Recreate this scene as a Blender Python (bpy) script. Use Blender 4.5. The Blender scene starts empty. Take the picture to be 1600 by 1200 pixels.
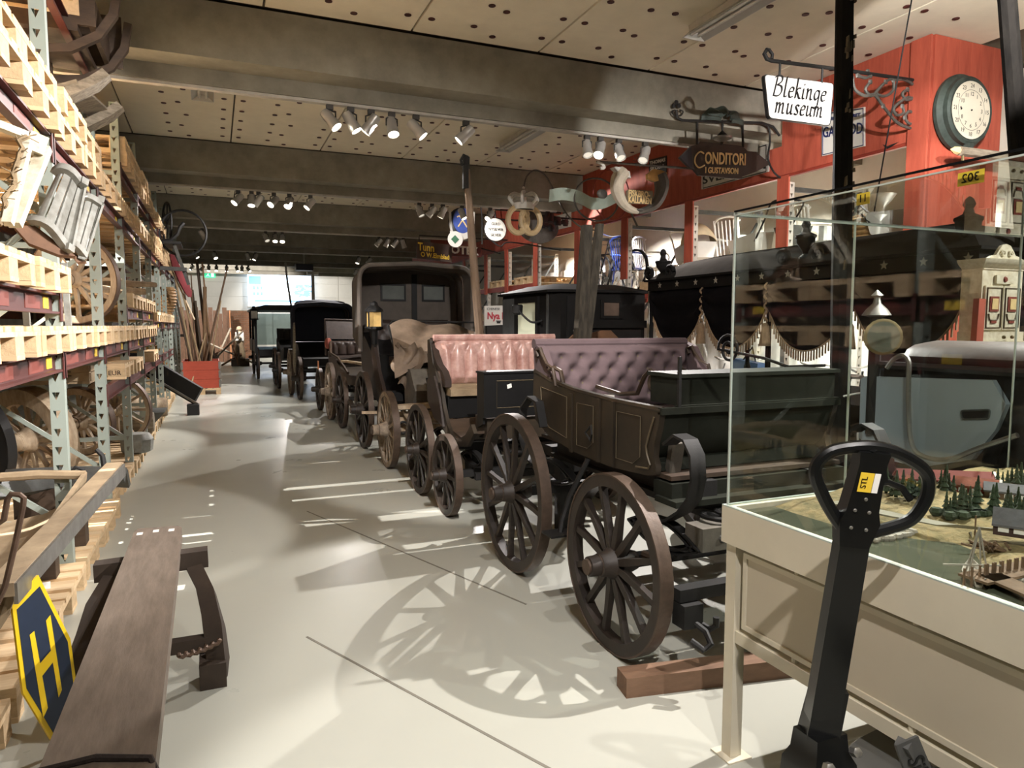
import bpy, bmesh, math, random
from mathutils import Vector as V, Matrix
random.seed(7)
C = bpy.context.scene.collection
SC = bpy.context.scene
PI = math.pi
R = math.radians

# ------------------------------------------------------------ camera
CAMH = 1.45
cd = bpy.data.cameras.new('camera'); cam = bpy.data.objects.new('camera', cd); C.objects.link(cam)
cd.sensor_fit = 'HORIZONTAL'; cd.sensor_width = 36; cd.lens = 1100 / 1600 * 36
cd.clip_start = .05; cd.clip_end = 200
cam.location = (0, 0, CAMH); cam.rotation_euler = (R(90 - 4.781), 0, R(-22.844))
SC.camera = cam
# ------------------------------------------------------------ world, exposure
w = bpy.data.worlds.new('world'); SC.world = w; w.use_nodes = True
w.node_tree.nodes['Background'].inputs[0].default_value = (.5, .6, .8, 1)
w.node_tree.nodes['Background'].inputs[1].default_value = .05
vs = SC.view_settings
vs.view_transform = 'Standard'; vs.look = 'None'; vs.gamma = 1; vs.use_curve_mapping = False
vs.exposure = 0.32
WARM = (1, .94, .905)
def lamp(loc, to, watt, deg=48, blend=.25, col=WARM, rad=.022):
    l = bpy.data.lights.new('spot_lamp', 'SPOT'); l.energy = watt; l.spot_size = R(deg); l.spot_blend = blend
    l.color = col; l.shadow_soft_size = rad
    o = bpy.data.objects.new('spot_lamp', l); C.objects.link(o)
    o.location = loc; o.rotation_euler = (V(to) - V(loc)).to_track_quat('-Z', 'Y').to_euler()
    return o
KW = 1.0
# gallery spots on the ceiling tracks, plus added fill lamps: (position, aim, watts, cone)
LAMPS = [
    # beam in front of the hearse: throws the carriage shadows towards the aisle
    ((4.5, 6.53, 3.24), (1.5, 2.4, .2), 1050, 52), ((3.93, 6.53, 3.24), (2.2, 3.6, .8), 420, 50),
    ((1.45, 6.53, 3.24), (-1.2, 4.2, 1.7), 420, 50), ((1.2, 6.53, 3.24), (-1.2, 6.2, 1.9), 300, 52),
    ((1.25, 6.53, 3.24), (1.0, 9.8, 0), 300, 50), ((1.87, 6.53, 3.24), (2.3, 5.5, 1.0), 300, 45),
    # unseen track over the camera, with fill lamps added
    ((4.15, 2.3, 3.4), (1.75, 1.8, 0), 850, 38),
    ((2.4, 1.4, 3.4), (-1.2, 4.3, 2.4), 900, 50), ((2.9, .4, 3.4), (-1.2, 3.2, 1.9), 620, 44),
    ((3.2, 1.6, 3.4), (5.9, 5.8, 3.1), 420, 60), ((3.9, 2.2, 3.4), (6.2, 4.6, 3.0), 330, 60), ((5.0, .6, 3.4), (4.9, 1.6, 0), 420, 100), ((1.2, 2.2, 3.4), (1.2, 5.4, 0), 130, 110), ((4.6, 1.2, 3.4), (6.1, 4.4, 1.6), 460, 46),  # the widest cones are added fill, to bounce light off the floor
    ((1.0, 1.6, 3.4), (2.3, 6.2, .9), 650, 40), ((3.4, 1.9, 3.4), (5.9, 9.0, 3.0), 420, 40),
    ((1.3, -.6, 3.4), (-.4, 2.4, .2), 190, 60), ((.2, -.6, 3.4), (1.6, 1.4, .6), 300, 56), ((2.2, 3.0, 3.4), (-.95, 5.4, .4), 420, 36),  # last pair added to brighten the case panel and low rack pallets
    # deeper tracks
    ((1.0, 11.09, 3.24), (-.3, 16.5, 1.0), 520, 34),
    ((1.2, 11.09, 3.24), (-1.2, 10, 1.6), 620, 65), ((1.7, 11.09, 3.24), (-1.2, 13, 1.4), 480, 60),
    ((4.0, 11.09, 3.24), (1.9, 7.6, .9), 620, 60), ((4.6, 11.09, 3.24), (5.9, 9.5, 2.6), 300, 60),
    ((3.5, 11.09, 3.24), (5.9, 13.5, 2.6), 300, 60), ((3.0, 11.09, 3.24), (1.9, 11.5, .5), 300, 60),
    ((.2, 15.65, 3.24), (-.3, 14.5, .3), 320, 60), ((2.6, 15.65, 3.24), (.6, 12.4, 0), 300, 50),
    ((.5, 20.2, 3.24), (-.3, 17.6, .5), 420, 42), ((3.4, 20.2, 3.24), (2.0, 16.5, .6), 260, 60),
    ((1.3, 24.8, 3.24), (1.5, 30, 1.0), 500, 70), ((-.5, 24.8, 3.24), (0, 33, 1.4), 1200, 80),
    ((3.4, 29.3, 3.24), (3.6, 33, 1.4), 460, 90), ((2.5, 24.8, 3.24), (1.4, 21, .2), 260, 60),
    # above and behind the left rack: shines through the stacks onto the aisle
    ((-2.5, 4.95, 3.5), (.8, 4.6, 0), 1500, 56, .003), ((-2.5, 6.8, 3.5), (.6, 7.0, 0), 1500, 62, .003),
    # added behind the red shelving to brighten the pale sheets, no fixtures there
    ((6.3, 7.0, 3.0), (7.2, 7.2, 1.2), 120, 120), ((6.3, 10.2, 3.0), (7.2, 10.4, 1.4), 120, 120),
    ((6.3, 5.4, 3.0), (7.2, 5.5, .8), 150, 120), ((6.5, 13.5, 3.0), (7.2, 13.8, 1.6), 120, 120),
    ((6.0, 6.6, 1.75), (7.2, 6.6, .5), 110, 130), ((6.0, 5.2, 1.75), (7.2, 5.2, .5), 90, 130),
]
for a_, b_, e_, d_, *r_ in LAMPS: lamp(a_, b_, e_ * KW, d_, rad=r_[0] if r_ else .022)

# ------------------------------------------------------------ materials
def lin(c):
    f = lambda x: x / 12.92 if x <= .04045 else ((x + .055) / 1.055) ** 2.4
    return tuple(f(x / 255) for x in c)
MATS = {}
def M(name, rgb, rough=.6, met=0, var=.3, sc=7, bump=.12, st=(1, 1, 1), rgb2=None, obv=0, spec=.5, emit=None):
    """mottled procedural material; rgb in 0-255 display values; st stretches the grain; obv varies the tone from object to object"""
    if name in MATS: return MATS[name]
    m = bpy.data.materials.new(name); m.use_nodes = True; MATS[name] = m
    nt = m.node_tree; N = nt.nodes; L = nt.links; b = N['Principled BSDF']
    c = lin(rgb); c2 = lin(rgb2) if rgb2 else tuple(x * (1 - var) for x in c)
    b.inputs['Roughness'].default_value = rough; b.inputs['Metallic'].default_value = met
    b.inputs['Specular IOR Level'].default_value = spec
    tc = N.new('ShaderNodeTexCoord'); mp = N.new('ShaderNodeMapping'); mp.inputs['Scale'].default_value = st
    L.new(tc.outputs['Object'], mp.inputs[0])
    n = N.new('ShaderNodeTexNoise'); n.inputs['Scale'].default_value = sc; n.inputs['Detail'].default_value = 6; n.inputs['Roughness'].default_value = .65
    L.new(mp.outputs[0], n.inputs[0])
    r = N.new('ShaderNodeValToRGB'); r.color_ramp.elements[0].position = .3; r.color_ramp.elements[1].position = .68
    r.color_ramp.elements[0].color = (*c2, 1); r.color_ramp.elements[1].color = (*c, 1)
    L.new(n.outputs[0], r.inputs[0]); out = r.outputs[0]
    if obv:
        oi = N.new('ShaderNodeObjectInfo'); h = N.new('ShaderNodeHueSaturation'); mr = N.new('ShaderNodeMapRange')
        mr.inputs[3].default_value = 1 - obv; mr.inputs[4].default_value = 1 + obv * .6
        L.new(oi.outputs['Random'], mr.inputs[0]); L.new(mr.outputs[0], h.inputs['Value']); L.new(out, h.inputs['Color']); out = h.outputs[0]
    L.new(out, b.inputs['Base Color'])
    if bump:
        bp = N.new('ShaderNodeBump'); bp.inputs['Strength'].default_value = bump; bp.inputs['Distance'].default_value = .02
        L.new(n.outputs[0], bp.inputs['Height']); L.new(bp.outputs[0], b.inputs['Normal'])
    if emit:
        b.inputs['Emission Color'].default_value = (*lin(emit[0]), 1); b.inputs['Emission Strength'].default_value = emit[1]
        m.cycles.emission_sampling = 'NONE'
    return m
def glassmat(name, tint=(225, 238, 232), rough=0):
    m = bpy.data.materials.new(name); m.use_nodes = True; MATS[name] = m
    nt = m.node_tree; N = nt.nodes; L = nt.links; N.remove(N['Principled BSDF'])
    t = N.new('ShaderNodeBsdfTransparent'); t.inputs[0].default_value = (*lin(tint), 1)
    g = N.new('ShaderNodeBsdfGlossy'); g.inputs['Roughness'].default_value = rough; g.inputs[0].default_value = (1, 1, 1, 1)
    f = N.new('ShaderNodeFresnel'); f.inputs[0].default_value = 1.52
    x = N.new('ShaderNodeMixShader'); L.new(f.outputs[0], x.inputs[0]); L.new(t.outputs[0], x.inputs[1]); L.new(g.outputs[0], x.inputs[2])
    L.new(x.outputs[0], N['Material Output'].inputs[0]); return m

# ------------------------------------------------------------ mesh builder
def basis(d, up=None):
    d = V(d).normalized(); u = V(up) if up else (V((0, 0, 1)) if abs(d.z) < .9 else V((1, 0, 0)))
    s = d.cross(u)
    if s.length < 1e-6: s = d.cross(V((.3, 1, .2)))
    s.normalize(); return d, s, s.cross(d)
class MB:
    def __init__(s): s.v = []; s.f = []
    def add(s, vs, fs):
        n = len(s.v); s.v += [tuple(p) for p in vs]; s.f += [[i + n for i in q] for q in fs]; return s
    def hexa(s, p):   # 8 points: bottom ring 0-3, top ring 4-7
        return s.add(p, [(3, 2, 1, 0), (4, 5, 6, 7), (0, 1, 5, 4), (1, 2, 6, 5), (2, 3, 7, 6), (3, 0, 4, 7)])
    def box(s, x0, x1, y0, y1, z0, z1):
        return s.hexa([(x0, y0, z0), (x1, y0, z0), (x1, y1, z0), (x0, y1, z0), (x0, y0, z1), (x1, y0, z1), (x1, y1, z1), (x0, y1, z1)])
    def bar(s, a, b, wd, h, up=None, wd2=None, h2=None):
        a = V(a); b = V(b); d, sd, u = basis(b - a, up); wd2 = wd if wd2 is None else wd2; h2 = h if h2 is None else h2
        p = [a + sd * i * wd / 2 + u * j * h / 2 for i, j in ((-1, -1), (1, -1), (1, 1), (-1, 1))] + [b + sd * i * wd2 / 2 + u * j * h2 / 2 for i, j in ((-1, -1), (1, -1), (1, 1), (-1, 1))]
        return s.hexa(p)
    def loft(s, rings, cap=True, closed=False):
        n = len(rings[0]); m = len(rings); vs = [p for r in rings for p in r]; fs = []
        for i in range(m if closed else m - 1):
            for j in range(n):
                a = i * n + j; b = i * n + (j + 1) % n; k = ((i + 1) % m) * n
                fs.append((a, b, k + (j + 1) % n, k + j))
        if cap and not closed: fs += [list(range(n))[::-1], [(m - 1) * n + j for j in range(n)]]
        return s.add(vs, fs)
    def frames(s, pts, closed=False, up=None):
        pts = [V(p) for p in pts]; n = len(pts); out = []; prev = None
        for i in range(n):
            a = pts[i - 1] if (i or closed) else pts[0]; b = pts[(i + 1) % n] if (i < n - 1 or closed) else pts[-1]
            t = (b - a).normalized()
            if prev is None: _, sd, u = basis(t, up)
            else:
                sd = prev - t * prev.dot(t)
                if sd.length < 1e-5: _, sd, u = basis(t, up)
                sd.normalize(); u = sd.cross(t)
            prev = sd; out.append((pts[i], sd, u, t))
        return out
    def tube(s, pts, r, n=8, closed=False):
        fr = s.frames(pts, closed); m = len(fr); rings = []
        for i, (p, sd, u, t) in enumerate(fr):
            q = r[i] if isinstance(r, (list, tuple)) else r
            rings.append([p + sd * q * math.cos(2 * PI * k / n) + u * q * math.sin(2 * PI * k / n) for k in range(n)])
        return s.loft(rings, True, closed)
    def strap(s, pts, side, wd, th, closed=False):   # flat band: wd along the fixed side vector, th across it
        pts = [V(p) for p in pts]; sd = V(side).normalized(); n = len(pts); rings = []
        for i in range(n):
            a = pts[i - 1] if (i or closed) else pts[0]; b = pts[(i + 1) % n] if (i < n - 1 or closed) else pts[-1]
            t = (b - a).normalized(); u = sd.cross(t).normalized()
            W = wd[i] if isinstance(wd, (list, tuple)) else wd; T = th[i] if isinstance(th, (list, tuple)) else th
            rings.append([pts[i] + sd * W / 2 * x + u * T / 2 * y for x, y in ((-1, -1), (1, -1), (1, 1), (-1, 1))])
        return s.loft(rings, True, closed)
    def lathe(s, prof, o=(0, 0, 0), ax=(0, 0, 1), n=16):
        o = V(o); d, sd, u = basis(ax); rings = []
        for r, h in prof: rings.append([o + d * h + sd * r * math.cos(2 * PI * k / n) - u * r * math.sin(2 * PI * k / n) for k in range(n)])
        return s.loft(rings, True)
    def prism(s, pts, th):
        th = V(th); n = len(pts); p = [V(q) for q in pts]
        return s.add(p + [q + th for q in p], [list(range(n))[::-1], list(range(n, 2 * n))] + [(i, (i + 1) % n, n + (i + 1) % n, n + i) for i in range(n)])
    def ball(s, c, r, n=10, m=6):
        c = V(c); rx, ry, rz = r if isinstance(r, (list, tuple)) else (r, r, r); rings = []
        for i in range(1, m):
            t = PI * i / m; rings.append([c + V((rx * math.sin(t) * math.cos(2 * PI * k / n), ry * math.sin(t) * math.sin(2 * PI * k / n), -rz * math.cos(t))) for k in range(n)])
        return s.loft(rings)
    def sheet(s, fn, nu, nv, th):   # a surface fn(u, v) with thickness vector or float along +normal
        g = [[V(fn(i / nu, j / nv)) for j in range(nv + 1)] for i in range(nu + 1)]; top = []; bot = []
        for i in range(nu + 1):
            for j in range(nv + 1):
                p = g[i][j]
                if isinstance(th, (int, float)):
                    a = g[min(i + 1, nu)][j] - g[max(i - 1, 0)][j]; b = g[i][min(j + 1, nv)] - g[i][max(j - 1, 0)]
                    nn = a.cross(b); nn = nn.normalized() * th if nn.length > 1e-9 else V((0, 0, th))
                else: nn = V(th)
                top.append(p); bot.append(p - nn)
        k = nv + 1; T = len(top); fs = []
        for i in range(nu):
            for j in range(nv):
                a, b, c, d = i * k + j, (i + 1) * k + j, (i + 1) * k + j + 1, i * k + j + 1
                fs += [(a, b, c, d), (T + d, T + c, T + b, T + a)]
        for i in range(nu): fs += [(i * k, T + i * k, T + (i + 1) * k, (i + 1) * k), ((i + 1) * k + nv, T + (i + 1) * k + nv, T + i * k + nv, i * k + nv)]
        for j in range(nv): fs += [(j + 1, T + j + 1, T + j, j), (nu * k + j, T + nu * k + j, T + nu * k + j + 1, nu * k + j + 1)]
        return s.add(top + bot, fs)
    def mesh(s, name, off=(0, 0, 0), smooth=None):
        me = bpy.data.meshes.new(name); o = V(off); me.from_pydata([V(p) - o for p in s.v], [], s.f)
        bm = bmesh.new(); bm.from_mesh(me); bmesh.ops.recalc_face_normals(bm, faces=bm.faces)
        if smooth:
            for f in bm.faces: f.smooth = True
            for e in bm.edges:
                if len(e.link_faces) == 2 and e.calc_face_angle(0) > R(smooth): e.smooth = False
        bm.to_mesh(me); bm.free(); return me
def wloc(o):
    p = V((0, 0, 0))
    while o: p += o.location; o = o.parent
    return p
def tag(o, label=None, cat=None, group=None, kind=None):
    for k, q in (('label', label), ('category', cat), ('group', group), ('kind', kind)):
        if q: o[k] = q
    return o
def obj(name, mb, m, parent=None, sm=35, local=False, loc=None, rot=None, **kw):
    """one mesh object; vertices of an MB are world coordinates unless local"""
    if isinstance(mb, MB):
        off = (0, 0, 0) if (local or not parent) else wloc(parent)
        if not parent and not local:
            n = len(mb.v); xs = [p[0] for p in mb.v]; ys = [p[1] for p in mb.v]; off = (sum(xs) / n, sum(ys) / n, min(p[2] for p in mb.v)); loc = off
        me = mb.mesh(name, off, sm)
    else: me = mb
    if m and not me.materials: me.materials.append(m)
    o = bpy.data.objects.new(name, me); C.objects.link(o)
    if parent: o.parent = parent
    if loc is not None: o.location = loc
    if rot is not None: o.rotation_euler = rot
    return tag(o, **kw)
def thing(name, loc, label, cat, group=None, rot=None):
    o = bpy.data.objects.new(name, None); C.objects.link(o); o.location = loc; o.empty_display_size = .1
    if rot: o.rotation_euler = rot
    return tag(o, label, cat, group)
def dup(root, loc=None, rot=None, label=None, group=None, scale=None):
    r = root.copy(); C.objects.link(r)
    if loc is not None: r.location = loc
    if rot is not None: r.rotation_euler = rot
    if scale: r.scale = scale
    if label: r['label'] = label
    if group: r['group'] = group
    for ch in root.children:
        c = ch.copy(); C.objects.link(c); c.parent = r
        for g in ch.children:
            d = g.copy(); C.objects.link(d); d.parent = c
    return r
FONT = None
def text(name, s, m, parent, o, right, up, size, width=None, shear=0, th=.003, bold=0, align='CENTER'):
    """raised lettering lying in the plane spanned by right and up, its middle at o (world)"""
    cu = bpy.data.curves.new(name, 'FONT'); cu.body = s; cu.size = size; cu.align_x = align; cu.align_y = 'CENTER'
    cu.extrude = th; cu.shear = shear; cu.offset = bold; cu.resolution_u = 3
    t = bpy.data.objects.new(name, cu); C.objects.link(t)
    dg = bpy.context.evaluated_depsgraph_get(); me = bpy.data.meshes.new_from_object(t.evaluated_get(dg))
    bpy.data.objects.remove(t); bpy.data.curves.remove(cu)
    if width:
        xs = [q.co.x for q in me.vertices]; k = width / max(1e-6, max(xs) - min(xs))
        for q in me.vertices: q.co.x *= k
    right = V(right).normalized(); up = V(up).normalized(); nn = right.cross(up)
    off = V(o) - (wloc(parent) if parent else V((0, 0, 0)))
    for q in me.vertices: q.co = off + right * q.co.x + up * q.co.y + nn * q.co.z
    return obj(name, me, m, parent)

# ------------------------------------------------------------ room shell
def floor_mat():
    m = M('floor_epoxy', (180, 181, 170), rough=.3, var=.035, sc=.8, bump=0, spec=.35)
    nt = m.node_tree; N = nt.nodes; L = nt.links; b = N['Principled BSDF']
    n2 = N.new('ShaderNodeTexNoise'); n2.inputs['Scale'].default_value = 2.3; n2.inputs['Detail'].default_value = 8
    tc = N.new('ShaderNodeTexCoord'); L.new(tc.outputs['Object'], n2.inputs[0])
    mr = N.new('ShaderNodeMapRange'); mr.inputs[1].default_value = .3; mr.inputs[2].default_value = .7; mr.inputs[3].default_value = .27; mr.inputs[4].default_value = .34
    L.new(n2.outputs[0], mr.inputs[0]); L.new(mr.outputs[0], b.inputs['Roughness'])
    n3 = N.new('ShaderNodeTexNoise'); n3.inputs['Scale'].default_value = 14; L.new(tc.outputs['Object'], n3.inputs[0])
    bp = N.new('ShaderNodeBump'); bp.inputs['Strength'].default_value = .04; bp.inputs['Distance'].default_value = .01
    L.new(n3.outputs[0], bp.inputs['Height']); L.new(bp.outputs[0], b.inputs['Normal'])
    return m
m_conc = M('beam_concrete', (152, 148, 134), rough=.85, var=.22, sc=2.2, bump=.15, rgb2=(116, 112, 100))
m_conc2 = M('wall_concrete', (188, 186, 176), rough=.8, var=.08, sc=3, bump=.05)
m_ceil = M('ceiling_board', (236, 228, 206), rough=.9, var=.08, sc=5, bump=.08, obv=.05)
m_ceilback = M('ceiling_gap', (92, 84, 70), rough=.9)
m_disc = M('fixing_red', (72, 26, 20), rough=.6)
m_track = M('track_grey', (196, 192, 182), rough=.45)
m_white = M('wall_white', (214, 208, 194), rough=.8, var=.05)
m_curt = M('curtain_white', (240, 238, 230), rough=.8, var=.05)
m_seam = M('floor_joint', (126, 122, 110), rough=.7)
XL, XR, YF, YB, ZC = -3.4, 7.4, -5.5, 33.2, 3.963
fl = obj('floor', MB().box(XL - .3, XR + .3, YF - .3, YB + .3, -.12, 0), floor_mat(), kind='structure')
# cut joints in the screed, filled flush
def seam(a, b, wd=.012):
    d = (V(b) - V(a)).normalized(); s = V((-d.y, d.x, 0)) * wd / 2; a = V(a); b = V(b)
    return MB().prism([a - s, b - s, b + s, a + s], (0, 0, .0012))
for a, b in (((.35, 3.3, 0), (1.35, 1.15, 0)), ((.62, 5.6, 0), (1.45, 3.25, 0))): obj('joint_strip', seam(a, b), m_seam, fl)
obj('wall_left', MB().box(XL - .3, XL, YF, YB, 0, ZC), m_conc, kind='structure')
obj('wall_front', MB().box(XL - .3, XR + .3, YF - .3, YF, 0, ZC), m_white, kind='structure')
wr = obj('wall_right', MB().box(XR, XR + .3, YF, YB, 0, ZC), m_white, kind='structure')
wb = obj('wall_back', MB().box(XL - .3, XR + .3, YB, YB + .3, 0, ZC), m_conc2, kind='structure')
z = 0
for h in (1.45, .62, .62, .62, .653):      # horizontal cladding panels with open joints
    for i in range(4):
        x0 = XL + .0 + i * 2.9
        obj('wall_panel', MB().box(x0 + .008, x0 + 2.892, YB - .05, YB - .001, z + .006, z + h - .006), m_conc2, wb)
    z += h
ce = obj('ceiling', MB().box(XL - .3, XR + .3, YF - .3, YB + .3, ZC + .03, ZC + .25), m_ceilback, kind='structure')
BY0, BDY = 6.81, 4.56     # far lower edge of the first beam, beam spacing
PW = 1.2
disc = MB().lathe([(.029, 0), (.029, -.006)], n=10).mesh('fixing_disc')
stuffd = MB(); rnd = random.Random(3)
for k in range(-2, 6):
    y0 = BY0 + BDY * k + .02; y1 = y0 + BDY - .72
    y0 = max(y0, YF); y1 = min(y1, YB)
    if y1 - y0 < .5: continue
    pm = MB().box(0, PW - .02, 0, y1 - y0, 0, .03).mesh('ceiling_panel')
    n = 0; x = -3.3 + (k % 2) * .15
    while x < XR - 1:
        obj('ceiling_panel', pm, m_ceil, ce, loc=V((x, y0, ZC)) - wloc(ce))
        for fx in (.08, .45, .60, PW - .12):
            yy = y0 + .18; q = 0
            while yy < y1 - .1:
                X_ = x + fx + (.07 if q % 2 and fx == .60 else 0); q += 1
                near = k in (-1, 0) and -.6 < X_ < 5.75
                if near: obj('fixing_disc', disc, m_disc, ce, loc=V((X_, yy, ZC)) - wloc(ce))
                elif k > 0: stuffd.lathe([(.029, 0), (.029, -.006)], (X_, yy, ZC), n=6)
                yy += .42 if fx != .60 else .5
        x += PW
obj('fixing_discs', stuffd, m_disc, ce, kind='stuff')
for k in range(-1, 6):
    yf = BY0 + BDY * k
    b = MB()
    prof = [(yf - .64, ZC), (yf - .61, ZC - .05), (yf - .61, 3.545), (yf - .33, 3.545), (yf - .33, 3.415), (yf - .19, 3.415), (yf - .19, 3.545), (yf - .02, 3.545), (yf - .02, ZC - .05), (yf + .01, ZC)]
    if k == 5: prof = [(min(y, YB - .06), z_) for y, z_ in prof]
    b.prism([(XL, y, z_) for y, z_ in prof], (XR - XL, 0, 0))
    bo = obj('ceiling_beam', b, m_conc, kind='structure')
    if k >= 0 and k < 5:
        t = obj('lighting_track', MB().box(-3.0, 5.5, yf - .31, yf - .25, 3.39, 3.414), m_track)
        tag(t, 'long pale grey lighting rail under the %s concrete beam from the camera' % ('first', 'second', 'third', 'fourth', 'fifth')[k], 'lighting track', 'lighting rails under the beams')

# ------------------------------------------------------------ left pallet racking
m_post = M('post_mint', (150, 160, 151), rough=.45, var=.1, sc=4, bump=.03)
m_beam = M('beam_red', (86, 39, 33), rough=.5, var=.2, sc=8, bump=.05)
m_beamlab = M('beam_label', (124, 58, 46), rough=.6, var=.1)
m_yel = M('label_yellow', (236, 200, 60), rough=.5, var=.05, bump=0)
m_pine = M('pallet_pine', (230, 204, 164), rough=.75, var=.3, sc=6, st=(.5, 4, 4), bump=.12, obv=.16, rgb2=(198, 166, 124))
m_pine2 = M('pallet_chip', (218, 188, 146), rough=.85, var=.25, sc=30, bump=.25, obv=.12)
m_oldgrey = M('grey_wood', (150, 140, 122), rough=.85, var=.4, sc=7, st=(1, 5, 5), bump=.2, rgb2=(96, 86, 72))
m_palewood = M('pale_wood', (190, 172, 146), rough=.8, var=.35, sc=6, st=(3, 3, 1), bump=.15, rgb2=(140, 120, 96))
m_dark = M('dark_wood', (74, 58, 44), rough=.65, var=.5, sc=6, st=(1, 3, 3), bump=.15)
m_black = M('black_iron', (28, 27, 26), rough=.65, met=.1, var=.35, sc=12, bump=.1)
m_steel = M('worn_steel', (150, 148, 142), rough=.4, met=.7, var=.4, sc=10, bump=.08)
m_slotdark = M('grey_metal', (96, 98, 96), rough=.5, met=.6, var=.4, sc=9, bump=.1)
RX = -.765; RB = -1.88
PY = [4.5 + 1.57 * i for i in range(-2, 10)]      # frame positions, index 2 is the frame at 4.5
def post_mesh(h, slots=True):
    m = MB(); x0, x1, c = -.07, 0, .1; n = int(h / c)
    for i in range(n):
        z0 = i * c; z1 = z0 + c; a, b, t = (-.058, 0, z1 - .022), (-.022, 0, z1 - .022), (-.04, 0, z1 - .066)
        m.add([(x0, 0, z0), (x1, 0, z0), (x1, 0, z1), (x0, 0, z1), a, b, t], [(3, 2, 5, 4), (2, 1, 6, 5), (0, 3, 4, 6), (0, 1, 6)])
    H = n * c
    m.box(-.004, 0, 0.001, .066, 0, H); m.box(-.07, -.066, 0.001, .066, 0, H); m.box(-.07, -.055, .062, .066, 0, H); m.box(-.015, 0, .062, .066, 0, H)
    m.box(-.085, .015, -.015, .08, -.008, 0.004)
    return m
rack = thing('pallet_rack', (RX, 4.5, 0), 'long pale green pallet rack with dark red beams along the aisle', 'rack')
hts = {}
def hgt(y): return 3.9 if y < 4.7 else (3.5 if not (6.15 < y % 4.56 + 4.56 < 6.95) else 3.4)
mp_ = {h: post_mesh(h).mesh('post') for h in (3.9, 3.5, 3.4)}
for y in PY:
    h = hgt(y)
    for x in (RX, RB + .07):
        obj('post', mp_[h], m_post, rack, loc=V((x, y - .033, .008)) - rack.location)
    b = MB()
    for z in (.35, 1.15, 2.0, 2.85): obj('brace', MB().box(RB + .07, RX - .07, y - .012, y + .012, z, z + .04), m_post, rack)
    for z0, z1 in ((.38, 1.15), (2.0, 1.2), (2.05, 2.85)): obj('diagonal_brace', MB().bar((RX - .075, y, z0), (RB + .075, y, z1), .02, .03), m_post, rack)
def beam(i, z, lab=0):
    y0, y1 = PY[i] + .036, PY[i + 1] - .036
    b = MB().box(RX - .045, RX - .035, y0, y1, z - .11, z).box(RX - .0351, RX, y0, y1, z - .012, z).box(RX - .0351, RX, y0, y1, z - .11, z - .098)
    b.box(RX, RX + .006, y0 - .05, y0 + .006, z - .15, z + .02).box(RX, RX + .006, y1 - .006, y1 + .05, z - .15, z + .02)
    o = obj('beam', b, m_beam, rack)
    if lab:
        obj('label_plate', MB().box(RX - .0349, RX - .032, y0 + .12, y0 + .62, z - .09, z - .02), m_beamlab, o)
        obj('label_plate', MB().box(RX - .0349, RX - .032, y1 - .22, y1 - .1, z - .085, z - .025), m_yel, o)
        obj('label_plate', MB().box(RX - .0349, RX - .032, y1 - .6, y1 - .3, z - .09, z - .02), m_beamlab, o)
    obj('beam', MB().box(RB - .0, RB + .045, y0, y1, z - .11, z), m_beam, rack)
LEV = {0: (1.31, 1.62, 2.46), 1: (1.31, 1.62, 2.46, 3.7), 2: (1.31, 2.46, 3.35), 3: (.985, 1.31, 2.46), 4: (.985, 1.31, 1.62, 2.46, 2.95), 5: (.985, 1.31, 1.62, 2.46, 2.95),
       6: (.985, 1.5, 2.46, 2.95), 7: (.985, 1.5, 2.46, 2.95), 8: (.985, 1.5, 2.46), 9: (1.5, 2.46), 10: (1.5, 2.46)}
for i, zs in LEV.items():
    for z in zs: beam(i, z, lab=z > 1.2 and i < 8)
# pallets ------------------------------------------------------
PWD, PLN = .745, 1.115
def make_pallet():
    t = thing('pallet', (0, 0, 0), 'x', 'pallet', 'pallets on the left racking')
    d1 = MB().box(-PLN, 0, 0, .135, 0, .02).mesh('deck_board'); d2 = MB().box(-PLN, 0, 0, .093, 0, .02).mesh('deck_board')
    for y, q in ((0, d1), (.164, d2), (.305, d1), (.488, d2), (.61, d1)): obj('deck_board', q, m_pine, t, loc=(0, y, .1141))
    st = MB().box(-.135, 0, 0, PWD, 0, .02).mesh('stringer_board')
    for x in (0, -.49, -PLN + .135): obj('stringer_board', st, m_pine, t, loc=(x, 0, .0935))
    bm_ = {w: MB().box(-.135, 0, 0, w, 0, .073).mesh('block') for w in (.093, .135)}
    for x in (-.001, -.491, -PLN + .136):
        for y, q in ((.002, .093), (.305, .135), (PWD - .095, .093)): obj('block', bm_[q], m_pine2, t, loc=(x, y, .0203))
    bb = {w: MB().box(-PLN, 0, 0, w, 0, .02).mesh('bottom_board') for w in (.093, .135)}
    for y, q in ((0, .093), (.305, .135), (PWD - .093, .093)): obj('bottom_board', bb[q], m_pine, t, loc=(0, y, 0))
    return t
pal0 = make_pallet(); used = [0]
BAYN = {0: 'bay nearest the camera', 1: 'second nearest bay', 2: 'bay behind first post', 3: 'bay behind second post', 4: 'bay behind third post', 5: 'bay behind fourth post', 6: 'bay behind fifth post', 7: 'bay behind sixth post', 8: 'bay behind seventh post', 9: 'last bay but one', 10: 'last bay'}
LEVN = {0: 'floor', .985: 'low shelf', 1.31: 'waist-high shelf', 1.62: 'eye-level shelf', 1.5: 'eye-level shelf', 2.46: 'high shelf', 2.95: 'upper shelf', 3.35: 'top shelf', 3.7: 'top shelf'}
rp = random.Random(5)
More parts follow.
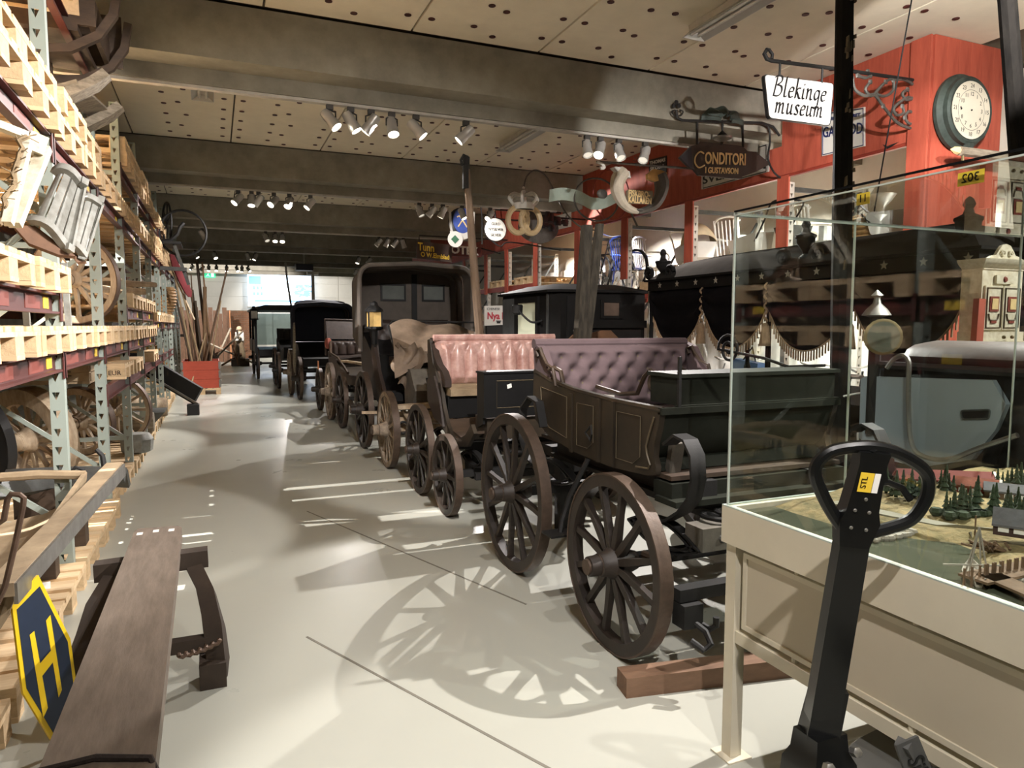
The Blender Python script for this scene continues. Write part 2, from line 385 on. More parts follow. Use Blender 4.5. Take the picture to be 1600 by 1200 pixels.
def pallet(i, z, pos, k=0, n=1, dx=0, word=''):
    xf = RX + .05 + rp.uniform(-.012, .012) + dx; g = (PY[i + 1] - PY[i] - .075 - 2 * PWD) / 2
    y = PY[i] + .04 + (0 if pos == 0 else PWD + max(g, .004)) ; y = min(y, PY[i + 1] - .037 - PWD)
    lab = '%spine pallet on the %s, %s, %s of the pair' % (word + ' ' if word else '', LEVN[z], BAYN[i], ('nearer', 'farther')[pos])
    if n > 1: lab = '%s pine pallet of a stacked pair, %s, %s, %s stack' % (('lower', 'upper', 'third')[k], LEVN[z], BAYN[i], ('nearer', 'farther')[pos])
    zz = z + k * .1345 + .0005
    if not used[0]:
        used[0] = 1; o = pal0; o.location = (xf, y, zz); o['label'] = lab
    else: o = dup(pal0, (xf, y, zz), label=lab)
    return o
for i in range(0, 9):
    for pos in (0, 1):
        o = pallet(i, 0, pos, dx=.0 if i < 3 else -.04)
        if i == 1 and pos == 1:
            text('mark', 'EUR', m_dark, o, (-.80, PY[2] - .785 - .001, .062), (1, 0, 0), (0, 0, 1), .05, th=.0004)
            pp = MB().prism([(-.98, 4.02, .135), (-.80, 4.06, .135), (-.82, 4.17, .135), (-1.0, 4.13, .135)], (0, 0, .002))
            tag(obj('paper_sheet', pp, m_curt), 'white paper note lying on a floor pallet beside the yellow bordered sign', 'paper')
    pass
for i in (0, 1, 2):
    for pos in (0, 1):
        for k in (0, 1): pallet(i, 2.46, pos, k, 2)
for i in (0, 1):
    for pos in (0, 1): pallet(i, 1.62, pos)
for i in (1, 2, 3, 4, 5):
    for pos in (0, 1): pallet(i, 1.31, pos)
pallet(3, 2.46, 0); pallet(3, 2.46, 1)
o = pallet(3, .985, 1); text('mark', 'EUR', m_dark, o, (-.80, PY[4] - .037 - PWD - .002, 1.04), (1, 0, 0), (0, 0, 1), .055, th=.0004)
for i in (4, 5):
    for pos in (0, 1):
        pallet(i, 1.62, pos); pallet(i, 2.46, pos)
        for k in (0, 1): pallet(i, 2.95, pos, k, 2)
pallet(4, .985, 0); pallet(5, .985, 1)
for i in (6, 7, 8):
    for pos in (0, 1):
        pallet(i, 1.5, pos)
        for k in (0, 1): pallet(i, 2.46, pos, k, 2)
        if i < 8: pallet(i, 2.95, pos)
pallet(2, 3.35, 0); pallet(9, 2.46, 0); pallet(1, 3.7, 1)
# ------------------------------------------------------------ wheels
WM = {}
def wheel_meshes(r, rw, rd, hub, ns, kind='w'):
    key = (round(r, 3), rw, rd, hub, ns)
    if key in WM: return WM[key]
    n = 40
    def ring(ro, ri, hw):
        m = MB(); rings = []
        for k in range(n):
            a = 2 * PI * k / n; c, s = math.cos(a), math.sin(a)
            rings.append([(x, q * c, q * s) for x, q in ((-hw, ri), (hw, ri), (hw, ro), (-hw, ro))])
        return m.loft(rings, False, True)
    felloe = ring(r - .008, r - rd, rw / 2).mesh('wheel', smooth=40); tyre = ring(r, r - .0085, rw / 2 + .003).mesh('tyre', smooth=40)
    hl = hub * 1.9
    hb = MB().lathe([(hub * .55, -hl), (hub * .62, -hl * .98), (hub * .66, -hl * .62), (hub * .74, -hl * .58), (hub * .78, -hl * .35), (hub, -hl * .18), (hub * 1.02, hl * .1), (hub * .8, hl * .45), (hub * .6, hl * .8)], ax=(1, 0, 0), n=16)
    hbm = hb.mesh('hub', smooth=40)
    cap = MB().lathe([(hub * .5, -hl * 1.08), (hub * .5, -hl * .99)], ax=(1, 0, 0), n=12).lathe([(hub * .7, -hl * .63), (hub * .7, -hl * .57)], ax=(1, 0, 0), n=14).mesh('hub_band', smooth=40)
    sp = MB().loft([[(x * w_ - .0, y * t_, z_) for x, y in ((-1, -1), (1, -1), (1, 1), (-1, 1))] for w_, t_, z_ in ((.02, .014, hub * .9), (.017, .017, hub + .05), (.0135, .013, r - rd - .1), (.016, .014, r - rd + .002))]).mesh('spoke')
    WM[key] = (felloe, tyre, hbm, cap, sp); return WM[key]
def wheel(parent, c, r, m, mt, rw=.05, rd=.055, hub=.075, ns=12, ph=0, out=-1, name='wheel', rot=None, **kw):
    """wheel in the plane normal to X, hub nose towards -X (out=-1) or +X; a child of parent, or a thing of its own"""
    fe, ty, hb, cp, sp = wheel_meshes(r, rw, rd, hub, ns)
    o = obj(name, fe, m, parent, loc=V(c) - (wloc(parent) if parent else V((0, 0, 0))), rot=rot or ((0, 0, PI) if out > 0 else None), **kw)
    obj('tyre', ty, mt, o); obj('hub', hb, m, o); obj('hub_band', cp, mt, o)
    for k in range(ns):
        s = obj('spoke', sp, m, o, rot=(ph + 2 * PI * k / ns, 0, 0))
    return o

# ------------------------------------------------------------ things stored in the left racking
m_white_p = M('old_white_paint', (226, 222, 204), rough=.7, var=.2, sc=14, rgb2=(176, 166, 140), bump=.1)
m_rope = M('frayed_rope', (150, 130, 100), rough=.95, var=.5, sc=40, bump=.3)
m_brown = M('brown_board', (110, 78, 54), rough=.7, var=.4, sc=8)
m_tan = M('tan_paint', (168, 148, 118), rough=.8, var=.35, sc=5, rgb2=(122, 104, 80), bump=.1)
m_greyseat = M('grey_paint', (150, 152, 146), rough=.7, var=.35, sc=12, rgb2=(112, 110, 102), bump=.1)
m_tyre = M('rusty_tyre', (104, 82, 66), rough=.6, met=.3, var=.4, sc=20, bump=.1)
# pale sledge with turned-up runners, lying across the high pallets
t = thing('sledge', (-1.1, 5.5, 2.73), 'grey wooden sledge with two turned-up runners on top of a high pallet stack', 'sledge')
for y in (5.15, 5.87):
    y2 = y + .16
    obj('runner', MB().strap([(-1.75, y, 2.76), (-1.3, y, 2.765), (-1.0, y + .04, 2.8), (-.8, y + .1, 2.87), (-.66, y2, 2.98), (-.585, y2 + .02, 3.06)], (0, 1, 0), [.17, .17, .17, .17, .165, .11], .055), m_oldgrey, t)
obj('cross_board', MB().bar((-.8, 5.2, 2.93), (-.72, 6.05, 2.99), .14, .025, up=(-.4, 0, 1)), m_oldgrey, t)
obj('cross_board', MB().bar((-1.35, 5.1, 2.81), (-1.35, 5.95, 2.81), .14, .03), m_oldgrey, t)
obj('deck', MB().box(-1.75, -1.05, 5.2, 5.85, 2.83, 2.855), m_oldgrey, t)
# dark sleigh body above
t = thing('sleigh', (-1.1, 5.5, 3.13), 'dark boarded sleigh body with curved runner near the ceiling', 'sleigh')
obj('body', MB().box(-1.7, -.72, 5.2, 5.98, 3.26, 3.3).box(-1.7, -.62, 5.2, 5.225, 3.3, 3.55).box(-1.7, -.55, 5.955, 5.98, 3.3, 3.66).box(-.66, -.63, 5.225, 5.955, 3.3, 3.5), m_dark, t)
for y in (5.3, 5.9):
    obj('runner', MB().strap([(-1.6, y, 3.145), (-1.0, y, 3.145), (-.78, y, 3.18), (-.62, y, 3.28), (-.53, y, 3.42), (-.5, y, 3.6)], (0, 1, 0), .05, .05), m_dark, t)
    for x in (-1.5, -1.0): obj('post', MB().box(x - .02, x + .02, y - .02, y + .02, 3.17, 3.26), m_dark, t)
# white frame
t = thing('slatted_frame', (-.8, 3.4, 1.755), 'old white wooden frame with frayed rope on eye-level shelf', 'frame')
for q, (a, b, wd) in enumerate((((-0.667, 3.750, 2.230), (-0.734, 3.450, 1.853), .05), ((-0.732, 3.850, 2.196), (-0.757, 3.800, 2.066), .03), ((-0.759, 3.750, 2.018), (-0.796, 3.700, 1.893), .03), ((-0.836, 3.500, 2.276), (-0.707, 3.600, 2.245), .05), ((-0.702, 3.620, 2.245), (-0.745, 3.400, 1.851), .035))):
    obj('rail', MB().bar(a, b, wd, .03), m_white_p, t)
obj('top_block', MB().bar((-0.723, 3.700, 2.246), (-0.662, 3.720, 2.224), .09, .08), m_white_p, t)
obj('middle_block', MB().bar((-0.757, 3.660, 2.052), (-0.718, 3.680, 2.036), .05, .06), m_white_p, t)
rr = random.Random(2); pts = []
for k in range(15):
    f = k / 14; a, b = V((-0.706, 3.550, 2.233)), V((-0.766, 3.400, 1.845)); pts.append(a.lerp(b, f) + V((rr.uniform(-.012, .012), rr.uniform(-.01, .01), 0)))
obj('rope', MB().tube(pts, .011, 6), m_rope, t)
fr = MB()
for p in pts:
    for j in range(4): fr.bar(p, p + V((rr.uniform(-.04, .04), rr.uniform(-.03, .03), rr.uniform(-.03, .03))), .004, .003)
obj('fibres', fr, m_rope, t, kind='stuff')
# slatted grey garden chairs
def slat_seat(tl, tr, br, bl, label, pan):
    tl, tr, br, bl = V(tl), V(tr), V(br), V(bl)
    t = thing('garden_chair', ((bl.x + br.x) / 2, bl.y, min(bl.z, br.z) - .03), label, 'chair', 'grey garden chairs')
    nn = (tr - tl).cross(bl - tl).normalized(); nn = nn if nn.y < 0 else -nn
    def S(u, v):
        a = tl.lerp(tr, u); b = bl.lerp(br, u); return a.lerp(b, v) + nn * (.035 * math.sin(u * 2 * PI))
    for k in range(5):
        u0 = .04 + k * .19; obj('slat', MB().sheet(lambda a, b: S(u0 + a * .155, .07 + b * .86), 3, 6, .012), m_greyseat, t)
    for v0, v1 in ((0, .09), (.92, 1.0)): obj('end_rail', MB().sheet(lambda a, b: S(a, v0 + b * (v1 - v0)) + nn * .012, 14, 2, .035), m_greyseat, t)
    p = [V(q) for q in pan]; obj('seat_pan', MB().prism(p, nn * -.02), m_brown, t); return t
slat_seat((-0.710, 4.300, 2.222), (-0.575, 4.300, 2.194), (-0.617, 4.020, 1.791), (-0.785, 4.020, 1.911), 'grey slatted garden chair in front of the nearest pale green post', [(-0.841, 3.950, 1.905), (-0.776, 4.030, 1.925), (-0.617, 4.050, 1.788), (-0.681, 4.020, 1.789), (-0.791, 3.970, 1.834)])
gc2 = slat_seat((-0.680, 4.850, 2.161), (-0.566, 4.850, 2.198), (-0.659, 4.650, 1.811), (-0.725, 4.650, 1.866), 'second grey slatted garden chair, just past the nearest pale green post', [(-0.753, 4.600, 1.884), (-0.725, 4.650, 1.866), (-0.664, 4.680, 1.813), (-0.702, 4.640, 1.802)])
for dx in (0, -.2): obj('leg', MB().bar((-.77 + dx, 4.72, 1.446), (-.77 + dx, 4.68, 1.80), .03, .03), m_greyseat, gc2)
# wheels stored low down
def lone(name, c, r, label, yaw, tilt, m, mt, **k):
    o = wheel(None, c, r, m, mt, **k); o.rotation_euler = (0, R(tilt), R(yaw)); tag(o, label, 'wheel', 'wheels in the racking'); return o
lone('w', (-1.25, 8.05, .5), .345, 'pale wagon wheel with iron hub on the floor pallets behind the second post', 62, -6, m_palewood, m_tyre, rw=.07, rd=.07, hub=.09)
lone('w', (-1.02, 8.75, .53), .375, 'larger bare wooden wheel standing right behind the hub wheel', 70, -5, m_palewood, m_tyre, rw=.05, rd=.05, hub=.07)
lone('w', (-1.35, 6.5, .56), .41, 'thick pale wheel with wide felloes behind the nearest post', 50, -6, m_palewood, m_palewood, rw=.13, rd=.12, hub=.1)
lone('w', (-1.68, 5.9, .62), .45, 'black wheel leaning deep in the rack behind the nearest post', 60, -4, m_black, m_black, rw=.07, rd=.09, hub=.1)
lone('w', (-1.1, 7.15, 1.846), .385, 'pale thin-rimmed wheel on the waist-high shelf', 66, -5, m_palewood, m_tyre, rw=.05, rd=.06, hub=.075)
lone('w', (-1.62, 4.9, 1.83), .36, 'pale wheel lying far back on the waist-high shelf behind the nearest post', 60, -6, m_palewood, m_tyre, rw=.05, rd=.06, hub=.075)
# poles on the shelf
t = thing('cart_shafts', (-1.0, 8.3, 1.75), 'two pale wooden cart shafts jutting out of the eye-level shelf', 'shafts')
obj('shaft', MB().tube([(-1.7, 7.9, 1.83), (-1.0, 8.0, 1.87), (-.55, 8.3, 1.87)], [.035, .04, .025]), m_palewood, t)
obj('shaft', MB().tube([(-1.7, 7.75, 1.78), (-1.0, 7.8, 1.79), (-.62, 7.9, 1.78)], [.045, .05, .03]), m_palewood, t)
# sleigh trough on the floor pallets
t = thing('trough_sledge', (-1.0, 3.6, .135), 'tan painted trough sledge with long side rail on the floor pallets', 'sledge')
def tr(u, v):
    a = PI * (u - .5); y = 2.72 + 1.72 * v
    return (-1.06 + .43 * math.sin(a) * (1 - .1 * v), y + .08 * math.cos(a) * v, .62 - .36 * math.cos(a) * (1 - .25 * v * v) + .02 * v)
obj('trough', MB().sheet(tr, 16, 10, -.022), m_tan, t)
obj('end_board', MB().prism([(-1.06 + .42 * math.sin(PI * (u / 12 - .5)), 2.74, .62 - .35 * math.cos(PI * (u / 12 - .5))) for u in range(13)], (0, .03, 0)), m_tan, t)
obj('side_rail', MB().bar((-.665, 2.66, .6), (-.55, 4.55, .645), .085, .045), m_tan, t)
obj('rail_iron', MB().bar((-.62, 2.66, .585), (-.5, 4.5, .63), .012, .07), m_steel, t)
obj('rim', MB().tube([(-1.48, 4.42, .63), (-1.2, 4.45, .645), (-.9, 4.45, .645), (-.68, 4.42, .63)], .025), m_tan, t)
for y in (2.9, 4.2): obj('runner', MB().box(-1.3, -.8, y, y + .1, .1355, .3), m_dark, t)
t = thing('bent_rod', (-.72, 2.6, .135), 'rusty iron rod bent into a handle loop by the yellow bordered sign', 'handle')
obj('rod', MB().tube([(-.745, 2.62, .14), (-.735, 2.62, .4), (-0.637, 2.620, 0.628), (-0.604, 2.620, 0.759), (-0.577, 2.620, 0.880), (-0.574, 2.620, 0.905), (-0.584, 2.620, 0.916), (-0.607, 2.620, 0.920), (-0.617, 2.620, 0.905), (-0.630, 2.620, 0.840), (-0.647, 2.620, 0.830)], .009, 8), m_tyre, t)
obj('foot', MB().box(-.80, -.72, 2.57, 2.67, .1355, .15), m_black, t)
obj('scroll_plate', MB().prism([(-.9, 2.5, .2), (-.7, 2.46, .2), (-.69, 2.46, .31), (-.75, 2.47, .36), (-.9, 2.5, .36)], (0, .02, 0)), m_white_p, t)
sp = [(-.745 + .035 * (1 - k / 26) * math.cos(k * .5), 2.465, .285 + .035 * (1 - k / 26) * math.sin(k * .5)) for k in range(22)]
obj('scroll', MB().tube(sp, .006, 6), m_black, t)
t = thing('plough', (-.85, 4.95, .135), 'dark slate coloured plough share with iron hook on the floor pallets', 'plough')
def ps(u, v):
    return (-1.15 + .62 * u, 4.72 + .34 * v + .06 * math.sin(u * 3), .48 + .13 * math.sin(v * PI) * (1 - .3 * u) - .1 * v * u + .05 * u)
obj('share', MB().sheet(ps, 10, 6, .03), m_slotdark, t)
obj('stock', MB().box(-1.1, -.75, 4.78, 4.9, .136, .5), m_dark, t)
obj('hook', MB().tube([(-0.648, 4.600, 0.741), (-0.618, 4.600, 0.702), (-0.609, 4.600, 0.615), (-0.614, 4.600, 0.552), (-0.637, 4.550, 0.479), (-0.679, 4.500, 0.440), (-0.744, 4.480, 0.429)], [.012, .014, .016, .018, .016, .012, .008]), m_black, t)
obj('hook_arm', MB().tube([(-0.577, 4.600, 0.587), (-0.603, 4.580, 0.525), (-0.634, 4.550, 0.468)], .014), m_black, t)
obj('chain', MB().tube([(-0.848, 4.600, 0.602), (-0.812, 4.600, 0.584), (-0.773, 4.600, 0.618), (-0.753, 4.600, 0.646), (-0.716, 4.600, 0.628), (-0.708, 4.600, 0.597)], .01), m_black, t)
# logs and anvil stock further on
def log(x0, x1, y, r, z, label, m):
    t = obj('log', MB().lathe([(r * .9, 0), (r, .03), (r * 1.03, (x1 - x0) / 2), (r * .98, x1 - x0 - .03), (r * .88, x1 - x0)], (x0, y, z + r * 1.03), (1, 0, 0), n=14), m_oldgrey if m else m_palewood); tag(t, label, 'log')
log(-1.6, -.72, 9.6, .13, .135, 'thick grey log on a floor pallet behind the third post', 1)
log(-1.6, -.66, 11.2, .14, .135, 'pale round log on a floor pallet before the black plank', 0)
t = obj('stone_trough', MB().loft([[(-1.5, y0, z0), (-.62 if z0 > .2 else -.8, y0, z0), (-.62 if z0 > .2 else -.8, y1, z0), (-1.5, y1, z0)] for y0, y1, z0 in ((10.0, 10.35, .136), (9.95, 10.4, .34), (9.98, 10.37, .36))]), m_slotdark)
tag(t, 'grey pointed block lying on a floor pallet between the two logs', 'stone block')
t = obj('stone_block', MB().lathe([(.1, 0), (.15, .02), (.16, .14), (.12, .2)], (-.78, 8.15, .1355), n=9), m_greyseat); tag(t, 'small rough pale stone on a floor pallet behind the wheels', 'stone')
t = thing('loading_ramp', (-.5, 12.9, 0), 'black steel ramp plank sloping down from the rack to the floor', 'ramp')
obj('plank', MB().bar((-1.6, 13.1, 1.16), (-.28, 12.5, .3), .07, .30), m_black, t)
obj('edge_strip', MB().bar((-1.6, 13.04, 1.03), (-.28, 12.44, .17), .02, .03), m_steel, t)
obj('foot', MB().box(-.45, -.27, 12.36, 12.64, .0, .17), m_black, t)
# darker bric-a-brac deep in the shelves
rb = random.Random(11)
spots = []
def crate(x, y, z, wx, wy, h, label, m):
    t = thing('crate', (x, y, z), label, 'crate', 'crates deep in the racking')
    obj('base', MB().box(x - wx / 2, x + wx / 2, y - wy / 2, y + wy / 2, z, z + .02), m, t)
    n = max(2, int(h / .11))
    for k in range(n):
        z0 = z + .022 + k * h / n; z1 = z0 + h / n - .008
        for s in (-1, 1):
            obj('board', MB().box(x - wx / 2, x + wx / 2, y + s * wy / 2 - .01, y + s * wy / 2 + .01, z0, z1), m, t)
            obj('board', MB().box(x + s * wx / 2 - .01, x + s * wx / 2 + .01, y - wy / 2 + .011, y + wy / 2 - .011, z0, z1), m, t)
    return t
crate(-1.45, 3.4, 1.446, .5, .5, .12, 'low brown crate on the waist-high shelf nearest the camera', m_brown) if 0 else None
c_ = crate(-1.2, 6.5, 1.0, .6, .5, .14, 'stencilled brown crate on the low shelf behind the second post', m_tan)
text('stencil', 'UPE', m_dark, c_, (-1.1, 6.238, 1.09), (1, 0, 0), (0, 0, 1), .1, th=.0005)
for x, y, z, wx, wy, h, lb, m in ((-1.3, 5.2, 2.0 - .245, .7, .5, .2, 0, 0),): pass
crate(-1.35, 8.4, 2.595, .7, .6, .42, 'dark crate on the high shelf behind the third post', m_dark)
crate(-1.3, 10.3, 1.755, .6, .55, .45, 'brown crate on the eye-level shelf behind the fourth post', m_brown)
crate(-1.3, 9.4, 1.755, .6, .5, .3, 'small tan crate on the eye-level shelf beside the brown crate', m_tan)
crate(-1.3, 11.6, 1.755, .7, .6, .4, 'dark crate on the eye-level shelf behind the fifth post', m_dark)
crate(-1.3, 13.2, 1.635, .7, .6, .5, 'weathered grey crate on the eye-level shelf beyond the basket', m_oldgrey)
# wicker basket
m_wick = M('wicker', (150, 116, 74), rough=.8, var=.5, sc=30, bump=.4)
def basket(o, r, h, label, mat, grp=None, n=18, rows=9):
    t = thing('wicker_basket', o, label, 'basket', grp)
    pr = lambda f: r * (.78 + .3 * math.sin(f * PI * .75))
    obj('bowl', MB().lathe([(r * .5, 0), (pr(0), .01), (pr(.25), h * .25), (pr(.5), h * .5), (pr(.75), h * .75), (pr(1), h), (pr(1) - .012, h), (pr(.5) - .014, h * .5), (pr(0) - .014, .03), (0.01, .03)], o, n=20), mat, t)
    wv = MB()
    for k in range(rows):
        f = (k + .5) / rows; wv.tube([(o[0] + (pr(f) + .006) * math.cos(a * 2 * PI / n), o[1] + (pr(f) + .006) * math.sin(a * 2 * PI / n), o[2] + f * h) for a in range(n)], h / rows * .42, 5, True)
    obj('weave', wv, mat, t, kind='stuff')
    obj('rim', MB().tube([(o[0] + pr(1) * math.cos(a * 2 * PI / n), o[1] + pr(1) * math.sin(a * 2 * PI / n), o[2] + h) for a in range(n)], .018, 6, True), mat, t)
    return t
basket((-.98, 14.7, 1.636), .3, .5, 'brown wicker basket on the eye-level shelf far down the rack', m_wick)
# iron spinning wheel frame at the far top of the rack
t = thing('treadle_machine', (-.9, 12.9, 2.735), 'black iron flywheel machine high on the far part of the rack', 'machine')
def ringm(c, r, th, ax, n=28, rt=None):
    d, s, u = basis(ax); return MB().tube([V(c) + s * r * math.cos(2 * PI * k / n) + u * r * math.sin(2 * PI * k / n) for k in range(n)], th, 6, True)
c1 = V((-.66, 12.95, 3.1)); obj('flywheel', ringm(c1, .34, .018, (1, .25, 0)), m_black, t)
for k in range(3):
    d, s, u = basis((1, .25, 0)); a = k * PI / 3 + .3; v = s * math.cos(a) + u * math.sin(a); obj('spoke', MB().bar(c1 - v * .34, c1 + v * .34, .02, .02), m_black, t)
c2 = V((-.42, 12.6, 2.92)); obj('hoop', ringm(c2, .36, .02, (.25, 1, 0)), m_black, t)
obj('curved_arm', MB().tube([(-.75, 12.62, 2.78), (-.6, 12.6, 2.8), (-.5, 12.6, 2.9), (-.45, 12.58, 3.02), (-.4, 12.6, 3.08)], .03), m_black, t)
obj('table', MB().box(-1.2, -.45, 12.5, 13.3, 2.735, 2.775), m_black, t)
obj('leg', MB().bar((-.55, 12.6, 2.735), (-.36, 12.6, 2.1), .05, .05), m_slotdark, t)
obj('rail', MB().bar((-1.0, 12.55, 2.36), (-.38, 12.55, 2.34), .04, .06), m_slotdark, t)
t = thing('rolled_flag', (-.6, 14.1, 1.7), 'dark red cloth hanging rolled on a pole from the far rack', 'flag')
obj('pole', MB().tube([(-.85, 14.0, 2.9), (-.33, 14.1, 1.55)], .014), m_palewood, t)
obj('cloth', MB().loft([[(x + r * math.cos(a * PI / 4), 13.96 + r * .6 * math.sin(a * PI / 4), z) for a in range(8)] for x, z, r in ((-.66, 2.7, .04), (-.6, 2.5, .07), (-.5, 2.25, .08), (-.42, 2.05, .07), (-.39, 1.95, .03))]), M('dark_red_cloth', (104, 40, 44), rough=.95, var=.3), t)
# ------------------------------------------------------------ yellow-bordered navy sign
m_navy = M('navy_enamel', (38, 50, 70), rough=.35, var=.12, sc=20, bump=.02)
m_signy = M('yellow_enamel', (244, 206, 34), rough=.35, var=.05, bump=0)
hx = [(-0.589, 2.820, 0.590), (-0.504, 2.818, 0.347), (-0.480, 2.772, 0.125), (-0.531, 2.691, 0.004), (-0.622, 2.684, 0.239), (-0.653, 2.747, 0.532)]
nn = V((.62, -.72, .22)).normalized(); hx = [V(p) for p in hx]; cc = sum(hx, V()) / 6
t = thing('hexagon_sign', (cc.x, cc.y, 0), 'navy hexagonal metal sign with a yellow border and yellow H', 'sign')
obj('plate', MB().prism(hx, -nn * .012), m_signy, t)
obj('field', MB().prism([cc + (p - cc) * .865 + nn * .0005 for p in hx], nn * .0012), m_navy, t)
def hq(*uv): return MB().prism([V(p) + nn * .0018 for p in uv], nn * .001)
PL_ = lambda *a: a
obj('letter_stroke', hq((-0.609, 2.747, 0.409), (-0.598, 2.759, 0.416), (-0.562, 2.711, 0.161), (-0.573, 2.694, 0.136)), m_signy, t)
obj('letter_stroke', hq((-0.569, 2.789, 0.435), (-0.558, 2.803, 0.448), (-0.527, 2.753, 0.196), (-0.535, 2.740, 0.177)), m_signy, t)
obj('letter_stroke', hq((-0.584, 2.737, 0.306), (-0.552, 2.774, 0.338), (-0.547, 2.766, 0.299), (-0.579, 2.728, 0.264)), m_signy, t)
# ------------------------------------------------------------ timber sledge beam on the aisle floor
m_skid = M('worn_plank', (122, 109, 96), rough=.6, var=.22, sc=5, st=(6, 1, 6), bump=.08, rgb2=(96, 84, 72))
m_skid2 = M('dark_runner', (70, 58, 48), rough=.75, var=.4, sc=6, bump=.15)
t = thing('timber_sledge', (-.27, 2.7, 0), 'long brown plank sledge on bowed runners in the aisle by the yellow bordered sign', 'sledge')
pl = [(-.372, 3.62), (-.358, 3.66), (-.19, 3.64), (-.172, 3.6), (-.146, 1.36), (-.38, 1.36)]
obj('plank', MB().prism([(x, y, .44) for x, y in pl], (0, 0, .06)), m_skid, t)
obj('cross_beam', MB().bar((-.50, 3.36, .41), (-.06, 3.36, .42), .075, .075), m_skid2, t)
for x0, s in ((-.10, 1), (-.45, -1)):
    obj('runner', MB().strap([(x0 - .02 * s, 3.36, .385), (x0 + .03 * s, 3.2, .32), (x0 + .06 * s, 3.06, .22), (x0 + .07 * s, 3.0, .1), (x0 + .06 * s, 3.02, .005)], (s, -.4, 0), .075, .05), m_skid2, t)
    obj('brace', MB().bar((x0, 3.34, .39), (x0 + .035 * s, 3.05, .1), .02, .02), m_skid2, t)
    obj('foot_block', MB().bar((x0 + .05 * s, 3.08, .06), (x0 + .05 * s, 2.95, .05), .1, .11), m_skid2, t)
obj('cross_beam', MB().bar((-.46, 3.05, .16), (-.06, 3.05, .16), .05, .05), m_skid2, t)
obj('stretcher', MB().bar((-.27, 3.06, .16), (-.27, 3.3, .44), .05, .05), m_skid2, t)
def rope(a, b, sag, n=26, r=.009):
    a = V(a); b = V(b); return [a.lerp(b, k / n) + V((.006 * math.cos(k * 1.6), .0, .006 * math.sin(k * 1.6) - sag * math.sin(PI * k / n))) for k in range(n + 1)]
obj('twisted_rope', MB().tube(rope((-.17, 2.86, .2), (-.015, 2.97, .19), .01), .009, 6), m_tyre, t)
for x in (-.33, -.19): obj('near_leg', MB().bar((x, 1.5, .44), (x, 1.42, .0), .05, .05), m_skid2, t)
obj('rope_lashing', MB().tube([(-.388, 1.66, .41), (-.390, 1.68, .47), (-.375, 1.70, .506), (-.27, 1.705, .508), (-.16, 1.66, .506), (-.137, 1.63, .46), (-.142, 1.6, .41)], .008, 6), M('lashing', (52, 42, 36), rough=.8, sc=60, bump=.4), t)
obj('bolt', MB().lathe([(.014, 0), (.014, .006), (.006, .009)], (-.262, 1.585, .5), n=12), m_black, t)
obj('side_arm', MB().bar((-.15, 1.5, .43), (-.03, 1.5, .42), .06, .05), m_skid2, t)
for x, y in ((-.345, 3.56), (-.28, 3.58), (-.215, 3.57)): obj('paper_scrap', MB().box(x - .012, x + .012, y - .02, y + .02, .5, .5012), m_curt, t)

# ------------------------------------------------------------ carriages along the aisle
m_body1 = M('olive_brown_body', (58, 48, 35), rough=.5, var=.45, sc=5, bump=.06, rgb2=(33, 28, 22))
m_green = M('bottle_green', (47, 49, 43), rough=.6, spec=.03, var=.35, sc=6, bump=.05)
m_wh1 = M('wheel_brown', (50, 41, 34), rough=.55, var=.4, sc=9, bump=.12)
m_ty1 = M('tyre_iron', (92, 76, 64), rough=.5, met=.35, var=.4, sc=16, bump=.12)
m_purple = M('purple_cloth', (96, 80, 82), rough=.95, var=.2, sc=9, bump=.08)
m_pink = M('pink_leather', (212, 178, 168), rough=.3, var=.4, sc=9, rgb2=(158, 112, 102), bump=.15)
m_leather = M('dark_leather', (58, 46, 40), rough=.5, var=.35, sc=10, bump=.15)
m_apron = M('apron_leather', (134, 116, 98), rough=.6, var=.35, sc=5, bump=.15, rgb2=(92, 78, 64))
m_hood = M('hood_canvas', (88, 80, 72), rough=.8, var=.3, sc=6, bump=.12)
m_paint = M('black_paint', (28, 28, 28), rough=.45, spec=.25, var=.3, sc=8, bump=.04)
m_line = M('lining_paint', (100, 89, 68), rough=.5, var=.3, sc=20, bump=0)
m_pale_w = M('weathered_wheel', (172, 158, 140), rough=.8, var=.4, sc=12, bump=.15, rgb2=(112, 98, 84))
m_greyw = M('grey_timber', (108, 102, 92), rough=.8, var=.4, sc=8, bump=.2)
m_blackcloth = M('black_velvet', (20, 18, 20), rough=1, var=.3, sc=10, bump=.08, spec=.1)
m_paper = M('white_paper', (240, 238, 230), rough=.7, var=.03, bump=0)
m_brass = M('dull_brass', (120, 106, 72), rough=.5, met=.6, var=.3, sc=12)
m_glassw = glassmat('window_glass', (190, 200, 200), .05)
m_lampglass = M('lamp_glass', (226, 190, 120), rough=.25, var=.3, sc=10, bump=0)
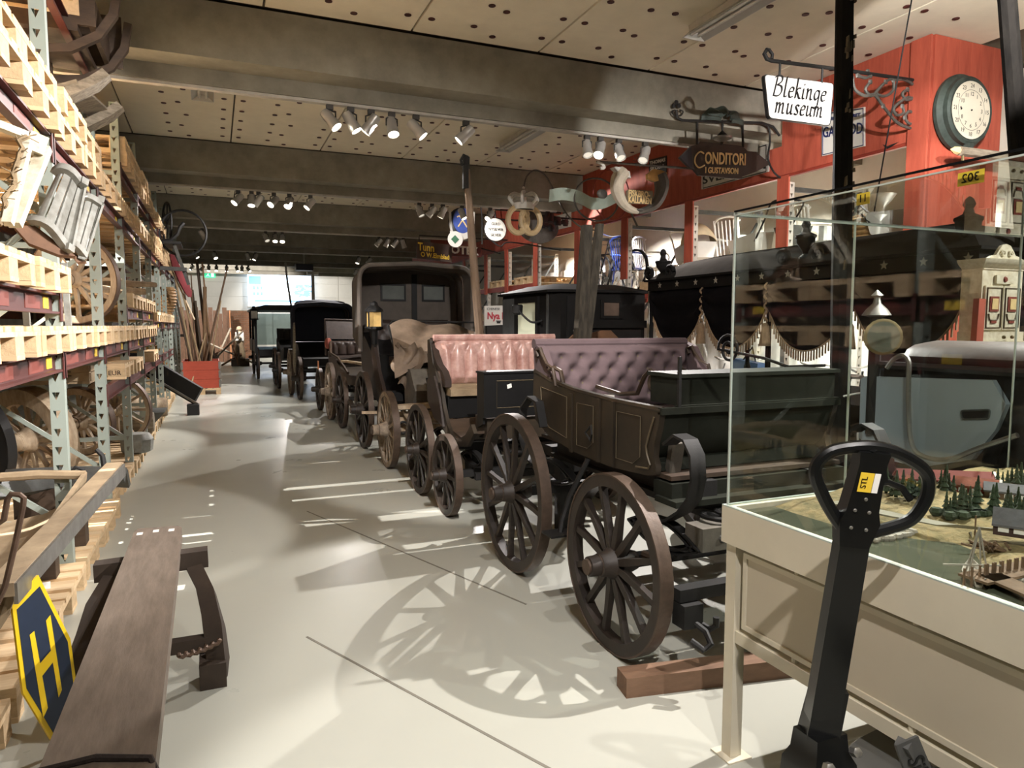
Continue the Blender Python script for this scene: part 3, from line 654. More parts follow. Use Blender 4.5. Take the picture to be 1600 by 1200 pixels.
def tuft(name, o, rt, up, w, h, nx, ny, dep, m, parent, style='d', th=.05, curve=0):
    """buttoned upholstery: o lower left corner, rt and up unit directions, bulging towards up x rt facing the viewer"""
    o = V(o); rt = V(rt).normalized(); up = V(up).normalized(); nn = rt.cross(up).normalized()
    if nn.y > 0: nn = -nn
    BT = [(i_ / nx + (.5 / nx if j_ % 2 else 0), j_ / ny) for j_ in range(1, ny) for i_ in range(nx + 1)]
    def S(u, v):
        if style == 'd':
            a = u * nx; b = v * ny * .5; q = .45 + .4 * abs(math.sin(PI * (a + b)) * math.sin(PI * (a - b))) ** .4
            d2 = min(((u - x) * w) ** 2 + ((v - y) * h) ** 2 for x, y in BT); q *= 1 - math.exp(-d2 / .0007); q += .25 * (1 - math.exp(-d2 / .0022))
        else:
            if v < .62: q = abs(math.sin(PI * u * nx)) ** .55
            else:
                a = u * nx; b = (v - .62) / .38; q = abs(math.sin(PI * (a + b * .5)) * math.sin(PI * (a - b * .5))) ** .4 if b < .8 else .6
        e = min(1, min(u, 1 - u) * 14, min(v, 1 - v) * 8)
        return o + rt * (u * w) + up * (v * h) + nn * (dep * q * e + curve * (1 - (2 * u - 1) ** 2) * 0 + .03 * e)
    ob = obj(name, MB().sheet(S, nx * 9, max(12, ny * 8), nn * th), m, parent, sm=80)
    if style == 'd':
        for j in range(1, ny):
            for i in range(nx + 1):
                u = i / nx + (.5 / nx if j % 2 else 0); v = j / ny
                if .03 < u < .97: p = S(u, v); obj('button', MB().lathe([(.009, 0), (.007, .006)], p - nn * .002, nn, n=8), m_line, ob)
    return ob
def spiral(c, e1, e2, r0, turns, r1=.01, n=36):
    c = V(c); e1 = V(e1); e2 = V(e2); return [c + (e1 * math.cos(2 * PI * turns * k / n) + e2 * math.sin(2 * PI * turns * k / n)) * (r0 + (r1 - r0) * k / n) for k in range(n + 1)]
def axle(p, x0, x1, y, z, m, parent_r=.03):
    obj('axle', MB().bar((x0, y, z), (x1, y, z), .05, .055), m, p)
def ellip_spring(p, x, y, z, L, hgt_, m, along='y'):
    s = MB()
    for sg in (1, -1):
        for k in range(2):
            pts = [(x, y + L * (i / 8 - .5) * (1 - .16 * k), z + sg * (hgt_ * (1 - (2 * i / 8 - 1) ** 2) - .011 * k)) if along == 'y' else (x + L * (i / 8 - .5) * (1 - .16 * k), y, z + sg * (hgt_ * (1 - (2 * i / 8 - 1) ** 2) - .011 * k)) for i in range(9)]
            s.strap(pts, (1, 0, 0) if along == 'y' else (0, 1, 0), .045, .009)
    obj('spring', s, m, p)
def lamp_sq(p, c, s, h, mg=None):
    x, y, z = c; mg = mg or m_lampglass
    o = obj('lantern', MB().lathe([(s * .5, -.04), (s * .75, -.02), (s * .75, 0)], (x, y, z), n=4).lathe([(s * .8, h), (s * .7, h + .03), (s * .35, h + .07), (s * .3, h + .1), (s * .12, h + .12)], (x, y, z), n=8).lathe([(s * .25, -.2), (s * .3, -.04)], (x, y, z), n=8), m_paint, p)
    b = MB(); k = s * .52
    for i, j in ((-1, -1), (1, -1), (1, 1), (-1, 1)): b.bar((x + i * k, y + j * k, z), (x + i * k, y + j * k, z + h), .014, .014)
    obj('lantern_frame', b, m_paint, o)
    obj('lantern_glass', MB().box(x - k + .006, x + k - .006, y - k + .006, y + k - .006, z + .004, z + h - .003), mg, o)
# ---- first carriage: brown wagonette
c1 = thing('wagonette', (2.25, 3.2, 0), 'brown wooden wagonette carriage with purple buttoned seat nearest the camera', 'carriage')
XA, XB = 1.80, 2.86
WX0, WX1 = 1.6, 3.06
for x, o_ in ((WX0, -1), (WX1, 1)):
    wheel(c1, (x, 2.63, .4), .4, m_wh1, m_ty1, rw=.055, rd=.06, hub=.07, ns=12, ph=.2, out=o_)
    wheel(c1, (x, 3.78, .466), .466, m_wh1, m_ty1, rw=.055, rd=.06, hub=.07, ns=12, ph=.1, out=o_)
side = [(2.59, 1.065), (2.605, .99), (2.63, .92), (2.635, .86), (2.615, .815), (2.62, .78), (2.68, .765), (3.0, .745), (3.4, .755), (3.72, .80), (3.9, .87), (3.94, 1.0), (3.93, 1.16), (3.7, 1.115), (3.4, 1.085), (3.0, 1.068)]
for nm, x, s in (('side_panel', XA, 1), ('side_panel', XB - .03, 1)):
    sp_ = obj(nm, MB().prism([(x, y, z) for y, z in side], (.03, 0, 0)), m_body1, c1)
    if x == XA:
        for y in (3.42, 3.12, 2.98):
            obj('upright_strip', MB().box(x - .012, x - .0005, y - .012, y + .012, .75, 1.075), m_body1, sp_)
        ln = MB()
        for a, b in (((3.36, 3.18), 0), ((2.95, 2.74), 0)):
            y1, y0 = a; q = [(x - .003, y1, .8), (x - .003, y1, 1.03), (x - .003, y0, 1.03), (x - .003, y0, .84), (x - .003, y0 + .06, .8)]
            ln.tube(q, .0025, 4, True)
        ln.tube([(x - .003, 3.8, .9), (x - .003, 3.82, 1.08), (x - .003, 3.48, 1.05), (x - .003, 3.48, .82), (x - .003, 3.7, .85)], .0025, 4, True)
        obj('lining', ln, m_line, sp_)
        obj('door_handle', MB().tube([(x - .016, 3.18, .93), (x - .03, 3.215, .89), (x - .016, 3.18, .85), (x - .03, 3.145, .89)], .006, 6, True), m_black, sp_)
        obj('scroll_mould', MB().tube([(x - .004, y - .03, z) for y, z in ((2.66, 1.04), (2.7, .95), (2.72, .9), (2.71, .86), (2.685, .82), (2.7, .80), (2.8, .79))], .005, 6), m_line, sp_)
    obj('top_rail', MB().tube([(x + .015, y, z + .008) for y, z in ((2.59, 1.065), (3.0, 1.068), (3.4, 1.085), (3.7, 1.115), (3.93, 1.16))], .018, 8), m_body1, c1)
obj('floor_boards', MB().box(XA + .031, XB - .031, 2.54, 3.88, .765, .785), m_dark, c1)
obj('front_panel', MB().prism([(XA + .03, 2.6, 1.062), (XA + .03, 2.62, .95), (XA + .03, 2.66, .87), (XA + .03, 2.7, .84), (XA + .03, 2.66, .81), (XA + .03, 2.64, .79), (XA + .03, 2.72, .79), (XA + .03, 2.74, .85), (XA + .03, 2.7, .9), (XA + .03, 2.66, .96), (XA + .03, 2.64, 1.062)], (XB - XA - .06, 0, 0)), m_green, c1)
obj('front_moulding', MB().bar((XA - .0, 2.59, 1.07), (XB, 2.59, 1.07), .03, .03), m_green, c1)
obj('lower_board', MB().box(XA + .02, XB - .02, 2.52, 2.66, .69, .755), m_green, c1)
obj('front_edge', MB().box(XA, XB, 2.46, 2.62, .664, .69), m_green, c1)
obj('box_seat', MB().box(XA + .1, XB - .02, 2.6, 2.615, 1.09, 1.215).box(XA + .1, XB - .02, 2.8, 2.815, 1.09, 1.215).box(XA + .1, XA + .115, 2.615, 2.8, 1.09, 1.215), m_green, c1)
obj('box_edge', MB().box(XA + .09, XB, 2.585, 2.83, 1.215, 1.232).box(XA + .09, XB, 2.585, 2.61, 1.078, 1.092), m_green, c1)
obj('box_post', MB().bar((XA + .1, 2.59, 1.08), (XA + .1, 2.59, 1.31), .014, .014), m_black, c1)
# bench seats along the sides and the purple back
obj('seat_bench', MB().box(XA + .04, XB - .04, 3.4, 3.86, .80, .93), m_leather, c1)
tuft('seat_back', (XA + .02, 3.86, .93), (1, 0, 0), (0, .12, 1), XB - XA + .04, .40, 8, 5, .045, m_purple, c1, th=.07)
obj('back_roll', MB().tube([(XA - .0, 3.93, 1.335), (XB + .06, 3.93, 1.335)], .032, 10), m_purple, c1)
for x in (XA + .005, XB + .05):
    obj('seat_wing', MB().prism([(x, 3.9, .93), (x, 3.62, .95), (x, 3.66, 1.08), (x, 3.76, 1.2), (x, 3.84, 1.31), (x, 3.95, 1.34)], (.05, 0, 0)), m_purple, c1)
    obj('wing_scroll', MB().tube([(x - .006, 3.62, 1.1), (x - .006, 3.66, 1.2), (x - .006, 3.74, 1.22)] + [V((x - .006, y, z)) for y, z in ((3.8, 1.27), (3.83, 1.31), (3.88, 1.3), (3.86, 1.26))], .011, 6), m_dark, c1)
s_ = spiral((2.0, 2.93, 1.16), (0, -1, 0), (0, 0, 1), .055, 1.6)
obj('arm_scroll', MB().tube([(2.0, 3.5, 1.1), (2.0, 3.25, 1.08), (2.0, 3.08, 1.1), (2.0, 3.02, 1.19), (2.0, 2.97, 1.225)] + s_, .013, 6), m_dark, c1)
obj('arm_scroll', MB().tube([(1.794, 3.700, 1.189), (1.807, 3.660, 1.206), (1.829, 3.620, 1.186), (1.836, 3.600, 1.120), (1.803, 3.600, 1.092)], .013, 6), m_dark, c1)
s_ = spiral((2.93, 3.5, 1.3), (0, 1, 0), (0, 0, 1), .10, 2.0)
obj('side_scroll', MB().tube([(2.93, 2.75, 1.24), (2.93, 3.0, 1.22), (2.93, 3.2, 1.26)] + s_[::1], .009, 6), m_black, c1)
# springs, axles, gear
obj('c_spring', MB().strap([(1.830, 2.558, 0.928), (1.830, 2.485, 0.978), (1.830, 2.414, 0.966), (1.830, 2.365, 0.909), (1.830, 2.353, 0.809), (1.830, 2.380, 0.722), (1.830, 2.447, 0.651), (1.830, 2.547, 0.591), (1.830, 2.675, 0.543)], (1, 0, 0), [.075] * 6 + [.07, .05, .035], .013), m_black, c1)
obj('c_spring', MB().strap([(2.72, y, z) for y, z in ((2.36, .96), (2.3, 1.0), (2.24, .98), (2.19, .9), (2.18, .8), (2.22, .7), (2.3, .64), (2.42, .62))], (1, 0, 0), .07, .013), m_black, c1)
obj('body_hanger', MB().bar((1.900, 2.649, 0.689), (1.900, 2.598, 0.928), .05, .05), m_greyw, c1)
obj('c_spring', MB().strap([(1.74, y, z) for y, z in ((3.66, .86), (3.72, 1.0), (3.84, 1.02), (3.95, .94), (3.98, .78), (3.9, .66), (3.78, .62))], (1, 0, 0), .05, .013), m_black, c1)
obj('c_spring', MB().strap([(2.92, y, z) for y, z in ((3.66, .86), (3.72, 1.0), (3.84, 1.02), (3.95, .94), (3.98, .78), (3.9, .66), (3.78, .62))], (1, 0, 0), .05, .013), m_black, c1)
axle(c1, WX0 + .03, WX1 - .03, 2.63, .4, m_black); axle(c1, WX0 + .03, WX1 - .03, 3.78, .466, m_black)
obj('perch', MB().bar((2.33, 2.4, .5), (2.33, 3.95, .5), .07, .08), m_black, c1)
obj('bolster', MB().box(1.85, 2.82, 2.34, 2.46, .5, .6), m_greyw, c1)
for x in (1.95, 2.05, 2.15, 2.3, 2.45): obj('bolt_head', MB().lathe([(.018, 0), (.014, .012)], (x, 2.34, .55), (0, -1, 0), n=8), m_steel, c1)
obj('coiled_cable', MB().tube([(1.95 + .3 * k / 40 + .05 * math.cos(k * .62), 2.42 + .07 * math.sin(k * .62), .615 + .001 * k) for k in range(41)], .012, 6), m_black, c1)
obj('turntable', MB().tube([(2.33 + .3 * math.cos(2 * PI * k / 28), 2.63 + .3 * math.sin(2 * PI * k / 28), .62) for k in range(28)], .018, 6, True), m_black, c1)
obj('platform', MB().box(1.9, 2.75, 2.5, 3.9, .64, .66).box(1.95, 2.05, 2.5, 3.9, .66, .76).box(2.6, 2.7, 2.5, 3.9, .66, .76), m_black, c1)
for x in (1.86, 2.8): ellip_spring(c1, x, 2.63, .5, .55, .07, m_black); ellip_spring(c1, x, 3.78, .57, .6, .07, m_black)
obj('splinter_bar', MB().bar((1.66, 2.26, .38), (2.9, 2.26, .38), .06, .05), m_black, c1)
obj('trace_arm', MB().tube([(1.72, 2.58, .44), (1.74, 2.45, .44), (1.70, 2.38, .38), (1.67, 2.32, .31), (1.69, 2.27, .29)], .018, 8), m_ty1, c1)
obj('trace_bracket', MB().box(1.66, 1.75, 2.2, 2.28, .255, .35), m_black, c1)
obj('hook', MB().tube([(1.71, 2.22, .28), (1.74, 2.17, .25), (1.735, 2.13, .215), (1.70, 2.13, .2), (1.67, 2.17, .225)], .013, 8), m_black, c1)
obj('hook', MB().tube([(1.74, 2.22, .27), (1.77, 2.18, .25), (1.79, 2.17, .265), (1.79, 2.17, .3)], .013, 8), m_black, c1)
obj('step_iron', MB().tube([(1.78, 3.2, .75), (1.70, 3.25, .55), (1.66, 3.26, .42), (1.64, 3.24, .36)], .014, 6), m_black, c1)
obj('step_plate', MB().prism([(1.56, 3.18, .355), (1.70, 3.18, .355), (1.72, 3.3, .355), (1.56, 3.3, .355)], (0, 0, .012)), m_black, c1)
t = thing('paper_covered_box', (2.02, 3.2, .785), 'white paper lying on a dark box on the seat of the brown wagonette', 'box')
obj('box', MB().box(1.9, 2.15, 3.0, 3.33, .7855, 1.02), m_leather, t)
obj('paper', MB().prism([(2.111, 3.858, 1.024), (2.225, 3.679, 1.024), (2.038, 3.370, 1.024), (1.884, 3.231, 1.024), (1.959, 3.627, 1.024)], (0, 0, .003)), m_paper, t)
t = thing('timber_baulk', (2.0, 2.2, 0), 'squared brown timber lying on the floor in front of the first carriage wheel', 'timber')
obj('baulk', MB().bar((1.44, 2.30, .04), (2.36, 2.14, .04), .1, .08), M('baulk_wood', (132, 102, 80), rough=.75, var=.3, sc=6, st=(1, 5, 5)), t)
# ---- second carriage: phaeton with the pink buttoned seat
c2 = thing('pink_seat_phaeton', (2.25, 5.4, 0), 'dark phaeton carriage with a worn pink buttoned leather seat', 'carriage')
for x, o_ in ((1.6, -1), (2.95, 1)):
    wheel(c2, (x, 5.08, .312), .312, m_wh1, m_ty1, rw=.05, rd=.05, hub=.062, ns=10, ph=.3, out=o_)
    wheel(c2, (x, 5.85, .387), .387, m_wh1, m_ty1, rw=.05, rd=.05, hub=.062, ns=12, ph=.1, out=o_)
sd = [(4.86, .72), (5.0, .62), (5.18, .56), (5.34, .57), (5.46, .66), (5.56, .80), (5.62, .97), (5.72, 1.05), (5.84, 1.12), (5.93, 1.33), (6.0, 1.32), (5.98, .9), (5.8, .72), (5.5, .56), (5.2, .5), (4.95, .54), (4.8, .66)]
for x in (1.72, 2.84): obj('side_panel', MB().prism([(x, y, z) for y, z in sd], (.03, 0, 0)), m_body1, c2)
obj('side_skirt', MB().prism([(1.70, y, z) for y, z in ((5.5, .62), (5.6, .84), (5.74, 1.02), (5.95, .98), (5.95, .8), (5.75, .66))], (.018, 0, 0)), m_leather, c2)
obj('floor_boards', MB().prism([(1.75, 4.9, .66), (1.75, 5.18, .575), (1.75, 5.4, .6), (1.75, 5.5, .68), (1.75, 5.5, .66), (1.75, 5.4, .57), (1.75, 5.18, .55), (1.75, 4.9, .64)], (1.09, 0, 0)), m_dark, c2)
obj('seat_box', MB().box(1.76, 2.83, 5.54, 5.9, .68, .86), m_paint, c2)
obj('seat_cushion', MB().loft([[(1.77, y, z) for y, z in ((5.5, .865), (5.5, .92), (5.56, .94), (5.88, .94), (5.88, .865))], [(2.82, y, z) for y, z in ((5.5, .865), (5.5, .92), (5.56, .94), (5.88, .94), (5.88, .865))]]), m_tan, c2)
tuft('seat_back', (1.76, 5.84, .94), (1, 0, 0), (0, .14, 1), 1.12, .40, 9, 4, .045, m_pink, c2, style='p', th=.06)
obj('back_roll', MB().tube([(1.74, 5.88, 1.34), (2.9, 5.88, 1.34)], .03, 10), m_pink, c2)
for x in (1.73, 2.82): obj('seat_wing', MB().prism([(x, 5.95, 1.34), (x, 5.84, 1.2), (x, 5.74, 1.12), (x, 5.6, 1.07), (x, 5.52, 1.0), (x, 5.52, .94), (x, 5.95, .94)], (.055, 0, 0)), m_leather, c2)
db = obj('dashboard', MB().box(1.80, 2.84, 4.80, 4.83, .77, 1.095), m_paint, c2)
obj('panel_line', MB().tube([(1.90, 4.798, .84), (1.90, 4.798, 1.04), (2.8, 4.798, 1.04), (2.8, 4.798, .84)], .004, 4, True), m_line, db)
obj('dash_cap', MB().box(1.79, 2.85, 4.79, 4.95, 1.095, 1.11), m_paint, c2)
obj('dash_end', MB().prism([(1.80, 4.83, 1.094), (1.80, 4.95, 1.094), (1.80, 4.95, .68), (1.80, 4.83, .72)], (.02, 0, 0)), m_paint, c2)
obj('paper_slip', MB().prism([(1.985, 4.797, .98), (2.02, 4.797, .99), (2.015, 4.797, 1.02), (1.98, 4.797, 1.01)], (0, -.001, 0)), m_paper, c2)
obj('lower_box', MB().box(1.84, 2.8, 4.84, 5.1, .6, .76), m_body1, c2)
axle(c2, 1.63, 2.92, 5.08, .312, m_black); axle(c2, 1.63, 2.92, 5.85, .387, m_black)
for x in (1.82, 2.75): ellip_spring(c2, x, 5.08, .42, .5, .06, m_black); ellip_spring(c2, x, 5.85, .5, .5, .06, m_black)
obj('perch', MB().bar((2.3, 4.7, .4), (2.3, 6.0, .44), .06, .07), m_black, c2)
obj('fifth_wheel', MB().tube([(2.3 + .26 * math.cos(2 * PI * k / 24), 5.08 + .26 * math.sin(2 * PI * k / 24), .48) for k in range(24)], .016, 6, True), m_black, c2)
obj('shaft_bar', MB().bar((1.7, 4.72, .36), (2.9, 4.72, .36), .04, .05), m_black, c2)
obj('hook_iron', MB().tube([(1.8, 4.75, .34), (1.85, 4.66, .32), (1.88, 4.62, .27), (1.84, 4.6, .25)], .012, 6), m_steel, c2)
obj('seat_paper', MB().box(2.06, 2.26, 5.55, 5.68, .9405, .944), m_paper, c2)
# ---- third carriage: large hooded phaeton
c3 = thing('hooded_phaeton', (2.3, 7.8, 0), 'large phaeton carriage with raised dark canvas hood and pale front wheel', 'carriage')
for x, o_ in ((1.6, -1), (2.98, 1)):
    wheel(c3, (x, 7.05, .393), .393, m_pale_w, m_ty1, rw=.06, rd=.055, hub=.085, ns=12, ph=.2, out=o_)
    wheel(c3, (x, 8.32, .455), .455, m_wh1, m_ty1, rw=.055, rd=.055, hub=.08, ns=12, ph=.1, out=o_)
def arch(y, xl, xr, zt, zb, r=.16):
    p = [(xl, y, zb), (xl, y, zt - r)]
    for k in range(1, 6): a = PI - k * PI / 12; p.append((xl + r + r * math.cos(a), y, zt - r + r * math.sin(a)))
    p.append(((xl + xr) / 2, y, zt + .03))
    for k in range(1, 6): a = PI / 2 - k * PI / 12; p.append((xr - r + r * math.cos(a), y, zt - r + r * math.sin(a)))
    return p + [(xr, y, zt - r), (xr, y, zb)]
def hood(p, y0, y1, a0, a1, m, rim_m, wins=None, rimr=.045):
    A = arch(y0, *a0); B = arch(y1, *a1); n = len(A)
    def S(u, v):
        i = min(int(u * (n - 1) + 1e-6), n - 2); f = u * (n - 1) - i; a = V(A[i]).lerp(V(A[i + 1]), f); b = V(B[i]).lerp(V(B[i + 1]), f)
        q = a.lerp(b, v); q.z -= .02 * math.sin(v * PI * 2) ** 2 * (q.z - a0[3]) / max(.1, a0[2] - a0[3]); return q
    obj('hood_cover', MB().sheet(S, n - 1, 6, .015), m, p)
    obj('hood_rim', MB().tube(A, rimr, 8), rim_m, p)
    bk = obj('hood_back', MB().prism(B, (0, .015, 0)), m, p)
    for f in (.33, .66): obj('hood_bow', MB().tube([V(a).lerp(V(b), f) + (V(((a0[0] + a0[1]) / 2, y0, a0[2] - .5)) - V(a)).normalized() * .03 for a, b in zip(A, B)], .012, 6), m_dark, p)
    for x0, x1, z0, z1 in (wins or ()):
        fr = MB(); y = y1 - .012
        for q in ((x0, x1, z0 - .025, z0), (x0, x1, z1, z1 + .025), (x0 - .025, x0, z0 - .025, z1 + .025), (x1, x1 + .025, z0 - .025, z1 + .025)): fr.box(q[0], q[1], y, y + .011, q[2], q[3])
        f_ = obj('window_frame', fr, m_paint, bk); obj('pane', MB().box(x0, x1, y + .004, y + .009, z0, z1), M('dusty_pane', (104, 108, 104), rough=.15, var=.3, sc=4, bump=0, spec=.8), bk)
hood(c3, 8.12, 8.95, (1.535, 2.90, 2.14, 1.15), (1.6, 2.9, 2.12, 1.3), m_hood, m_hood, [(1.98, 2.26, 1.78, 1.95), (2.52, 2.78, 1.78, 1.95)], rimr=.028)
obj('hood_seam', MB().box(2.36, 2.43, 8.93, 8.949, 1.32, 2.1), m_paint, c3)
obj('body', MB().prism([(1.72, y, z) for y, z in ((7.55, .62), (7.6, .56), (7.9, .52), (8.3, .6), (8.8, .72), (9.05, .95), (9.08, 1.32), (8.9, 1.36), (8.4, 1.12), (8.2, 1.1), (7.95, .82), (7.7, .72), (7.55, .74))], (1.14, 0, 0)), m_paint, c3)
obj('side_leather', MB().prism([(1.69, y, z) for y, z in ((8.05, 1.4), (8.2, 1.42), (8.3, 1.12), (8.05, .75), (7.78, .52), (7.7, .6), (7.85, .95))], (.02, 0, 0)), m_leather, c3)
tuft('rear_seat_back', (1.78, 8.75, 1.12), (1, 0, 0), (0, .1, 1), 1.02, .4, 6, 3, .025, m_leather, c3, th=.05)
obj('driver_seat', MB().box(1.8, 2.84, 7.4, 7.85, 1.0, 1.1), m_leather, c3)
obj('driver_box', MB().prism([(1.86, y, z) for y, z in ((7.1, .6), (7.38, .6), (7.42, .99), (7.15, .99), (6.95, .78))], (.92, 0, 0)), m_greyw, c3)
obj('front_board', MB().prism([(2.0, 6.86, .96), (2.75, 6.86, .96), (2.75, 6.98, 1.16), (2.0, 6.98, 1.16)], (0, .02, 0)), m_greyw, c3)
obj('toe_board', MB().prism([(1.95, 6.62, .62), (2.8, 6.62, .62), (2.8, 6.86, .92), (1.95, 6.86, .92)], (0, .02, .0)), m_paint, c3)
obj('toe_rail', MB().tube([(2.0, 6.6, .6), (2.02, 6.72, .86), (2.35, 6.72, .88), (2.37, 6.6, .62)], .015, 6), m_dark, c3)
obj('seat_rail', MB().tube([(1.80, 7.5, 1.12), (1.80, 7.86, 1.43), (1.86, 7.9, 1.5), (2.86, 7.9, 1.48), (2.9, 7.86, 1.42), (2.9, 7.5, 1.12)], .011, 6), m_black, c3)
for x in (2.02, 2.25, 2.5, 2.7): obj('rail_post', MB().bar((x, 7.88, 1.1), (x, 7.9, 1.49), .012, .012), m_black, c3)
def ap(u, v):
    x = 1.82 + 1.08 * u; a = [(7.86, 1.44), (7.62, 1.33), (7.40, 1.24), (7.25, 1.06 - .3 * max(0, .45 - u))]; q = v * 3; i = min(int(q), 2); f = q - i
    y = a[i][0] * (1 - f) + a[i + 1][0] * f; z = a[i][1] * (1 - f) + a[i + 1][1] * f
    return (x - .1 * v * (1 - u), y + .03 * math.sin(u * 17 + v * 4), z + .035 * math.sin(u * 11 + v * 5) + .05 * math.sin(u * 5.2) * (1 - v))
obj('leather_apron', MB().sheet(ap, 26, 14, .012), m_apron, c3, sm=80)
def ap2(u, v):
    return (1.76 + .26 * u + .04 * math.sin(v * 9), 7.36 - .1 * u + .05 * math.sin(u * 9 + v * 4), 1.24 - .42 * v - .12 * u * v + .03 * math.sin(u * 12))
obj('apron_flap', MB().sheet(ap2, 12, 10, .012), m_apron, c3, sm=80)
lamp_sq(c3, (1.66, 7.95, 1.43), .14, .17)
obj('lamp_bracket', MB().tube([(1.66, 7.95, 1.4), (1.66, 7.95, 1.2), (1.74, 8.0, 1.1)], .015, 6), m_black, c3)
obj('hanging_strap', MB().strap([(1.66, 7.9, 1.2), (1.67, 7.75, .95), (1.7, 7.6, .7)], (1, .3, 0), .04, .008), m_leather, c3)
obj('pale_bar', MB().loft([[(1.62, 6.78, .62), (1.62, 6.9, .62), (1.62, 6.9, .66), (1.62, 6.78, .66)], [(2.6, 6.74, .62), (2.6, 6.94, .62), (2.6, 6.94, .68), (2.6, 6.74, .68)]]), m_palewood, c3)
obj('pale_spring', MB().tube([(1.72, 6.9, .6), (1.78, 6.88, .5), (1.9, 6.9, .46), (2.1, 6.9, .5)], .022, 6), m_palewood, c3)
obj('pale_bolster', MB().box(1.7, 2.9, 6.96, 7.12, .44, .56), m_palewood, c3)
obj('ring_iron', MB().tube([(1.72 + .05 * math.cos(k * PI / 8), 6.9, .42 + .06 * math.sin(k * PI / 8)) for k in range(16)], .012, 6, True), m_black, c3)
obj('rope_tie', MB().tube([(1.95, 6.76, .7), (1.97, 6.7, .78), (2.0, 6.72, .86), (1.98, 6.74, .9)], .014, 6), m_palewood, c3)
axle(c3, 1.63, 2.95, 7.05, .393, m_palewood); axle(c3, 1.63, 2.95, 8.32, .455, m_black)
for x in (1.84, 2.76): ellip_spring(c3, x, 8.32, .58, .6, .07, m_black); ellip_spring(c3, x, 7.2, .55, .5, .05, m_black)
obj('perch', MB().bar((2.3, 6.7, .46), (2.3, 8.6, .5), .07, .07), m_black, c3)
obj('hub_stick', MB().bar((1.42, 7.5, .52), (1.6, 7.45, .52), .03, .03), m_palewood, c3)
# ---- fourth: open gig with brown seat and tray table
c4 = thing('brown_gig', (2.2, 11, 0), 'open carriage with brown leather seat backs and a wooden tray behind the hooded phaeton', 'carriage')
for x, o_ in ((1.63, -1), (2.95, 1)):
    wheel(c4, (x, 10.08, .40), .40, m_wh1, m_ty1, rw=.055, rd=.055, hub=.07, ns=12, ph=.1, out=o_)
    wheel(c4, (x + .02 * o_, 11.0, .44), .44, m_pale_w if o_ < 0 else m_wh1, m_ty1, rw=.055, rd=.055, hub=.08, ns=12, ph=.2, out=o_)
    wheel(c4, (x, 12.35, .36), .36, m_wh1, m_ty1, rw=.055, rd=.055, hub=.07, ns=12, ph=.1, out=o_)
    axle(c4, 1.66, 2.92, 10.08, .4, m_black) if o_ < 0 else axle(c4, 1.66, 2.92, 11.0, .44, m_black)
axle(c4, 1.66, 2.92, 12.35, .36, m_black)
obj('body', MB().prism([(1.8, y, z) for y, z in ((9.7, .62), (10.6, .56), (11.4, .6), (12.4, .7), (12.5, 1.0), (11.9, .95), (11.2, .78), (10.4, .72), (9.7, .74))], (1.06, 0, 0)), m_body1, c4)
obj('upper_back', MB().prism([(1.72, 12.0, 1.22), (2.85, 12.0, 1.2), (2.85, 12.1, 1.50), (1.72, 12.1, 1.53)], (0, .05, 0)), m_leather, c4)
obj('back_frame', MB().tube([(1.70, 12.02, .95), (1.70, 12.1, 1.545), (2.87, 12.1, 1.515), (2.87, 12.02, .95)], .02, 6), m_leather, c4)
tuft('seat_back', (1.74, 11.9, .93), (1, 0, 0), (0, .1, 1), 1.1, .26, 8, 2, .03, m_leather, c4, style='p', th=.05)
obj('seat', MB().box(1.76, 2.84, 11.35, 11.88, .86, .95), m_leather, c4)
obj('seat_front', MB().tube([(1.75, 11.3, .9), (2.0, 11.28, .94), (2.3, 11.3, .96), (2.6, 11.28, .94), (2.84, 11.3, .9)], .04, 8), m_leather, c4)
obj('side_frame', MB().tube([(1.76, 11.9, 1.2), (1.7, 11.5, 1.0), (1.72, 10.9, .95), (1.78, 10.4, .75)], .022, 6), m_dark, c4)
obj('tray', MB().box(1.84, 2.75, 9.5, 10.3, .895, .91), m_greyseat, c4)
obj('tray_edge', MB().bar((1.72, 10.35, .93), (1.86, 9.45, .93), .1, .03), m_palewood, c4)
obj('tray_frame', MB().tube([(2.2, 9.45, .70), (2.2, 9.45, .98), (2.4, 9.45, .98), (2.4, 9.45, .70)], .012, 4, True), m_paint, c4)
obj('tray_roll', MB().tube([(1.86, 9.45, .9), (2.6, 9.45, .9)], .035, 8), m_dark, c4)
obj('shaft', MB().bar((1.66, 9.6, .42), (1.6, 9.0, .4), .05, .05), m_dark, c4)
for x in (1.9, 2.7):
    obj('tray_leg', MB().bar((x, 9.6, .74), (x, 9.55, .895), .04, .04), m_dark, c4); ellip_spring(c4, x, 11, .52, .5, .05, m_black)
t = tag(obj('price_tag', MB().box(1.56, 1.565, 11.9, 12.05, .72, .86), M('tag_orange', (230, 150, 100), rough=.6, var=.1), None), 'small orange paper tag hanging on the brown gig', 'tag')
obj('red_cushion', MB().ball((1.72, 11.9, 1.15), (.06, .09, .1)), M('faded_red', (150, 80, 66), rough=.8), c4)
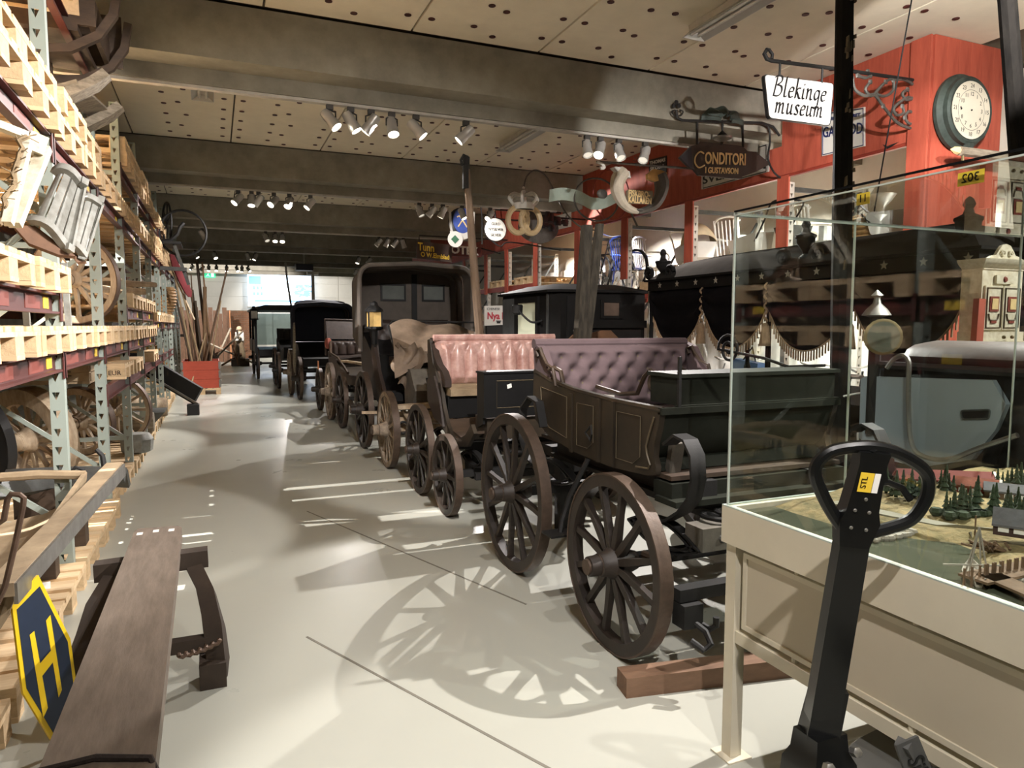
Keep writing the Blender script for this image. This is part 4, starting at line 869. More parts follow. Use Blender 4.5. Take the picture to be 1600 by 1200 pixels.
# ---- fifth: navy hood
m_navyhood = M('navy_hood', (24, 28, 40), rough=.8, var=.3, sc=6)
c5 = thing('navy_hooded_carriage', (2.0, 15, 0), 'carriage with a dark navy folding hood behind the brown gig', 'carriage')
for x, o_ in ((1.5, -1), (2.8, 1)):
    wheel(c5, (x, 14.25, .42), .42, m_wh1, m_ty1, rw=.055, rd=.055, hub=.08, ns=12, ph=.1, out=o_)
    wheel(c5, (x - .06, 15.3, .48), .48, m_pale_w if o_ < 0 else m_wh1, m_ty1, rw=.06, rd=.06, hub=.08, ns=12, ph=.2, out=o_)
axle(c5, 1.53, 2.77, 14.25, .42, m_black); axle(c5, 1.47, 2.71, 15.3, .48, m_black)
hood(c5, 14.9, 15.6, (1.46, 2.66, 1.86, 1.0), (1.5, 2.62, 1.84, 1.1), m_navyhood, m_navyhood)
obj('hood_dome', MB().loft([[(2.06 + a * r, 15.2 + b * r * .6, z) for a, b in ((math.cos(q * PI / 6), math.sin(q * PI / 6)) for q in range(12))] for r, z in ((.55, 1.88), (.48, 1.94), (.3, 1.97), (.1, 1.98))]), m_navyhood, c5)
obj('body', MB().prism([(1.56, y, z) for y, z in ((14.0, .66), (14.8, .6), (15.6, .7), (15.7, 1.1), (15.0, 1.06), (14.6, .85), (14.0, .8))], (1.0, 0, 0)), m_paint, c5)
obj('side_cloth', MB().prism([(1.44, y, z) for y, z in ((14.55, 1.5), (14.7, 1.4), (14.85, .7), (14.7, .5), (14.5, .8), (14.5, 1.2))], (.03, 0, 0)), m_oldgrey, c5)
obj('perch', MB().bar((2.1, 14.0, .5), (2.1, 15.7, .55), .07, .07), m_black, c5)
# ---- sixth: black carriage with tufted seat
c6 = thing('black_victoria', (1.75, 17.6, 0), 'low black open carriage with ribbed seat between navy hood and glazed coach', 'carriage')
for x, o_ in ((1.32, -1), (2.5, 1)):
    wheel(c6, (x, 16.9, .42), .42, m_black, m_ty1, rw=.055, rd=.055, hub=.07, ns=12, ph=.1, out=o_)
    wheel(c6, (x - .02 * o_, 18.2, .45), .45, m_black, m_ty1, rw=.055, rd=.055, hub=.07, ns=12, ph=.2, out=o_)
axle(c6, 1.35, 2.47, 16.9, .42, m_black); axle(c6, 1.35, 2.47, 18.2, .45, m_black)
obj('body', MB().prism([(1.42, y, z) for y, z in ((16.6, .7), (17.2, .62), (18.0, .66), (18.6, .9), (18.6, 1.12), (17.9, 1.05), (17.3, .85), (16.6, .95))], (.98, 0, 0)), m_paint, c6)
tuft('ribbed_seat', (1.4, 18.0, 1.05), (1, 0, 0), (0, .5, 1), 1.0, .36, 7, 2, .03, m_black, c6, style='p', th=.05)
obj('perch', MB().bar((1.9, 16.6, .5), (1.9, 18.6, .52), .07, .07), m_black, c6)
# ---- seventh: glazed coach
c7 = thing('glazed_coach', (1.6, 21, 0), 'tall black glazed coach with lanterns far down the aisle', 'carriage')
for x, o_ in ((1.05, -1), (2.25, 1)):
    wheel(c7, (x, 20.2, .42), .42, m_black, m_ty1, rw=.055, rd=.055, hub=.07, ns=12, ph=.1, out=o_)
    wheel(c7, (x, 22.4, .5), .5, m_black, m_ty1, rw=.055, rd=.055, hub=.07, ns=12, ph=.2, out=o_)
axle(c7, 1.08, 2.22, 20.2, .42, m_black); axle(c7, 1.08, 2.22, 22.4, .5, m_black)
obj('floor_body', MB().box(1.08, 2.2, 19.9, 22.7, .62, .8).box(1.0, 1.04, 19.7, 19.74, .3, .8), m_paint, c7)
for x in (1.0, 2.24):
    for y in (19.75, 21.3, 22.8): obj('corner_post', MB().bar((x, y, .7), (x, y, 1.84), .06, .06), m_paint, c7)
obj('side_rails', MB().box(.98, 1.02, 19.75, 22.8, .72, 1.05).box(2.22, 2.26, 19.75, 22.8, .72, 1.05), m_paint, c7)
obj('roof', MB().loft([[(x, y, z) for x, z in ((.92, 1.84), (2.32, 1.84), (2.3, 1.9), (2.0, 1.98), (1.24, 1.98), (.94, 1.9))] for y in (19.6, 22.95)]), m_paint, c7)
for x in (.96, 1.98): lamp_sq(c7, (x, 19.6, 1.62), .16, .2, M('pale_lamp_glass', (226, 222, 206), rough=.3, bump=0))
obj('pane', MB().box(1.07, 2.18, 22.78, 22.79, .85, 1.8), m_glassw, c7)
obj('perch', MB().bar((1.6, 19.8, .5), (1.6, 22.8, .55), .07, .07), m_black, c7)

# ------------------------------------------------------------ model display case
m_case = M('cream_steel', (214, 206, 184), rough=.55, var=.07, sc=6, bump=.02)
m_casep = M('cream_panel', (198, 188, 166), rough=.6, var=.06, sc=3, bump=.01)
m_edge = M('glass_edge', (186, 196, 188), rough=.2, var=.1, bump=0)
m_rub = M('black_edge', (18, 18, 18), rough=.9, spec=.1)
def pane_mat():
    m = bpy.data.materials.new('case_glass'); m.use_nodes = True; nt = m.node_tree; N = nt.nodes; L = nt.links; N.remove(N['Principled BSDF'])
    t = N.new('ShaderNodeBsdfTransparent'); t.inputs[0].default_value = (.95, .97, .955, 1)
    g = N.new('ShaderNodeBsdfGlossy'); g.inputs['Roughness'].default_value = 0.0
    f = N.new('ShaderNodeFresnel'); f.inputs[0].default_value = 1.5
    ge = N.new('ShaderNodeNewGeometry'); s = N.new('ShaderNodeMath'); s.operation = 'SUBTRACT'; s.inputs[0].default_value = 1
    mu = N.new('ShaderNodeMath'); mu.operation = 'MULTIPLY'; x = N.new('ShaderNodeMixShader')
    L.new(ge.outputs['Backfacing'], s.inputs[1]); L.new(s.outputs[0], mu.inputs[0]); L.new(f.outputs[0], mu.inputs[1])
    L.new(mu.outputs[0], x.inputs[0]); L.new(t.outputs[0], x.inputs[1]); L.new(g.outputs[0], x.inputs[2]); L.new(x.outputs[0], N['Material Output'].inputs[0]); return m
m_pane = pane_mat()
DX0, DX1, DY0, DY1 = 1.53, 2.98, -.55, 1.84
t = thing('display_case', (2.2, .6, 0), 'long glass topped display case on a cream steel table with the coastal village model', 'display case')
obj('tray_rim', MB().box(DX0, DX0 + .03, DY0, DY1, .735, .856).box(DX1 - .03, DX1, DY0, DY1, .735, .856).box(DX0 + .03, DX1 - .03, DY1 - .03, DY1, .735, .856).box(DX0 + .03, DX1 - .03, DY0, DY0 + .03, .735, .856), m_case, t)
obj('tray_base', MB().box(DX0 + .031, DX1 - .031, DY0 + .031, DY1 - .031, .76, .80), m_case, t)
for x in (DX0 + .015, DX1 - .06):
    for y in (DY1 - .055, DY0 + .01):
        l = obj('leg', MB().box(x, x + .045, y, y + .045, .006, .7345), m_case, t)
        obj('foot', MB().box(x - .025, x + .07, y - .025, y + .07, 0, .0055), m_case, l)
for z0, z1 in ((.405, .445),):
    obj('lower_rail', MB().box(DX0 + .02, DX0 + .055, DY0 + .056, DY1 - .056, z0, z1), m_case, t)
    obj('lower_rail', MB().box(DX0 + .061, DX1 - .061, DY1 - .05, DY1 - .015, z0, z1), m_case, t)
    obj('lower_rail', MB().box(DX1 - .055, DX1 - .02, DY0 + .056, DY1 - .056, z0, z1), m_case, t)
def fpanel(y0, y1):
    p = obj('side_panel', MB().box(DX0 + .03, DX0 + .042, y0, y1, .462, .716), m_casep, t)
    b = MB(); x0, x1 = DX0 + .024, DX0 + .0299
    b.box(x0, x1, y0, y1, .700, .716).box(x0, x1, y0, y1, .462, .478).box(x0, x1, y0, y0 + .016, .478, .700).box(x0, x1, y1 - .016, y1, .478, .700)
    obj('panel_border', b, m_case, p)
    for y in (y0 + .18, (y0 + y1) / 2, y1 - .22):
        obj('spacer', MB().lathe([(.01, 0), (.01, .018)], (DX0 + .036, y, .445), n=8), m_case, p); obj('spacer', MB().lathe([(.01, 0), (.01, .02)], (DX0 + .036, y, .716), n=8), m_case, p)
fpanel(.55, 1.76); fpanel(-.5, .53)
obj('rear_panel', MB().box(DX0 + .09, DX1 - .09, DY1 - .04, DY1 - .03, .62, .734), m_casep, t)
GX0, GX1, GY0, GY1, GT = DX0 + .012, DX1 - .012, DY0 + .012, DY1 - .012, 1.80
G = .006
obj('glass_pane', MB().box(GX0, GX0 + G, GY0, GY1, .857, GT), m_pane, t, sm=None)
obj('glass_pane', MB().box(GX0 + G + .001, 2.06, GY1 - G, GY1, .857, GT), m_pane, t, sm=None)
obj('glass_pane', MB().box(2.064, GX1, GY1 - G, GY1, .857, GT), m_pane, t, sm=None)
obj('glass_pane', MB().box(GX1 - G, GX1, GY0, GY1 - G - .001, .857, GT), m_pane, t, sm=None)
obj('glass_top', MB().box(GX0, GX1, GY0, GY1, GT + .001, GT + .007), m_pane, t, sm=None)
e = MB().box(GX0 - .002, GX0 + .004, GY1 - .004, GY1 + .002, .857, GT).box(2.0605, 2.0635, GY1 - .007, GY1 + .001, .857, GT).box(GX1 - .004, GX1 + .002, GY1 - .004, GY1 + .002, .857, GT)
obj('glass_edge', e, m_edge, t)
obj('glass_edge', MB().box(GX0 - .003, GX1, GY1 - .002, GY1 + .003, GT - .002, GT + .008).box(GX0 - .003, GX0 + .002, GY0, GY1 - .0021, GT - .004, GT + .0), m_edge, t)
obj('edge_strip', MB().box(GX0 - .004, GX0 + .003, GY0, GY1, GT + .0081, GT + .013), m_rub, t)
obj('tray_edge_light', MB().box(DX0 + .0, DX0 + .01, DY0, DY1, .8561, .860).box(DX0 + .011, DX1, DY1 - .01, DY1, .8561, .860), m_edge, t)
for y, s, w_ in ((1.085, '302', .05), (1.37, '11', .03)):
    l = obj('yellow_label', MB().box(GX0 + .03, GX0 + .0312, y - .03, y + .03, GT - .036, GT - .006) if w_ > .04 else MB().box(GX0 + .03, GX0 + .0312, y - .02, y + .02, GT - .036, GT - .006), m_yel, t)
    text('label_digits', s, m_rub, l, (GX0 + .0292, y, GT - .021), (0, 1, 0), (0, 0, 1), .028, th=.0005)
# ---- the diorama in the case
m_water = M('model_water', (88, 92, 76), rough=.12, var=.18, sc=4, bump=.01)
m_land = M('model_grass', (158, 138, 94), rough=.95, var=.4, sc=24, rgb2=(100, 94, 58), bump=.6)
m_road = M('model_road', (170, 166, 148), rough=.9)
m_tree = M('model_fir', (58, 74, 50), rough=.95, var=.5, sc=60, bump=.5)
m_mred = M('model_red', (128, 52, 40), rough=.8); m_mroof = M('model_tile', (150, 84, 62), rough=.85, sc=60)
m_mgrey = M('model_slate', (104, 104, 106), rough=.8, sc=30); m_mstone = M('model_stone', (176, 170, 156), rough=.95, var=.35, sc=40)
m_mwood = M('model_timber', (120, 96, 72), rough=.9, sc=40)
d = thing('coast_diorama', (2.2, .8, .801), 'model landscape of a coastal village with water, firs and small houses in the glass case', 'model')
obj('water', MB().box(DX0 + .035, DX1 - .035, DY0 + .035, DY1 - .035, .801, .842), m_water, d)
# shoreline: land lies behind this line (points x, y), bay towards the aisle
shore = [(1.717, 1.847, 0.845), (1.714, 1.713, 0.845), (1.722, 1.565, 0.845), (1.779, 1.433, 0.845), (1.831, 1.351, 0.845), (1.892, 1.299, 0.845), (1.875, 1.233, 0.845), (1.785, 1.148, 0.845), (1.803, 1.120, 0.845), (1.913, 1.094, 0.845), (2.006, 1.029, 0.845)]
shore = [(max(DX0 + .06, p[0]), min(p[1], DY1 - .04)) for p in shore]
def landf(u, v):
    i = min(int(u * (len(shore) - 1)), len(shore) - 2); f = u * (len(shore) - 1) - i
    sx = shore[i][0] * (1 - f) + shore[i + 1][0] * f; sy = shore[i][1] * (1 - f) + shore[i + 1][1] * f
    ex = DX1 - .04; ey = DY1 - .04 - (DY1 - .04 - (-.2)) * u * 1.0
    x = sx * (1 - v) + ex * v; y = sy * (1 - v) + ey * v
    return (x, y, .842 + .045 * min(1, v * 2.2) ** .6 + .012 * math.sin(x * 19) * math.sin(y * 15) * min(1, v * 4))
obj('shore_land', MB().sheet(landf, 30, 14, .004), m_land, d, sm=80)
def hz(x, y): return .885
def onland(u, v, lift=.0): return landf(u, v)
rw = MB().strap([(p[0], p[1], p[2] + .004) for p in ((1.827, 1.664, 0.875), (1.859, 1.457, 0.878), (1.898, 1.324, 0.880), (1.987, 1.239, 0.880), (2.098, 1.141, 0.880))], (.4, -.5, 0.1), .05, .006); obj('road', rw, m_road, d)
rt = random.Random(4)
def fir(x, y, z, h):
    m = MB(); n = 6
    m.lathe([(.006, 0), (.005, h * .2)], (x, y, z), n=5)
    for k in range(4):
        r = h * .24 * (1 - k * .22); z0 = z + h * (.12 + .22 * k); m.lathe([(r, 0), (r * .6, h * .1), (.002, h * .3)], (x, y, z0), n=n)
    return m
fm = [fir(0, 0, 0, h).mesh('model_fir') for h in (.085, .065, .05)]
def tree(u, v, y3=.885, k=None):
    p = V(u_(u, v, y3)); obj('model_fir', fm[rt.randrange(3) if k is None else k], m_tree, d, loc=p - d.location)
def u_(u, v, z):   # model-space lookup baked at build time
    return (0, 0, 0)
for p in ((2.088, 1.677, 0.886), (2.072, 1.644, 0.886), (2.070, 1.625, 0.886), (2.098, 1.623, 0.886), (2.082, 1.592, 0.886), (2.150, 1.631, 0.886), (2.137, 1.607, 0.886), (2.126, 1.583, 0.886), (2.312, 1.644, 0.886), (2.301, 1.617, 0.886), (2.283, 1.595, 0.886), (2.251, 1.588, 0.886), (2.262, 1.564, 0.886), (2.118, 1.461, 0.886), (2.023, 1.418, 0.886), (2.020, 1.404, 0.886), (2.048, 1.408, 0.886), (2.070, 1.406, 0.886), (2.099, 1.410, 0.886), (2.082, 1.385, 0.886), (2.141, 1.409, 0.886), (2.527, 1.607, 0.886), (2.513, 1.580, 0.886), (2.550, 1.586, 0.886), (2.514, 1.548, 0.886), (2.579, 1.574, 0.886), (2.533, 1.530, 0.886), (2.588, 1.549, 0.886), (2.549, 1.513, 0.886), (2.533, 1.489, 0.886), (2.203, 1.358, 0.886), (2.187, 1.333, 0.886), (2.214, 1.338, 0.886), (2.197, 1.314, 0.886), (2.230, 1.323, 0.886), (2.273, 1.395, 0.886), (2.287, 1.373, 0.886), (2.196, 1.299, 0.886), (2.152, 1.364, 0.886), (2.184, 1.375, 0.886), (2.225, 1.504, 0.886), (2.228, 1.484, 0.886), (2.234, 1.464, 0.886)):
    obj('model_fir', fm[rt.randrange(3)], m_tree, d, loc=V((min(p[0], DX1 - .09), min(p[1], DY1 - .09), .88)) - d.location, rot=(0, 0, rt.random() * 6))
bs = MB()
for k in range(26):
    p = V((2.031, 1.399, 0.886)).lerp(V((2.107, 1.383, 0.886)), k / 26) + V((rt.uniform(-.04, .04), rt.uniform(-.04, .04), 0)); bs.ball(p, (.02, .02, .016), 6, 4)
obj('bushes', bs, m_tree, d, kind='stuff')
def house(c, ang, L, W, h, rh, wall, roof, gable=None, nm='model_house'):
    c = V(c); ca, sa = math.cos(ang), math.sin(ang)
    def T(x, y, z): return (c.x + x * ca - y * sa, c.y + x * sa + y * ca, c.z + z)
    m = MB(); m.hexa([T(x, y, z) for z in (0, h) for x, y in ((-L / 2, -W / 2), (L / 2, -W / 2), (L / 2, W / 2), (-L / 2, W / 2))])
    for s in (-1, 1): m.prism([T(s * L / 2 * .995, -W / 2, h), T(s * L / 2 * .995, W / 2, h), T(s * L / 2 * .995, 0, h + rh)], V(T(-s * .004, 0, 0)) - V(T(0, 0, 0)))
    o = obj(nm, m, wall, d)
    for s in (-1, 1): obj('roof', MB().hexa([T(x, y, z) for dz in (0, .006) for x, y, z in ((-L * .53, s * W * .58, h - rh * .16 + dz), (L * .53, s * W * .58, h - rh * .16 + dz), (L * .53, 0, h + rh + dz), (-L * .53, 0, h + rh + dz))]), roof, o)
    for s in (-1, 1):
        for x in (-L * .3, L * .0, L * .3): obj('window', MB().hexa([T(x + i * .012, s * (W / 2 + k), z) for z in (h * .35, h * .8) for i, k in ((-1, .0), (1, .0), (1, .002), (-1, .002))]), m_paper, o)
    obj('gable_trim', MB().bar(T(L * .53, -W * .58, h - rh * .1), T(L * .53, 0, h + rh + .004), .008, .008).bar(T(L * .53, W * .58, h - rh * .1), T(L * .53, 0, h + rh + .004), .008, .008), m_paper, o)
    return o
def hp(p): return (min(p[0], DX1 - .16), min(p[1], DY1 - .14), .884)
house(hp((2.341, 1.539, 0.884)), R(-58), .125, .055, .028, .022, m_mred, m_mroof)
house(hp((2.368, 1.452, 0.884)), R(-56), .13, .055, .026, .02, m_mwood, m_mgrey)
house(hp((1.988, 1.185, 0.884)), R(-60), .115, .07, .03, .034, M('model_dark', (70, 50, 42), rough=.8), m_mgrey)
house(hp((2.406, 1.746, 0.884)), R(-35), .3, .07, .014, .026, m_mstone, m_mred, nm='model_barn')
st = MB()
for k in range(60):
    p = V((1.692, 1.399, 0.848)).lerp(V((1.865, 1.407, 0.848)), rt.random()) + V((rt.uniform(-.02, .02), rt.uniform(-.02, .02), 0)); r = rt.uniform(.006, .014); st.ball(p, (r, r, r * .8), 5, 4)
obj('shore_stones', st, m_mstone, d, kind='stuff')
jt = MB(); a, b = V((1.609, 1.055, 0.860)), V((1.895, 1.055, 0.860))
jt.bar(a, b, .07, .006); jt.bar(V((1.674, 1.060, 0.860)), V((1.642, 0.935, 0.860)), .06, .006)
for k in range(22):
    p = a.lerp(b, k / 21) + V((.03 * (1 if k % 2 else -1), 0, 0)); jt.bar(p - V((0, 0, .02)), p + V((0, 0, .03)), .004, .004)
obj('jetty', jt, m_mwood, d, kind='stuff')
lg = MB()
for k in range(26):
    p = V((1.877, 1.192, 0.850)).lerp(V((1.929, 1.159, 0.850)), rt.random()); q = V((rt.uniform(-.06, .0), rt.uniform(-.01, .05), rt.uniform(0, .02))); lg.tube([p, p + q + V((0, 0, .01))], .0035, 5)
obj('log_heap', lg, m_mwood, d, kind='stuff')
def boat(p, L, ang, m):
    p = V(p); ca, sa = math.cos(ang), math.sin(ang); rings = []
    for k in range(7):
        f = k / 6; w_ = .5 * math.sin(PI * min(1, f * .85 + .15)) * L * .32; x = (f - .5) * L; z = .012 + .012 * (2 * f - 1) ** 2
        rings.append([V((p.x + x * ca - y * sa, p.y + x * sa + y * ca, p.z + zz)) for y, zz in ((-w_, z), (-w_ * .5, 0), (w_ * .5, 0), (w_, z), (w_ * .8, z), (w_ * .4, .006), (-w_ * .4, .006), (-w_ * .8, z))])
    return obj('model_boat', MB().loft(rings), m, d)
boat((1.730, 1.040, 0.843), .12, R(60), m_paper); boat((1.803, 1.061, 0.843), .1, R(50), m_paper); b_ = boat((1.680, 1.098, 0.843), .17, R(40), m_mstone)
p = V((1.666, 1.083, 0.850)); mt = V((1.947, 1.246, 0.850)); top = p + V((0, 0, .12))
for q in (p + V((.015, .0, 0)), p + V((-.015, .01, 0)), p + V((.012, -.02, 0)), p + V((.0, .028, 0))): obj('mast', MB().bar(q, top, .0028, .0028), m_mstone, b_)
obj('spar', MB().bar(p + V((-.05, .05, .02)), p + V((.04, -.03, .03)), .0035, .0035), m_mstone, b_)
b_ = boat((1.985, 1.302, 0.848), .09, R(30), m_mstone); p = V((1.962, 1.287, 0.855)); obj('mast', MB().bar(p, p + V((0, 0, .06)), .003, .003), m_mwood, b_)
# ------------------------------------------------------------ pallet jack
m_jack = M('jack_black', (16, 17, 17), rough=.3, var=.2, sc=20, bump=.02)
m_zinc = M('zinc', (176, 174, 166), rough=.35, met=.8, var=.2)
m_jgrey = M('jack_grey', (82, 82, 80), rough=.5, var=.2)
J = thing('pallet_jack', (1.42, 1.28, 0), 'black hand pallet jack with loop handle standing in front of the cream display case', 'pallet jack')
P0 = V((1.405, 1.29, .42)); P1 = V((1.319, 1.140, 0.984)); P2 = V((1.324, 1.100, 1.196))
ax = (P2 - P1).normalized(); rt_ = V((.90, -.43, .05)); rt_ = (rt_ - ax * rt_.dot(ax)).normalized(); nrm = rt_.cross(ax)
obj('drawbar', MB().bar(P0, P1, .075, .045, up=nrm, wd2=.066, h2=.04), m_jack, J)
obj('drawbar_foot', MB().bar(P0 - ax * .03, P0 + ax * .12, .085, .06, up=nrm, wd2=.078, h2=.05), m_jack, J)
def hp2(a, b, c=0): return P1 + rt_ * a + ax * b + nrm * c
obj('handle_head', MB().loft([[hp2(x * w_, b, c) for x, c in ((-1, -.02), (1, -.02), (1, .022), (-1, .022))] for b, w_ in ((-.03, .033), (.03, .045), (.06, .036), (.12, .032), (.17, .03), (.195, .034))]), m_jack, J)
lp = [(.0, -.01), (-.04, .022), (-.088, .085), (-.112, .135), (-.10, .172), (-.065, .192), (0, .203), (.065, .192), (.125, .16), (.143, .115), (.135, .068), (.112, .035), (.05, .005)]
def cr(pts, closed, n=5):
    pts = [V(p) for p in pts]; m = len(pts); out = []
    for i in range(m if closed else m - 1):
        p0, p1, p2, p3 = pts[(i - 1) % m] if (closed or i) else pts[0], pts[i], pts[(i + 1) % m], pts[(i + 2) % m] if (closed or i + 2 < m) else pts[-1]
        for k in range(n):
            t_ = k / n; out.append(.5 * ((2 * p1) + (p2 - p0) * t_ + (2 * p0 - 5 * p1 + 4 * p2 - p3) * t_ ** 2 + (3 * p1 - p0 - 3 * p2 + p3) * t_ ** 3))
    if not closed: out.append(pts[-1])
    return out
obj('handle_loop', MB().tube(cr([hp2(a, b) for a, b in lp], True), .0145, 10, True), m_jack, J)
obj('grip_bridge', MB().bar(hp2(.0, .2), hp2(.03, .12), .03, .03), m_jack, J)
obj('lever', MB().tube([hp2(.02, .125, .01), hp2(.05, .125, .0), hp2(.085, .115, 0), hp2(.108, .09, 0)], .008, 8), m_jack, J)
lb = obj('yellow_label', MB().prism([hp2(-.024, .105, .0235), hp2(.006, .105, .0235), hp2(.006, .15, .0235), hp2(-.024, .15, .0235)], nrm * .001), m_yel, J)
text('label_text', 'STL', m_jack, lb, hp2(-.013, .128, .0255), ax, -rt_, .018, th=.0003)
obj('label_white', MB().prism([hp2(.007, .105, .0235), hp2(.02, .105, .0235), hp2(.02, .15, .0235), hp2(.007, .15, .0235)], nrm * .001), m_paper, J)
for a, b in ((-.018, .06), (.014, .058), (-.018, .018), (.016, .016), (0.0, .088)): obj('rivet', MB().lathe([(.0045, 0), (.003, .003)], hp2(a, b, .023), nrm, n=8), m_zinc, J)
obj('pivot_head', MB().loft([[(x, y, z) for x, y in ((1.405 - w_, 1.29 - w_ * .8), (1.405 + w_, 1.29 - w_ * .8), (1.405 + w_, 1.29 + w_ * .8), (1.405 - w_, 1.29 + w_ * .8))] for z, w_ in ((.22, .06), (.26, .075), (.33, .07), (.36, .055), (.41, .05))]), m_jack, J)
for q in ((1.36, 1.225, .36), (1.455, 1.23, .375), (1.37, 1.22, .29), (1.40, 1.22, .27), (1.44, 1.22, .3)): obj('bolt', MB().lathe([(.013, 0), (.013, .02), (.008, .022)], q, (-.2, -1, .4), n=6), m_zinc, J)
obj('pump_cylinder', MB().lathe([(.05, .05), (.055, .06), (.055, .24), (.04, .25)], (1.405, 1.29, 0), n=14), m_jgrey, J)
obj('steer_wheel', MB().lathe([(.085, -.045), (.09, -.035), (.09, .035), (.085, .045)], (1.36, 1.26, .0905), (.6, -.8, 0), n=18), m_jgrey, J)
obj('steer_wheel', MB().lathe([(.085, -.045), (.09, -.035), (.09, .035), (.085, .045)], (1.47, 1.34, .0905), (.6, -.8, 0), n=18), m_jgrey, J)
fx = V((.93, -.36, 0)); fy = V((.36, .93, 0)); O = V((1.45, 1.27, 0))
def jp(a, b, z): return O + fx * a + fy * b + V((0, 0, z))
obj('body_shell', MB().loft([[jp(a, b, z) for b, z in ((-hw, .10), (-hw, zt - .03), (-hw + .03, zt), (hw - .03, zt), (hw, zt - .03), (hw, .10))] for a, hw, zt in ((.0, .06, .30), (.1, .12, .33), (.19, .16, .34), (.24, .17, .31), (.3, .26, .24), (.36, .26, .2))]), M('jack_shell', (112, 112, 108), rough=.4, met=.3, var=.15), J)
for s in (-1, 1):
    fk = obj('fork', MB().loft([[jp(a, s * .19 + b, z) for b, z in ((-w_, z0), (-w_, z1), (w_, z1), (w_, z0))] for a, w_, z0, z1 in ((.3, .08, .06, .16), (.5, .08, .05, .11), (1.3, .08, .05, .1), (1.4, .04, .06, .08))]), m_jgrey, J)
    obj('fork_roller', MB().lathe([(.038, -.06), (.04, -.05), (.04, .05), (.038, .06)], jp(1.25, s * .19, .0405), fy, n=12), m_jack, J)
pq = [jp(.21, -.172, .10), jp(.31, -.272, .10), jp(.31, -.272, .21), jp(.21, -.172, .29)]
pn = V((1.406, 1.030, 0.584))
A_, B_, C_, D_ = V((1.361, 1.040, 0.522)), V((1.404, 1.020, 0.545)), V((1.487, 1.020, 0.396)), V((1.419, 1.040, 0.402))
lp_ = obj('name_plate', MB().prism([A_, B_, C_, D_], V((0, .006, 0))), m_jgrey, J)
obj('plate_arm', MB().bar(A_.lerp(B_, .5) + V((0, .01, -.01)), jp(.24, -.1, .2), .03, .02), m_jgrey, J)
text('name_text', 'SiL', m_jack, lp_, A_.lerp(C_, .46) - V((0, .003, 0)), (C_ - B_), V((B_ - A_)), .055, th=.001)
# ------------------------------------------------------------ raised shafts and poles
m_oldpole = M('old_pole', (60, 55, 46), rough=.9, spec=.2, var=.6, sc=12, st=(4, 4, .7), bump=.3, rgb2=(30, 27, 23))
m_flake = M('flaking_paint', (34, 32, 29), rough=.9, spec=.15, var=.5, sc=9, st=(2, 2, .6), bump=.25, rgb2=(17, 16, 15))
t = thing('raised_shafts', (2.35, 4.35, 0), 'pair of old grey wooden shafts raised upright behind the purple seat', 'shafts')
a, b = V((2.337, 4.350, 1.218)), V((2.394, 4.350, 2.137)); obj('shaft', MB().loft([[p + V((x * w_, y * w_, 0)) for x, y in ((-1, -1), (1, -1), (1, 1), (-1, 1))] for p, w_ in ((V((a.x - .03, a.y, .62)), .034), (a, .034), (a.lerp(b, .6), .035), (b, .03))]), m_oldpole, t)
a, b = V((2.406, 4.420, 1.214)), V((2.535, 4.420, 2.163)); obj('shaft', MB().loft([[p + V((x * w_, y * w_, 0)) for x, y in ((-1, -1), (1, -1), (1, 1), (-1, 1))] for p, w_ in ((V((a.x - .09, a.y, .62)), .034), (a, .034), (a.lerp(b, .6), .032), (b, .022))]), m_oldpole, t)
obj('shaft_foot', MB().box(2.1, 2.4, 4.28, 4.5, .55, .62).box(2.2, 2.3, 4.34, 4.44, 0, .55), m_black, t)
t = thing('hooked_pole', (2.28, 6.3, 0), 'tall brown carriage pole with an iron hook tip rising behind the pink seat', 'pole')
a, b, c_ = V((2.324, 6.300, 1.317)), V((2.251, 6.300, 2.185)), V((2.192, 6.300, 2.959))
obj('pole', MB().tube([(a.x + .06, a.y, .45), a, b, c_], [.04, .042, .038, .03], 9), M('brown_pole', (112, 92, 72), rough=.75, var=.45, sc=9, st=(4, 4, .6), bump=.2), t)
obj('iron_tip', MB().tube([c_ - V((0, 0, .25)), c_, c_ + V((0, 0, .04))], [.036, .034, .036], 9), m_black, t)
obj('hook', MB().tube([c_ + V((.02, 0, .04)), c_ + V((-.03, -.02, .05)), c_ + V((-.06, -.03, .0)), c_ + V((-.05, -.03, -.05)), c_ + V((-.03, -.03, -.03))], .012, 6), m_black, t)
obj('pole_foot', MB().box(2.2, 2.5, 6.2, 6.4, .0, .45), m_black, t)
t = thing('dark_pole', (3.12, 2.85, 0), 'tall black flaking wooden pole rising to the ceiling behind the glass case', 'pole')
a, b = V((3.169, 2.850, 0.808)), V((3.083, 2.850, 3.132))
obj('pole', MB().tube([(a.x + .0, a.y, 0), a, a.lerp(b, .5), b, b + (b - a) * .3], [.06, .055, .052, .045, .04], 9), m_flake, t)
rf = random.Random(9); fl_ = MB()
for k in range(34):
    p = a.lerp(b, rf.uniform(.4, 1.25)) + V((rf.uniform(-.03, .03), -.048, 0)); w_ = rf.uniform(.004, .009); h_ = rf.uniform(.02, .06); fl_.prism([p + V((-w_, 0, -h_ / 2)), p + V((w_, 0, -h_ / 3)), p + V((w_ * .6, 0, h_ / 2)), p + V((-w_ * .8, 0, h_ / 3))], (0, .012, 0))
obj('bare_flakes', fl_, m_line, t, kind='stuff')
obj('tied_cord', MB().tube(cr([a + V((-.05, -.06, .26)), a + V((.08, -.07, .27)), a + V((.1, -.05, .2)), a + V((.13, -.05, .1)), a + V((.08, -.05, .06)), a + V((.09, -.05, -.05)), a + V((.12, -.05, -.2))], False), .006, 5), m_paper, t)
t = thing('leaning_pole', (4.3, 2.6, 0), 'dark leaning wooden pole farthest toward the camera behind the glass case', 'pole')
